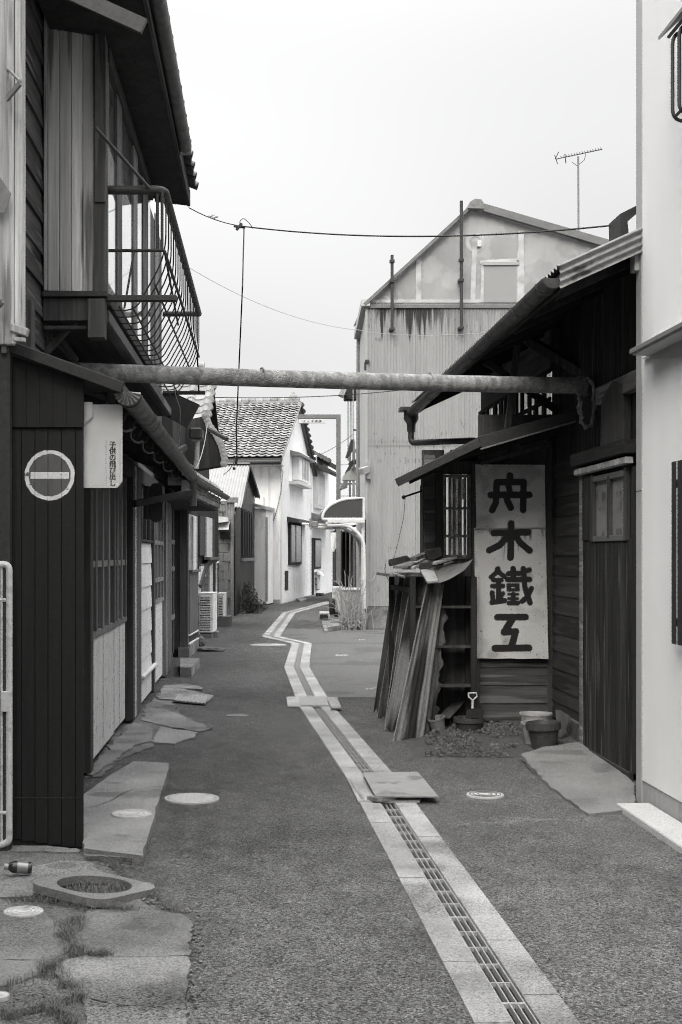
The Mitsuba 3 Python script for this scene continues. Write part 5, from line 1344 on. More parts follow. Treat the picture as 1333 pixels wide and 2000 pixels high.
part(rf, "barge_board", beam([pk[0], VW - 0.11, pk[2] - 0.0], [XR, VW - 0.11, zr_end - 0.0], 0.03, 0.14), "flashing_grey")
part(rf, "barge_board", beam([pk[0], VW - 0.11, pk[2] + 0.02], [gl[0] - .1, VW - 0.11, gl[2] - 0.06], 0.03, 0.06), "flashing_grey")
part(rf, "ridge_cap", prism(Polygon([tuple(w_(x, y)[[0, 2]]) for x, y in ((912, 410), (916, 398), (925, 392), (938, 393), (943, 401), (943, 411))]), 0.6, lambda a, b, c: np.stack([a, VW - 0.16 + c, b], 1)), "steel_grey")
sm = [((818, 590), (818, 502), 0.10), ((720, 588), (1010, 588), 0.06), ((726, 586), (905, 420), 0.05), ((935, 410), (1130, 470), 0.05), ((928, 470), (924, 586), 0.09), ((1018, 450), (1020, 586), 0.10), ((938, 512), (1010, 508), 0.07), ((944, 512), (942, 590), 0.06), ((1012, 512), (1012, 590), 0.06), ((1022, 455), (1012, 508), 0.06)]
part(WK, "mortar_band", cat([beam(w_(*a, VW + 0.012 - 0.0015 * i), w_(*b, VW + 0.012 - 0.0015 * i), 0.02, wd, (0, 0, 1) if abs(a[0] - b[0]) > 20 else (1, 0, 0)) for i, (a, b, wd) in enumerate(sm)]), "mortar_smear", label="pale mortar seams of the gable")
part(WK, "mortar_ring", lathe([(.10, 0), (.12, -.012), (.17, -.012), (.19, 0)], 28, w_(929, 474, VW + 0.02), trimesh.transformations.rotation_matrix(-math.pi / 2, [1, 0, 0])), "mortar_smear")
part(WK, "gable_hatch", prism(sbox(*w_(946, 590)[[0, 2]], *w_(1011, 516)[[0, 2]]), 0.03, facing(VW + 0.02)), "shutter_panel")
part(WK, "hatch_lintel", prism(sbox(*w_(943, 518)[[0, 2]], *w_(1014, 512)[[0, 2]]), 0.06, facing(VW + 0.02)), "trim_grey")
part(WK, "vent_hood", box(*(w_(932, 0)[0], w_(940, 0)[0]), VW - 0.06, VW + 0.02, w_(0, 482)[2], w_(0, 470)[2]), "white_plastic")
for x0, x1, y0, y1 in ((764, 769.5, 497, 645), (899.5, 905, 391, 643)):
    p = part(WK, "steel_upright", vbox(x0, x1, y0, y1, VW - 0.20, 0.06), "steel_dark")
    m_ = (y0 + 12 if x0 < 800 else 507)
    part(p, "clamp", cat([vbox(x0 - 2, x1 + 2, m_ - 3, m_ + 3, VW - 0.23, 0.1), vbox(x0 - 2, x1 + 2, y1 - 6, y1 - 1, VW - 0.23, 0.22), vbox(x0 - 2, x1 + 2, m_ + 36, m_ + 42, VW - 0.23, 0.22)]), "steel_dark")
part(WK, "eave_gutter", beam(w_(715, 590, VW - 0.1), w_(700, 656, VW + 1.4), 0.16, 0.14), "trim_grey")
part(WK, "down_pipe", cat([tube([w_(701, 655, VW + 1.4), w_(700, 700, VW + 1.4), w_(699, 1015, VW + 1.4)], 0.035, 8), vbox(695, 706, 640, 655, VW + 1.35, 0.15)]), "steel_grey", smooth=40)
part(WK, "wall_bracket", cat([vbox(714, 722, 702, 708, VW - 0.08, 0.1), vbox(712, 716, 707, 722, VW - 0.06, 0.04)]), "steel_dark")
bxk = part(WK, "meter_board", vbox(717, 724, 902, 935, VW - 0.12, 0.12), "shutter_panel")
part(bxk, "spout", beam(w_(706, 921, VW - 0.2), w_(718, 916, VW - 0.1), 0.12, 0.12), "shutter_panel")
part(WK, "loose_cord", tube(np.vstack([w_(708, 1126, VW - .1), w_(716, 1132, VW - .1), w_(726, 1135, VW - .05), w_(732, 1128, VW - .04), w_(733, 1121, VW - .04)]), 0.008, 5), "wire_pale")

# clutter of poles and small roofs along the workshop's lane side
k = thing("laundry_stand", "cluster of thin poles with little stepped roofs beside the workshop corner", "laundry stand")
for x0, x1, y0, y1, v, m in ((679.5, 681.5, 775, 900, 31, "steel_grey"), (685, 687, 760, 880, 30.5, "steel_grey"), (689.5, 691.5, 750, 880, 30, "galvanised"), (697, 704, 762, 985, 29, "flashing_grey"), (703.5, 705.5, 820, 960, 28.5, "steel_grey"), (682, 686, 880, 985, 31, "flashing_grey"), (688.5, 694, 862, 985, 30.6, "trim_grey")):
    part(k, "pole", vbox(x0, x1, y0, y1, v, 0.05), m)
part(k, "roof", vbox(673, 698, 756, 781, 30.2, 0.3, 0.02), "steel_black")
part(k, "roof_edge", beam(wv(666, 774, 30.1), wv(672, 760, 30.1), 0.3, 0.12), "trim_grey")
for pts, m, v in (([(677, 892), (687, 858), (693, 858), (690, 880), (681, 893)], "steel_dark", 30), ([(676, 922), (688, 900), (690, 908), (680, 930)], "slat_dark", 29.6), ([(672, 928), (686, 916), (697, 910), (697, 937), (670, 938)], "trim_grey", 29.2), ([(664, 954), (674, 937), (680, 937), (679, 952), (668, 956)], "steel_grey", 29.8), ([(683, 903), (690, 897), (692, 906), (686, 912)], "steel_black", 29)):
    part(k, "awning", prism(Polygon([tuple(wv(x, y, v)[[0, 2]]) for x, y in pts]), 0.35, lambda a, b, c, v=v: np.stack([a, v + c, b], 1)), m)
part(k, "clamp", cat([vbox(693, 712, 897, 906, 28.6, 0.12), vbox(695, 708, 876, 884, 28.9, 0.1), vbox(690, 699, 838, 841, 29, 0.05), vbox(700, 714, 809, 811, 28.4, 0.05)]), "steel_dark")

# arched porch
AP = thing("arched_porch", "white framed porch with a dark quarter-round end panel and bent white pipes", "porch")
va = 25.3
pp = [(712, 1014), (631, 1014)] + [(631 + 64 * (1 - math.cos(t)), 1013 - 39 * math.sin(t)) for t in np.linspace(0.05, math.pi / 2, 10)] + [(712, 974)]
part(AP, "panel", prism(Polygon([tuple(wv(x, y, va)[[0, 2]]) for x, y in pp]), 0.02, facing(va)), "canopy_sheet", label="dark quarter-round sheet")
fr_ = [wv(x, y, va - 0.02) for x, y in [(711, 1014), (630, 1014)] + [(630 + 65 * (1 - math.cos(t)), 1013 - 40 * math.sin(t)) for t in np.linspace(0.03, math.pi / 2, 14)] + [(711, 973), (711, 1014)]]
part(AP, "frame", tube(np.array(fr_), 0.026, 8), "white_plastic", smooth=40)
part(AP, "beam", vbox(640, 713, 1014.5, 1021, va - 0.05, 0.06), "white_plastic")
part(AP, "roof", grid(lambda s, t: np.stack([wv(630, 0, va)[0] + 0.61 * (1 - np.cos(s * math.pi / 2)), va + 0.05 + 1.6 * t, wv(0, 1013, va)[2] + 0.37 * np.sin(s * math.pi / 2)], 1), 12, 2, 0.01), "canopy_sheet", smooth=True)
for dx, dy, m, v in ((0, 0, "white_plastic", va), (-7, 5, "galvanised", va + 0.7)):
    pts = fillet([wv(640 + dx, 1026 + dy, v), wv(682 + dx, 1025 + dy, v), wv(711 + dx, 1052 + dy, v), wv(712 + dx, 1100, v), wv(712 + dx, 1190, v)], 0.28, 8)
    part(AP, "bent_pipe", tube(pts, 0.030, 8), m, smooth=40)
part(AP, "cross_pipe", cat([tube([wv(590, 1023, va + 0.2), wv(645, 1026, va + 0.2)], 0.022, 8), tube([wv(606, 1030, va + 0.4), wv(650, 1030, va + 0.4)], 0.022, 8)]), "white_plastic", smooth=40)
part(AP, "pipe_joint", cat([vbox(604, 622, 1018, 1030, va + 0.15, 0.1, 0.02), vbox(605, 609, 1012, 1034, va + 0.1, 0.06)]), "steel_grey")
part(AP, "post", vbox(706.5, 712.5, 1022, 1225, va + 0.1, 0.06), "white_plastic")
part(AP, "thin_post", vbox(713.5, 715.3, 1015, 1225, va, 0.03), "steel_black")

# boxes, reeds and stones at the workshop corner
k = thing("steel_cabinet", "grey steel cabinet standing behind the dry reeds at the workshop corner", "cabinet")
part(k, "body", vbox(669, 703, 1153, 1222, 26.0, 0.5), "shutter_panel")
part(k, "lid", vbox(667, 704, 1149, 1153, 25.95, 0.6), "white_paint")
k = thing("cool_box", "pale appliance on a dark plinth left of the steel cabinet", "appliance")
part(k, "body", vbox(652, 672, 1146, 1196, 27.0, 0.5, 0.02), "ac_white")
part(k, "plinth", vbox(655, 670, 1196, 1205, 27.05, 0.4), "steel_black")
part(k, "tyre", lathe([(0.02, -.05), (.15, -.05), (.17, 0), (.15, .05), (.02, .05)], 18, wv(649, 1185, 27.0), trimesh.transformations.rotation_matrix(math.pi / 2, [0, 1, 0])), "steel_black", smooth=40)
k = thing("planter_tray", "low pale planter box with scrap stones before the reeds", "planter")
part(k, "box", vbox(626, 645, 1196, 1206, 28.2, 0.4), "white_paint")
part(k, "base", vbox(625, 641, 1200, 1210, 28.1, 0.08), "steel_black")
solo("paving_slab", cat([prism(gpoly([(628, 1212), (664, 1210), (667, 1228), (634, 1233)], 0.03), 0.04, flat(0)), prism(gpoly([(640, 1219), (666, 1217), (666, 1223), (641, 1226)], 0.08), 0.05, flat(0.04))]), "old_concrete_pale", "pale paving slabs piled on the ground left of the reeds", "slab")
g = np.random.default_rng(11)
c = W0.g(690, 1231)
ms = []
for i in range(95):
    a = c + [g.normal(0, 0.10), g.normal(0, 0.08), 0]
    h, lean = g.uniform(0.25, 1.15) * (1 if i < 60 else 0.4), g.normal(0, 0.13)
    ms.append(tube([a, a + [lean * 0.3, 0, h * 0.5], a + [lean, g.normal(0, .05), h * 0.9], a + [lean * 1.6, 0, h * 0.95]], [0.009, 0.008, 0.006, 0.002], 4))
k = thing("reed_clump", "clump of tall dry reeds at the corner of the corrugated workshop", "reeds")
part(k, "stem", cat(ms), "dry_grass", kind="stuff")
part(k, "leaf", leaves(c + [0, 0, 0.10], (0.2, 0.15, 0.1), 140, 0.06, 9), "dry_grass", kind="stuff")
# television aerial on the roof
k = thing("roof_aerial", "thin television aerial on a tall mast above the workshop roof", "aerial")
va = 27.5
part(k, "mast", tube([wv(1131, 500, va), wv(1130, 305, va)], 0.020, 6), "steel_grey")
part(k, "boom", tube([wv(1088, 310, va), wv(1177, 291, va + 0.4)], 0.010, 5), "steel_dark")
els = [tube([wv(1096 + 5.2 * i, 304 - 1.1 * i, va + 0.02 * i), wv(1097.5 + 5.2 * i, 312 - 1.1 * i - 3, va + 0.03 * i)], 0.006, 4) for i in range(16)]
part(k, "element", cat(els + [tube([wv(1084, 302, va), wv(1090, 320, va)], 0.008, 4), tube([wv(1092, 296, va), wv(1085, 310, va)], 0.008, 4), tube([wv(1104, 300, va), wv(1106, 318, va)], 0.010, 4)]), "steel_dark")
part(k, "stay", cat([tube([wv(1130, 322, va), wv(1142, 312, va), wv(1145, 300, va)], 0.006, 4), tube([wv(1130, 325, va), wv(1118, 316, va)], 0.006, 4)]), "steel_dark")

# gateway sign of the lane
k = thing("gateway_sign", "steel L-shaped gateway post with a small white name board over the lane", "sign")
vg = 36.0
part(k, "post", vbox(657.5, 666, 809, 1140, vg, 0.11), "flashing_grey")
part(k, "arm", vbox(582, 665.8, 809, 817.5, vg + 0.002, 0.106), "flashing_grey")
part(k, "board", vbox(584.5, 636.5, 818.2, 826.5, vg, 0.04), "sign_plate")
zh = 6.2 * vg / FOCAL
for i, ch in enumerate("えんま横綿"):
    o = wv(592 + 7.6 * i, 825, vg)
    part(k, "character", prism(glyph(ch, zh, o[0], o[2]), 0.004, facing(vg)), "ink")

# ================================================================== RIGHT: THE IRONWORKS SHED
XW, YS = 2.35, 10.66
R = W0
IW = thing("ironworks_shed", "black weathered wooden workshop on the right with deep eaves and a plank door", "shed")
ru = lambda x, y, u=XW: R.u(x, y, u)
part(IW, "back_wall", box(5.9, 6.0, 7.75, 13.9, 0, 4.6), "wood_brown_y")
part(IW, "end_wall", cat([box(XW + 0.03, 5.9, 7.75, 7.82, 0, 3.1), box(XW + 0.03, 5.9, 13.8, 13.9, 0, 1.2), box(4.2, 5.9, 13.8, 13.9, 1.2, 3.6)]), "wood_brown")
part(IW, "inner_wall", cat([box(XW + 0.03, XW + 0.06, 7.82, YS, 0, 3.1), box(XW, XW + 0.05, YS + 0.02, 13.8, 2.8, 3.13), box(XW, XW + 0.05, 13.7, 13.8, 0, 2.8)]), "wood_brown_y")
part(IW, "sign_wall", box(1.80, XW + 0.02, YS + 0.025, YS + 0.05, 0, 2.45), "wood_brown")
part(IW, "corner_batten", box(XW - 0.02, XW + 0.08, YS + 0.002, YS + 0.024, 0, 2.45), "wood_dark")
# boards of the wall beside the door
zs = [R.u(1085, y, XW)[2] for y in (1405, 1372, 1346, 1307, 1272, 1238, 1199, 1164, 1124, 1085, 1048, 1010, 972, 934, 896, 858)]
for i, (z0, z1) in enumerate(zip(zs, zs[1:])):
    part(IW, "siding_board", prism(Polygon([(0, z0), (0.014, z0 + 0.002), (0.005, z1 + 0.012), (0, z1 + 0.012)]), YS - 9.60, lambda x, y, z: np.stack([XW + 0.028 - x * 1.0, 9.60 + z, y], 1)), f"shed_board_{(i * 7 + 1) % 3}")
part(IW, "door_post", box(XW - 0.035, XW + 0.02, 9.52, 9.59, 0.02, 2.02), "wood_beam")
part(IW, "lower_board", prism(Polygon([(9.62, 0.02), (10.35, 0.04), (10.35, 0.19), (9.62, 0.17)]), 0.03, sidewall(XW + 0.02, -1)), "shed_front_2")
# plank door with two panes
dr_ = part(IW, "plank_door", box(XW - 0.015, XW + 0.02, 8.33, 9.50, 0.04, 1.90), "wood_black")
ws = np.linspace(8.34, 9.50, 11)
for i, (a, b) in enumerate(zip(ws, ws[1:])):
    top = 1.46 if 8.38 < (a + b) / 2 < 9.26 else 1.90
    zb_ = 0.055 + 0.0
    q = Polygon([(a + 0.003, 0), (a + 0.012, 0.016), (b - 0.012, 0.016), (b - 0.003, 0)])
    part(dr_, "plank", prism(q, top - zb_, lambda x, y, z: np.stack([XW - 0.016 - y, x, zb_ + z], 1)), f"door_board_{(i * 5) % 3}")
part(dr_, "bottom_rail", box(XW - 0.045, XW - 0.01, 8.33, 9.50, 0.0, 0.055), "wood_dark_y")
wd = part(dr_, "window", box(XW - 0.020, XW - 0.012, 8.40, 9.20, 1.48, 1.86), "glass_grime")
for v0, v1, z0, z1 in ((8.38, 8.43, 1.45, 1.90), (9.18, 9.25, 1.45, 1.90), (8.77, 8.815, 1.47, 1.87)):
    part(wd, "stile", box(XW - 0.045, XW - 0.018, v0, v1, z0, z1), "wood_dark")
for z0, z1 in ((1.45, 1.487), (1.845, 1.885)):
    part(wd, "rail", box(XW - 0.042, XW - 0.018, 8.40, 9.2, z0, z1), "wood_brown_y")
part(dr_, "side_plank", box(XW - 0.04, XW - 0.015, 9.28, 9.48, 1.46, 1.90), "door_board_1")
part(IW, "lintel", box(XW - 0.07, XW - 0.02, 8.30, 9.60, 1.915, 1.955), "wood_silver_x")
part(IW, "lintel_board", box(XW - 0.09, XW + 0.02, 8.28, 9.62, 1.975, 2.06), "wood_black_y")
ws = np.linspace(8.2, 10.6, 9)
for i, (a, b) in enumerate(zip(ws, ws[1:])):
    part(IW, "upper_board", box(XW, XW + 0.028, a + 0.004, b - 0.004, 2.06, 3.13), ("wood_black", "door_board_0")[i % 2])
p0, p1 = ru(1181, 775), ru(1247, 715)
part(IW, "beam", box(XW - 0.06, XW - 0.002, 8.1, p0[1], p0[2] - 0.055, p0[2] + 0.055), "wood_beam")
part(IW, "flue_box", prism(Polygon([(8.42, 1.36 + (1085 - 872) * 8.42 / FOCAL), (8.86, 1.36 + (1085 - 872) * 8.86 / FOCAL - .0), (8.83, 2.36), (8.56, 2.44), (8.40, 2.40)]), 0.07, sidewall(XW - 0.005, -1)), "wood_dark", label="tapering boarded box on the dark wall")
# the wall that carries the signboard
xs_ = R.v(925, 0, YS)[0]
part(IW, "sign_post", box(xs_ - 0.01, xs_ + 0.045, YS - 0.03, YS + 0.05, 0.10, 2.08), "wood_dark")
for i, z in enumerate((0.085, 0.22, 0.36, 0.50)):
    part(IW, "front_board", prism(Polygon([(0, z), (0.022, z), (0.007, z + 0.145), (0, z + 0.145)]), XW - xs_ - 0.05, lambda x, y, q: np.stack([xs_ + 0.046 + q, YS + 0.025 - x, y], 1)), f"shed_front_{(1, 2, 1, 0)[i]}")
part(IW, "front_board", box(xs_ + 0.046, XW, YS, YS + 0.02, 0.66, 2.1), "wood_dark")
# recessed window wall left of the sign
YR = 10.76
rv = lambda x, y, v=YR: R.v(x, y, v)
zl, zh_ = R.v(0, 1089, YR)[2], R.v(0, 926, YR)[2]
xw0, xw1 = rv(830, 0)[0], rv(865, 0)[0]
part(IW, "wing_wall", cat([box(xw0, xw1, YR + 0.03, YR + 0.06, 0, 2.1), box(xw1, 1.80, YR + 0.01, YR + 0.04, 0, zl), box(xw1, 1.80, YR + 0.01, YR + 0.04, zh_, 2.1)]), "wood_dark")
part(IW, "bay_end_wall", cat([box(x0_, x1_, 13.6, 13.66, 0, 2.4) for x0_, x1_ in ((1.74, 1.955), (2.02, 2.13), (2.185, 2.40))]), "wood_brown")
part(IW, "bay_side_wall", cat([beam([xw0 + 0.02, YR + 0.05, z_], [1.76, 13.6, z_], 0.04, h_, c=0.002) for z_, h_ in ((0.62, 1.24), (2.05, 0.2))] + [beam([xw0 + 0.02 + (1.76 - xw0 - 0.02) * t_, YR + 0.05 + (13.55 - YR) * t_, 1.2], [xw0 + 0.02 + (1.76 - xw0 - 0.02) * t_, YR + 0.05 + (13.55 - YR) * t_, 2.0], 0.06, 0.06) for t_ in (0.01, 0.34, 0.67, 0.99)] + [beam([xw0 + 0.02 + (1.74 - xw0) * t_, YR + 0.05 + (13.55 - YR) * t_, 1.2], [xw0 + 0.02 + (1.74 - xw0) * t_, YR + 0.05 + (13.55 - YR) * t_, 2.0], 0.03, 0.42 * s_, (0, 1, 0)) for t_, s_ in ((0.12, 1), (0.27, 1.0), (0.55, 1.2), (0.72, 1.0), (0.93, 1))]), "wood_dark")
zs = np.arange(0.1, 2.05, 0.17)
for i, z in enumerate(zs):
    part(IW, "wing_board", prism(Polygon([(0, z), (0.024, z), (0.008, z + 0.175), (0, z + 0.175)]), rv(851, 0)[0] - rv(830, 0)[0], lambda x, y, q: np.stack([rv(830, 0)[0] + q, YR + 0.028 - x, y], 1)), f"shed_front_{i % 3}")
part(IW, "wing_post", box(rv(851, 0)[0], rv(865, 0)[0], YR - 0.03, YR + 0.03, 0, 2.1), "wood_black")
w = part(IW, "lattice_window", box(rv(864, 0)[0], rv(922, 0)[0], YR - 0.02, YR + 0.008, rv(0, 1092)[2], rv(0, 1088.5)[2]), "wood_beam")
part(w, "pane", (np.array([[rv(866, 0)[0], YR + 0.006, zl], [rv(921, 0)[0], YR + 0.006, zl], [rv(921, 0)[0], YR + 0.006, zh_], [rv(866, 0)[0], YR + 0.006, zh_]]), np.array([[0, 1, 2], [0, 2, 3]])), "window_pane")
for i, x in enumerate((869, 878.5, 888, 898, 908, 918)):
    part(w, "bar", box(rv(x - 2.2, 0)[0], rv(x + 2.2, 0)[0], YR - 0.02, YR + 0.004, rv(0, 1088)[2], rv(0, 927)[2]), "wood_beam")
for y in (930, 993, 1047, 1086):
    part(w, "rail", box(rv(866, 0)[0], rv(921, 0)[0], YR - 0.024, YR - 0.002, rv(0, y + 2.5)[2], rv(0, y - 2.5)[2]), "wood_beam")
part(w, "daylight_strip", cat([box(rv(x - 3, 0)[0], rv(x + 3, 0)[0], YR + 0.008, YR + 0.011, rv(0, y1)[2], rv(0, y0)[2], 0.0005) for x, y0, y1 in ((883, 1052, 1084), (893, 1050, 1084), (893, 935, 955), (903, 935, 975))]), "curtain")  # pale strips painted in for daylight showing through the lattice
# lower lean-to roof over the sign
lp = [R.v(x, y, 9.85) for x, y in ((1165, 806), (1142, 810), (938, 864), (775, 945))]
ph = [(q[0], q[2]) for q in lp]
ro = part(IW, "lower_roof", prism(Polygon([ph[0], ph[2], (ph[2][0], ph[2][1] + 0.045), (ph[0][0], ph[0][1] + 0.05)]), 2.9, lambda a, b, c: np.stack([a, 9.86 + c, b], 1)), "wood_black")
sw = (ph[2][1] - ph[3][1]) / (ph[2][0] - ph[3][0])
wing = [np.array([x, y, ph[3][1] + (x - ph[3][0]) * sw + dz]) for dz in (0, 0.03) for x, y in ((ph[2][0] - 0.002, 9.86), (ph[3][0], 9.86), (1.47, 12.6), (ph[2][0] - 0.002, 12.6))]
part(ro, "wing", (np.array(wing), np.array([[0, 1, 2], [0, 2, 3], [4, 6, 5], [4, 7, 6], [0, 4, 5], [0, 5, 1], [1, 5, 6], [1, 6, 2], [2, 6, 7], [2, 7, 3], [3, 7, 4], [3, 4, 0]])), "wood_black")
part(ro, "edge_board", cat([beam([*(ph[0][0], 9.84), ph[0][1] + 0.02], [ph[2][0], 9.84, ph[2][1] + 0.0], 0.03, 0.085), beam([ph[2][0], 9.84, ph[2][1] + 0.0], [ph[3][0], 9.84, ph[3][1] + 0.008], 0.03, 0.06)]), "steel_dark")
part(ro, "edge_strip", beam([ph[1][0], 9.82, ph[1][1] - 0.03], [ph[2][0], 9.82, ph[2][1] - 0.05], 0.01, 0.012), "steel_grey")
part(ro, "rafter", cat([beam([ph[0][0], v, ph[0][1] - 0.05], [ph[2][0], v, ph[2][1] - 0.04], 0.04, 0.05) for v in np.arange(10.3, 12.2, 0.4)] + [beam([ph[2][0], v, ph[2][1] - 0.04], [x_, v, ph[3][1] + (x_ - ph[3][0]) * sw - 0.03], 0.04, 0.04) for v in np.arange(10.3, 12.2, 0.4) for x_ in (ph[3][0] + 0.08 + 0.14 * (v - 9.86),)]), "wood_black")
part(ro, "loose_sheet", prism(Polygon([R.v(x, y, 10.3)[[0, 2]] for x, y in ((1032, 838), (1065, 822), (1122, 787), (1136, 806), (1090, 824))]), 0.02, lambda a, b, c: np.stack([a, 10.3 + c, b], 1)), "wood_dark")
part(ro, "bracket", cat([box(R.v(1000, 0, 10.5)[0], R.v(1012, 0, 10.5)[0], 10.4, 10.7, R.v(0, 884, 10.5)[2], R.v(0, 850, 10.5)[2]), beam(R.v(940, 905, 10.4), R.v(1075, 868, 10.4), 0.04, 0.03)]), "wood_dark")
# upper windows above it
uw = part(IW, "upper_window", box(XW - 0.018, XW + 0.02, 10.62, 13.85, 2.19, 2.24), "wood_dark_y")
for i, (x0, x1) in enumerate(((940, 945), (952.5, 955.5), (967, 972), (979, 984), (989, 992), (1006, 1013), (1021, 1024), (1035, 1039), (1049, 1052), (1063, 1068))):
    a, b = R.u(x1, 800, XW)[1], R.u(x0, 800, XW)[1]
    part(uw, "mullion", box(XW - 0.02, XW + 0.004, a, b, 2.24, 2.78), "wood_dark" if i % 2 else "wood_black")
part(uw, "rail", cat([box(XW - 0.018, XW + 0.004, 10.62, 13.85, z, z + 0.03) for z in (2.55, 2.24, 2.77)]), "wood_black_y")
part(uw, "curtain", cat([box(XW + 0.0035, XW + 0.0045, R.u(x1, 800, XW)[1], R.u(x0, 800, XW)[1], 2.26, 2.56, 0.0002) for x0, x1 in ((956, 966), (985, 988.5), (1014, 1020), (1041, 1045))]), "trim_pale")  # no cloth: pale strips stand in for bright sky in these panes
part(uw, "pane", (np.array([[XW + 0.002, 10.62, 2.25], [XW + 0.002, 13.85, 2.25], [XW + 0.002, 13.85, 2.78], [XW + 0.002, 10.62, 2.78]]), np.array([[0, 1, 2], [0, 2, 3]])), "window_pane")
# the big roof: corrugated, gutter along the lane, struts below
XE, ZE = 1.74, 2.925
sl = 0.45
rf = part(IW, "roof", prism(Polygon([(XE, ZE), (XE, ZE - 0.04), (6.3, ZE - 0.04 + sl * 4.56), (6.3, ZE + sl * 4.56)]), 6.6, lambda a, b, c: np.stack([a, 7.62 + c, b], 1)), "wood_black")
part(rf, "roof_sheet", corrugated([XE - 0.03, 7.55, ZE + 0.015], [XE - 0.03, 14.25, ZE + 0.015], [6.4, 7.55, ZE + 0.03 + sl * 4.68], [6.4, 14.25, ZE + 0.03 + sl * 4.68], 88, 0.010, [-sl, 0, 1], per=6), "roof_metal_rust", smooth=40)
dn = np.array([0.0, 0, -0.135])
a, b = np.array([XE - 0.02, 7.56, ZE + 0.03]), np.array([2.6, 7.56, ZE + 0.03 + sl * 0.88])
part(rf, "barge_sheet", corrugated(a, a + dn, b, b + dn, 3.2, 0.012, [0, -1, 0], per=8, nt=2), "roof_metal_rust", smooth=40)
part(rf, "rafter", cat([beam([XE + 0.02, v, ZE - 0.08], [XW + 0.6, v, ZE - 0.08 + sl * (XW + 0.6 - XE)], 0.05, 0.06) for v in np.arange(7.9, 14.1, 0.6)]), "wood_black")
part(rf, "fascia", box(XE - 0.005, XE + 0.02, 7.62, 14.2, ZE - 0.10, ZE - 0.01), "wood_black_y")
gx, gz0, gz1 = 1.69, 2.885, 2.83
part(rf, "eave_gutter", halfpipe([gx, 7.60, gz0], [gx, 14.05, gz1], 0.055, 0.004, 14, 8), "gutter_black", smooth=40)
for v in (7.75, 8.45, 9.25, 10.2, 11.3, 12.6, 13.8):
    z = gz0 + (gz1 - gz0) * (v - 7.6) / 6.45
    part(rf, "gutter_strap", halfpipe([gx, v, z], [gx, v + 0.022, z], 0.060, 0.004, 14), "gutter_dark")
part(rf, "gutter_cap", prism(Polygon([(gx + 0.055 * math.cos(t), gz0 + 0.055 * math.sin(t)) for t in np.linspace(math.pi, 2 * math.pi, 12)]), 0.006, facing(7.60)), "gutter_black")
hp = np.array([1.69, 14.1, 2.77])
part(rf, "hopper", cat([lathe([(.0, -.16), (.04, -.15), (.045, -.07), (.075, -.02), (.075, .06), (.068, .06), (.02, -.02)], 14, hp), box(1.57, 1.80, 14.0, 14.2, 2.83, 2.87)]), "gutter_black", smooth=40)
part(rf, "down_pipe", tube(fillet([hp - [0, 0, .14], hp - [0, 0, 0.26], R.v(930, 860, 13.4), R.v(936, 880, 13.4)], 0.06), 0.032, 10), "gutter_black", smooth=40)
part(IW, "strut", cat([beam(R.v(1014, 648, 10.3), R.v(992, 838, 10.3), 0.045, 0.045), beam(R.v(1030, 662, 10.6), R.v(1155, 738, 9.6), 0.06, 0.07)]), "wood_dark")
part(IW, "strut", beam([XE + 0.06, 10.4, ZE - 0.10], [XW, 10.4, 2.45], 0.05, 0.05), "wood_black")
part(IW, "bent_sheet", prism(Polygon([R.v(x, y, 8.0)[[0, 2]] for x, y in ((1213, 470), (1212, 417), (1250, 398), (1250, 412), (1226, 424), (1230, 470))]), 0.25, lambda a, b, c: np.stack([a, 8.0 + c, b], 1)), "steel_black")
# bracket and rusty ring where the pipe ends
part(IW, "pipe_bracket", cat([box(R.v(1150, 0, 9.3)[0], XW, 9.25, 9.45, R.v(0, 772, 9.3)[2], R.v(0, 740, 9.3)[2]), box(R.v(1158, 0, 9.2)[0], R.v(1178, 0, 9.2)[0], 9.2, 9.5, R.v(0, 745, 9.2)[2], R.v(0, 736, 9.2)[2])]), "steel_black")
g = np.random.default_rng(5)
rc = R.v(1147, 787, 9.25)
t = np.linspace(0, 4 * math.pi, 60)
ringp = np.stack([rc[0] + 0.052 * np.cos(t) * (1 + 0.1 * g.normal(size=60)), rc[1] + 0.02 * g.normal(size=60), rc[2] + 0.165 * np.sin(t) + 0.006 * g.normal(size=60)], 1)
solo("wire_coil", tube(ringp, 0.011, 7), "rusty_metal", "rusty coil of wire hanging round the right end of the pipe", "wire coil", smooth=40)

# the signboard, its four painted characters
SB = thing("shop_signboard", "tall pale tin signboard with four black vertical characters on the dark shed", "sign")
YB = YS - 0.06
bv = lambda x, y: R.v(x, y, YB)
bump_ = lambda s, t: 0.006 * np.sin(5 * s + 2 * t) * np.sin(4 * t) + 0.012 * np.clip(s - 0.8, 0, 1) * np.clip(t - 0.7, 0, 1) * 12


def tin(c00, c10, c01, c11, dv):
    pts = [bv(*q) for q in (c00, c10, c01, c11)]
    return grid(lambda s, t: (pts[0] * ((1 - s) * (1 - t))[:, None] + pts[1] * (s * (1 - t))[:, None] + pts[2] * ((1 - s) * t)[:, None] + pts[3] * (s * t)[:, None]) + np.stack([0 * s, -dv - 0 * s, 0.0025 * np.sin(17 * s) * (t > 0.98)], 1), 14, 14, 0.003)


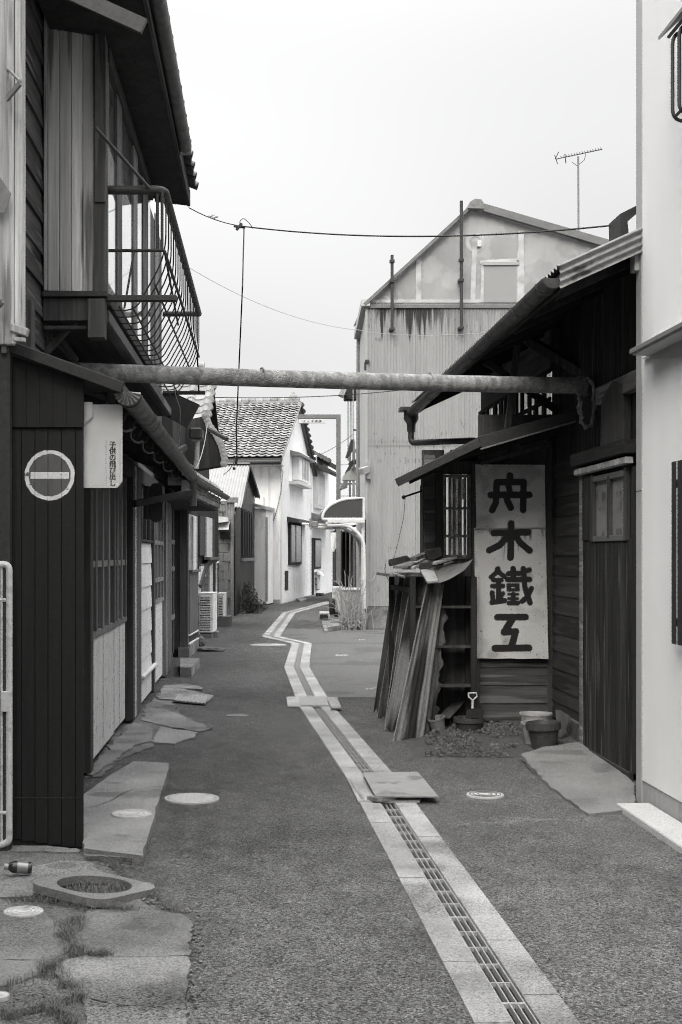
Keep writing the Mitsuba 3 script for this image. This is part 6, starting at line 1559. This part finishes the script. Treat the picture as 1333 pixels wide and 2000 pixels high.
part(SB, "upper_sheet", tin((929, 907), (1064.5, 908), (931, 1033), (1066, 1033), 0.0), "board_paint")
part(SB, "lower_sheet", tin((926.5, 1031), (1066, 1030), (930, 1286), (1071.5, 1287), 0.004), "board_paint")
part(SB, "seam", cat([beam(bv(925, 1033.5) - [0, .006, 0], bv(1066, 1031.5) - [0, .006, 0], 0.004, 0.011)]), "rusty_metal")
part(SB, "backing", box(bv(933, 0)[0], bv(1064, 0)[0], YB + 0.006, YS - 0.005, bv(0, 1280)[2], bv(0, 912)[2]), "wood_black")
part(SB, "nail", cat([lathe([(.005, 0), (.004, -.004), (0, -.006)], 8, bv(x, y) - [0, 0.006, 0], trimesh.transformations.rotation_matrix(-math.pi / 2, [1, 0, 0])) for x, y in ((935.5, 1129), (1059.5, 1127), (999, 1190), (940, 1233), (951, 910))]), "steel_black")
F1 = [[([(637, 240), (637, 340)], 112), ([(415, 545), (420, 350), (860, 345), (852, 800)], 108), ([(415, 540), (408, 680), (350, 800)], 106), ([(325, 555), (950, 555)], 112), ([(612, 400), (640, 520)], 100), ([(592, 640), (650, 765)], 108)],
      [([(655, 1020), (645, 1575)], 112), ([(370, 1175), (930, 1165)], 108), ([(600, 1180), (560, 1270), (470, 1370), (300, 1455)], 108), ([(710, 1190), (800, 1330), (955, 1460)], 108)]]
F2 = [[([(437, 180), (437, 220)], 96), ([(437, 215), (330, 310)], 84), ([(437, 215), (545, 300)], 84), ([(365, 360), (500, 360)], 74), ([(352, 455), (520, 455)], 82), ([(450, 360), (450, 700)], 84), ([(345, 565), (362, 680)], 84), ([(525, 575), (480, 640)], 74), ([(345, 722), (545, 692)], 90), ([(688, 172), (688, 300)], 94), ([(612, 252), (800, 248)], 84), ([(602, 350), (955, 348)], 94), ([(612, 590), (766, 590)], 46), ([(610, 660), (766, 660)], 46), ([(622, 732), (760, 732)], 84), ([(688, 590), (688, 730)], 84), ([(852, 170), (880, 480), (962, 728)], 92), ([(905, 210), (955, 192)], 84), ([(985, 495), (920, 630), (832, 705)], 86)],
      [([(430, 962), (890, 960)], 110), ([(670, 1000), (542, 1205)], 118), ([(542, 1205), (730, 1195)], 112), ([(730, 1195), (660, 1440)], 112), ([(392, 1468), (942, 1462)], 116)]]
kx, ky = 160 / 1333, 200 / 1666
for oy, chars in ((900, F1), (1090, F2)):
    for n_, strokes in enumerate(chars):
        shp = unary_union([LineString([(920 + x * kx, oy + y * ky) for x, y in pts]).buffer(wdt * kx / 2, 8) for pts, wdt in strokes])
        if oy == 1090 and n_ == 0:
            blk = sbox(920 + 580 * kx, oy + 408 * ky, 920 + 794 * kx, oy + 547 * ky).difference(sbox(920 + 660 * kx, oy + 470 * ky, 920 + 710 * kx, oy + 488 * ky))
            shp = unary_union([shp, blk])
        if oy == 1090 and n_ == 0:
            shp = shp.difference(unary_union([sbox(920 + a * kx, oy + b * ky, 920 + c_ * kx, oy + d_ * ky) for a, b, c_, d_ in ((585, 300, 640, 306), (735, 300, 800, 306), (585, 400, 800, 407), (420, 288, 462, 314))]))
        shp = shp.simplify(0.08)
        from shapely.affinity import affine_transform
        k_ = YB / FOCAL
        shp = affine_transform(shp, [k_, 0, 0, -k_, -AX * k_, EYE + AY * k_])
        part(SB, "character", prism(shp, 0.0015, facing(YB - 0.0075 if n_ or oy == 1090 else YB - 0.0035)), "ink", label=("boat", "tree", "iron", "work")[(oy == 1090) * 2 + n_] + " character painted in black")

# rod with a hanging cord under the lean-to
solo("drying_rod", cat([tube([R.v(788, 971, 11.0), R.v(850, 950, 11.3)], 0.008, 6), lathe([(0, -.02), (.014, -.01), (.014, .01), (0, .02)], 8, R.v(789, 971, 11.0)), tube(np.vstack([R.v(792, 974, 11.0), R.v(789, 1010, 11.0), R.v(778, 1060, 10.9), R.v(767, 1100, 10.7)]), 0.002, 4)]), "wire_black", "thin rod with a hanging string below the lean-to roof of the shed", "rod")

# the rack: frame, shelves, cover
RK = thing("storage_rack", "makeshift dark storage rack with a bent metal cover left of the signboard", "rack")
for x, v in ((1.72, 10.42), (1.72, 10.68), (1.20, 11.35), (1.26, 10.42)):
    part(RK, "post", box(x - 0.022, x + 0.022, v - 0.022, v + 0.022, 0.0, 1.2), "wood_black")
for y in (1185, 1262, 1338):
    z = R.v(0, y, 10.5)[2]
    part(RK, "shelf_bar", beam([1.26, 10.42, z], [1.72, 10.42, z], 0.02, 0.02), "wood_dark")
    part(RK, "shelf", box(1.26, 1.72, 10.44, 10.70, z - 0.012, z), "wood_black")
part(RK, "side_rail", cat([beam([1.26, 10.42, z], [1.20, 11.37, z], 0.03, 0.04) for z in (0.4, 1.1)]), "wood_dark")
fx = np.array([[832, 1137], [840, 1140], [850, 1140], [866, 1136], [880, 1130], [905, 1115], [917, 1102], [923, 1092]], float)


def cover(s, t):
    px_ = 832 + s * 91
    fy = np.interp(px_, fx[:, 0], fx[:, 1])
    x = (px_ - AX) / FOCAL * 10.25
    zf = EYE - (fy - AY) / FOCAL * 10.25
    zb_ = 1.27 + 0.03 * s
    return np.stack([x + 0.0 * t, 10.25 + 0.48 * t, zf * (1 - t) ** 1.5 + zb_ * (1 - (1 - t) ** 1.5)], 1)


part(RK, "cover", grid(cover, 24, 12, 0.003), "sheet_cover", smooth=35, label="bent pale metal cover sheet")
part(RK, "cover_board", cat([box(1.08, 1.38, 10.42, 11.4, 1.20, 1.225)]), "plank_grey")
part(RK, "edge_pole", tube([R.v(770, 1121, 10.45), R.v(790, 1127, 10.3)], 0.010, 7), "galvanised")
part(RK, "rope", tube(np.vstack([R.v(754, 1101, 10.7), R.v(752, 1112, 10.7), R.v(757, 1130, 10.6), R.v(763, 1137, 10.5), R.v(766, 1136, 10.5)]), 0.003, 5), "wire_black")


def lump(pts, v, d, m, label, name, cat_, h=None):
    q = [R.v(x, y, v) for x, y in pts]
    solo(name, prism(Polygon([(a[0], a[2]) for a in q]), d, lambda a, b, c: np.stack([a, v + c, b], 1)), m, label, cat_)


def slab_on(px0, py0, px1, py1, v, w_, h_, m, label, name, cat_, dv=0.3):
    p, q = R.v(px0, py0, v), R.v(px1, py1, v + dv)
    solo(name, beam(p, q, w_, h_), m, label, cat_)


lump([(762, 1100), (762, 1093), (795, 1085), (804, 1092), (803, 1097), (764, 1106)], 10.9, 0.12, "brick_dark", "dark brick at the left end of the rack's cover", "brick", "brick")
lump([(832, 1082), (834, 1076), (861, 1068), (864, 1085), (846, 1094), (838, 1092)], 10.55, 0.10, "brick_dark", "dark brick standing tallest on the rack's cover", "brick", "brick")
slab_on(797, 1110, 838, 1092, 10.4, 0.10, 0.022, "brick_pale", "short pale board lying slantwise on the left of the rack's cover", "board", "board")
slab_on(846, 1101, 886, 1089, 10.45, 0.06, 0.018, "brick_pale", "long pale board on the middle of the rack's cover", "board", "board")
slab_on(808, 1092, 834, 1081, 10.4, 0.05, 0.03, "plank_grey", "grey stick of wood behind the bricks on the rack's cover", "board", "board")
slab_on(782, 1108, 815, 1098, 10.35, 0.12, 0.02, "plank_grey", "grey board beside the left brick on the rack's cover", "board", "board")
lump([(820, 1108), (824, 1099), (845, 1098), (846, 1106), (824, 1112)], 10.35, 0.06, "brick_dark", "small dark block behind the pale tile on the rack's cover", "brick", "block")
tq = [R.v(x, y, v) for x, y, v in ((822, 1113, 10.3), (846, 1109, 10.45), (856, 1133, 10.2), (836, 1136, 10.12))]
solo("pale_tile", (np.vstack([tq, np.array(tq) - [0, 0, 0.014]]), np.array([[0, 1, 2], [0, 2, 3], [4, 6, 5], [4, 7, 6], [0, 4, 5], [0, 5, 1], [1, 5, 6], [1, 6, 2], [2, 6, 7], [2, 7, 3], [3, 7, 4], [3, 4, 0]])), "brick_pale", "pale square tile sliding off the front of the rack's bent cover", "tile")
solo("stick", beam(R.v(868, 1103, 10.2), R.v(885, 1097, 10.4), 0.012, 0.012), "plank_grey", "thin stick on the bare part of the rack's bent cover", "stick")


# corrugated sheets leaning on the rack
def sheet(b0, b1, t0, t1, vb0, vb1, vt0, vt1, waves, m, label, amp=0.0032, ragged=0.0, edge=True):
    k = thing("corrugated_sheet", label, "metal sheet", None)
    P0, P1, Q0, Q1 = R.v(*b0, vb0), R.v(*b1, vb1), R.v(*t0, vt0), R.v(*t1, vt1)
    for P_ in (P0, P1):
        P_[2] = max(P_[2], 0.0)
    n = np.cross(P1 - P0, Q0 - P0); n /= np.linalg.norm(n)
    if n[1] > 0:
        n = -n
    g = np.random.default_rng(len(label))
    ph_ = g.uniform(0, 6, 4)

    def fn(s, t):
        s_, t_ = s[:, None], t[:, None]
        base = P0 * (1 - s_) * (1 - t_) + P1 * s_ * (1 - t_) + Q0 * (1 - s_) * t_ + Q1 * s_ * t_
        rag = ragged * (np.sin(t * 31 + ph_[0]) + 0.6 * np.sin(t * 67 + ph_[1])) * np.clip((s - 0.8) * 5, 0, 1)
        low = 0.018 * np.sin(s * 21 + ph_[2]) * np.clip(1 - t * 12, 0, 1)
        return base + n * (amp * np.sin(2 * np.pi * waves * s))[:, None] + (P1 - P0) / np.linalg.norm(P1 - P0) * rag[:, None] + np.array([0, 0, 1.0]) * low[:, None] * (np.abs(low[:, None]) > 0)
    nu = int(waves * 8) + 1
    ss, tt = np.meshgrid(np.linspace(0, 1, nu), np.linspace(0, 1, 26), indexing="ij")
    uv = np.stack([ss.ravel() * waves / 5 + len(label) * 0.37, tt.ravel()], 1)
    part(k, "sheet", grid(fn, nu, 26, 0.003), m, smooth=True, uv=np.vstack([uv, uv]))
    if edge:
        part(k, "edge", tube(np.array([P0 + (Q0 - P0) * t for t in np.linspace(0.0, 1, 12)]) + n * 0.004, 0.0035, 5), "sheet_edge")
    return k


sheet((730, 1388), (760, 1398), (769, 1118), (792, 1124), 12.0, 11.9, 11.6, 11.3, 4, "stacked_sheet_0", "darkest corrugated sheet, leftmost and farthest of those leaning on the rack", edge=False)
sheet((738, 1402), (790, 1412), (782, 1124), (822, 1126), 11.55, 11.4, 11.2, 11.0, 3.5, "stacked_sheet_0", "narrow dark corrugated sheet with a pale edge, second from the left")
sheet((752, 1424), (815, 1420), (792, 1124), (846, 1128), 10.95, 10.8, 10.9, 10.6, 6, "stacked_sheet_1", "broad dark corrugated sheet behind the front one leaning on the rack")
sheet((752, 1426), (796, 1438), (806, 1128), (846, 1130), 10.70, 10.5, 10.6, 10.55, 3.5, "stacked_sheet_2", "slim corrugated sheet sticking out left of the front one")
sheet((768, 1448), (828, 1443), (836, 1130), (868, 1140), 10.12, 10.22, 10.42, 10.42, 5.5, "stacked_sheet_2", "palest streaked corrugated sheet at the front of the leaning stack")
sheet((824, 1442), (850, 1432), (852, 1150), (872, 1200), 10.30, 10.36, 10.5, 10.5, 2.5, "stacked_sheet_1", "ragged dark corrugated strip at the right edge of the leaning stack", ragged=0.02, edge=False)
solo("leaning_plank", beam(R.v(858, 1330, 10.75), R.v(884, 1236, 10.9), 0.07, 0.012), "wood_brown", "dark worn plank leaning inside the rack behind the sheets", "plank")
solo("leaning_plank", beam(R.v(868, 1402, 10.55), R.v(914, 1352, 10.8), 0.10, 0.012), "wood_brown", "brown plank lying aslant on the ground below the rack's shelves", "plank")

# pots and tools at the foot of the sign
import meshkit


def ground_z(x, y):
    s, t = (x - 1.02) / 1.40, (y - 9.15) / 1.65
    if not (0 <= s <= 1 and 0 <= t <= 1):
        return 0.0
    return float(bank(np.array([s]), np.array([t]))[0, 2])


def place(px, py):
    z = 0.03
    for _ in range(6):
        p = R.g(px, py, z)
        z = ground_z(p[0], p[1])
    return np.array([p[0], p[1], z])


def pot(px, py, r0, r1, h, m, label, rim=0.012, tilt=None, band=None, cat_="plant pot", name="plant_pot"):
    p = place(px, py)
    k = thing(name, label, cat_)
    b = h - (band or 0.03)
    prof = [(0.001, 0.0), (r0, 0.0), (r0 + (r1 - r0) * b / h, b), (r1 + rim, b), (r1 + rim, h), (r1 - 0.004, h), (r1 - 0.008, h - 0.01), (r0 * 0.95, 0.5 * h), (0.001, 0.5 * h)]
    part(k, "body", lathe(prof, 40, p - [0, 0, 0.006], tilt), m, smooth=40)
    part(k, "earth", lathe([(0.001, 0.52 * h), (r0 * 1.02, 0.51 * h)], 20, p - [0, 0, 0.006], tilt), "soil")
    return k


E_ = trimesh.transformations.euler_matrix
pot(859, 1431, 0.048, 0.062, 0.125, "pot_grey", "small grey plant pot tilted to the left beside the leaning sheets", 0.004, E_(math.radians(8), math.radians(-14), 0), 0.012)
k = pot(917, 1425, 0.085, 0.112, 0.11, "pot_dark", "wide low dark bowl pot with a rim band below the rack", 0.004, None, 0.035)
pot(1047, 1434, 0.085, 0.112, 0.16, "pot_pale", "pale round bucket in the corner behind the dark pot", 0.006, None, 0.014)
pot(1050, 1444, 0.08, 0.112, 0.15, "pot_pale", "pale pot half hidden directly behind the large dark pot", 0.004, None, 0.014)
pot(1064, 1464, 0.082, 0.112, 0.185, "pot_dark", "large dark plant pot with a thick rim nearest the lane", 0.008, E_(0, math.radians(-3), 0), 0.05)
p = R.v(925, 1398, 10.33)
k = thing("hand_shovel", "small shovel with a pale D-shaped handle stuck in the soil below the sign", "shovel")
hp_ = R.v(923, 1355, p[1])
part(k, "handle", cat([tube(np.array([hp_ + [-0.028, 0, 0.004], hp_ + [0.032, 0, 0.006], hp_ + [0.035, 0, -0.02], hp_ + [0.004, 0, -0.05], hp_ + [-0.026, 0, -0.024], hp_ + [-0.028, 0, 0.004]]), 0.0065, 8), tube([hp_ + [0.004, 0, -0.05], hp_ + [0.002, 0, -0.11]], 0.009, 8)]), "white_plastic", smooth=40)
part(k, "blade", prism(Polygon([(hp_[0] - 0.05, p[2] - 0.02), (hp_[0] + 0.08, p[2] - 0.02), (hp_[0] + 0.09, hp_[2] - 0.125), (hp_[0] + 0.0, hp_[2] - 0.105), (hp_[0] - 0.04, hp_[2] - 0.13)]), 0.006, facing(p[1] + 0.01)), "steel_black")
q = [R.v(x, y, 9.85) for x, y in ((1098, 1440), (1112, 1402), (1113, 1398), (1096, 1388), (1085, 1386), (1090, 1440))]
solo("broken_board", prism(Polygon([(a[0], a[2]) for a in q]), 0.02, facing(9.85)), "wood_brown", "broken brown board leaning in the corner behind the dark pot", "board")
g = np.random.default_rng(21)
ms = []
for i in range(900):
    x, y = place(g.uniform(835, 1010), g.uniform(1418, 1482))[:2]
    if fbm is None:
        continue
    if meshkit.noise(np.array([x * 6, y * 5, 0.3])) > 0.42:
        ms.append((x, y))
lv = []
for i, (x, y) in enumerate(ms):
    lv.append(leaves(np.array([x, y, ground_z(x, y) + 0.012]), (0.025, 0.025, 0.02), 9, 0.013, 100 + i))
struct("weeds", cat(lv), "green_grass", "low weeds and litter on the soil below the signboard", kind="stuff")
k = thing("low_plant", "small dark leafy plant on the soil below the signboard", "plant")
part(k, "leaf_crown", leaves(place(968, 1416) + [0, 0.05, 0.03], (0.07, 0.05, 0.045), 260, 0.012, 77), "leaf")
st = [(p_ := place(g.uniform(835, 1000), g.uniform(1420, 1485))) for _ in range(46)]
struct("pebbles", cat([((trimesh.creation.icosphere(1).vertices * [a, b, a * 0.6] + q_ + [0, 0, 0.002]), trimesh.creation.icosphere(1).faces) for q_ in st for a, b in [(g.uniform(0.005, 0.018), g.uniform(0.005, 0.014))]]), "old_concrete_pale", "pale pebbles and chips scattered on the soil", kind="stuff")

# ================================================================== RIGHT: THE WHITE BUILDING
XB = 2.17
WB = thing("white_building", "smooth white stuccoed building at the right edge with a grey corner trim", "building")
part(WB, "wall", box(XB, 9.0, -3.0, 7.56, 0.128, 7.2, 0.004), "stucco")
part(WB, "plinth", box(XB + 0.006, 9.0, -3.0, 7.55, -0.02, 0.128, 0.002), "plinth")
part(WB, "corner_trim", box(XB - 0.004, XB + 0.2, 7.562, 7.665, -0.02, 7.2), "trim_grey")
part(WB, "trim_joint", box(XB - 0.0065, XB + 0.15, 7.562, 7.667, 1.712, 1.717, 0.001), "steel_dark")
part(WB, "trim_clip", box(XB - 0.03, XB + 0.0, 7.60, 7.69, 2.93, 3.08), "trim_grey")
wg = part(WB, "window_guard", box(XB - 0.012, XB - 0.001, 5.72, 6.55, 1.0, 1.75), "glass_grime", label="dark vertical slats before a window")
for i in range(13):
    v = 6.87 - 0.092 * i
    part(wg, "slat", box(XB - 0.052, XB - 0.047, v - 0.065, v, 0.92 + 0.002, 1.825), "slat_dark")
for z in (1.715, 1.03):
    part(wg, "cross_bar", box(XB - 0.045, XB - 0.035, 5.7, 6.84, z - 0.02, z + 0.02), "slat_dark")
    part(wg, "bracket", box(XB - 0.05, XB, 6.735, 6.755, z - 0.022, z + 0.022), "slat_dark")
# canopy over the entrance
cn = part(WB, "canopy", prism(Polygon([(XB, 2.53), (XB - 0.11, 2.445), (XB - 0.11, 2.425), (XB, 2.42)]), 3.0, lambda a, b, c: np.stack([a, 4.35 + c, b], 1)), "trim_grey", label="narrow grey canopy on the white wall")
part(cn, "drip_edge", box(XB - 0.125, XB - 0.095, 4.3, 7.36, 2.432, 2.458), "flashing_grey")
part(cn, "flashing", prism(Polygon([(7.50, 2.425), (6.80, 2.335), (4.3, 2.0), (4.3, 2.43), (7.4, 2.43)]), 0.02, sidewall(XB - 0.001, -1)), "trim_grey")
# laundry guard of the upstairs window
lg = part(WB, "laundry_guard", prism(Polygon([(XB, 4.06), (XB - 0.15, 3.90), (XB - 0.15, 3.88), (XB, 4.02)]), 1.2, lambda a, b, c: np.stack([a, 5.56 + c, b], 1)), "steel_grey", label="hooded guard of bent bars at an upstairs window")
for i in range(7):
    v = 6.60 - 0.10 * i
    part(lg, "bar", tube(fillet([[XB - 0.0, v, 3.87], [XB - 0.13, v, 3.86], [XB - 0.13, v, 3.435], [XB, v, 3.435]], 0.07), 0.009, 8), "steel_dark", smooth=40)
part(lg, "rail", cat([tube([[XB - 0.13, 5.9, 3.86], [XB - 0.13, 6.66, 3.86]], 0.009, 6), tube([[XB - 0.12, 5.9, 3.455], [XB - 0.12, 6.6, 3.455]], 0.008, 6)]), "steel_dark", smooth=40)

# ================================================================== WIRES OVERHEAD
p0, pj, p1 = A2.world(A2.v(369, 405, 10.6)), W0.v(470, 441, 10.2), W0.v(1222, 437, 8.15)
OW = thing("overhead_cable", "black cable crossing the lane from the timber house eave to the shed roof", "cable")
part(OW, "wire", cat([tube(line(p0, pj, 12, 0.02), 0.004, 6), tube(line(pj, p1, 40, 0.075), 0.0055, 6)]), "wire_black", smooth=40)
part(OW, "insulator", cat([lathe([(0, -.03), (.011, -.02), (.009, 0), (.013, .015), (0, .03)], 10, p0 + (pj - p0) * t, E_(0, 1.2, 0)) for t in (0.45, 0.52)]), "white_plastic", smooth=40)
part(OW, "joint", cat([beam(pj - [0.05, 0, 0.0], pj + [0.035, 0, -0.01], 0.018, 0.018), beam(pj + [-0.03, 0, -0.03], pj + [0.01, 0, 0.02], 0.02, 0.02)]), "steel_black")
lp_ = W0.v(476, 447, 10.2)
part(OW, "loop", tube(fillet([pj, W0.v(468, 432, 10.2), W0.v(476, 425, 10.2), W0.v(489, 437, 10.2), W0.v(494, 446, 10.2)], 0.03), 0.003, 5), "wire_black")
HC = thing("hanging_cable", "thick black cable hanging straight down over the lane with a plug at its end", "cable")
pe = W0.v(463, 888, 10.1)
part(HC, "wire", tube(np.vstack([W0.v(477, 445, 10.2), W0.v(474, 560, 9.85), W0.v(467, 720, 10.1), W0.v(462, 840, 10.1), pe]), 0.0052, 7), "wire_black", smooth=40)
part(HC, "plug", cat([beam(W0.v(464, 890, 10.1), W0.v(461, 906, 10.1), 0.018, 0.018), lathe([(0, -.012), (.010, -.008), (.011, .008), (0, .012)], 10, W0.v(457.5, 915, 10.1))]), "steel_black")
part(HC, "tail", tube(np.vstack([pe, W0.v(460, 893, 10.1), W0.v(456, 906, 10.3), W0.v(448, 918, 11.0), W0.v(437, 927, 13.0)]), 0.0035, 5), "wire_pale")
solo("thin_wire", tube(np.vstack([line(W0.v(366, 520, 11.5), W0.v(706, 645, 13.0), 24, 0.10), line(W0.v(712, 647, 13.0), W0.v(968, 648, 9.9), 20, 0.03)]), 0.0026, 5), "wire_pale", "thin pale wire sagging from the balcony to the gutter of the shed", "wire")
solo("thin_wire", tube(line(W0.v(420, 776, 20), W0.v(780, 762, 25.5), 30, 0.05), 0.007, 5), "wire_black", "thin dark wire running just above the white house's roof ridge", "wire")
solo("loose_cord", tube(fillet([A.world(A.v(*q)) for q in ((337, 738, 9.0), (342, 768, 9.6), (353, 800, 10.6), (350, 868, 11.3), (335, 884, 11.2), (319, 887, 10.6))], 0.25), 0.0032, 5), "wire_pale", "pale cord looping from the pipe to the left gutter", "cord")
solo("loose_cord", tube(fillet([A.world(A.v(*q)) for q in ((405, 830, 15.0), (400, 865, 14.5), (392, 895, 13.6), (384, 914, 13.0))], 0.25), 0.004, 5), "wire_pale", "pale cord hanging before the tiled house's porch", "cord")
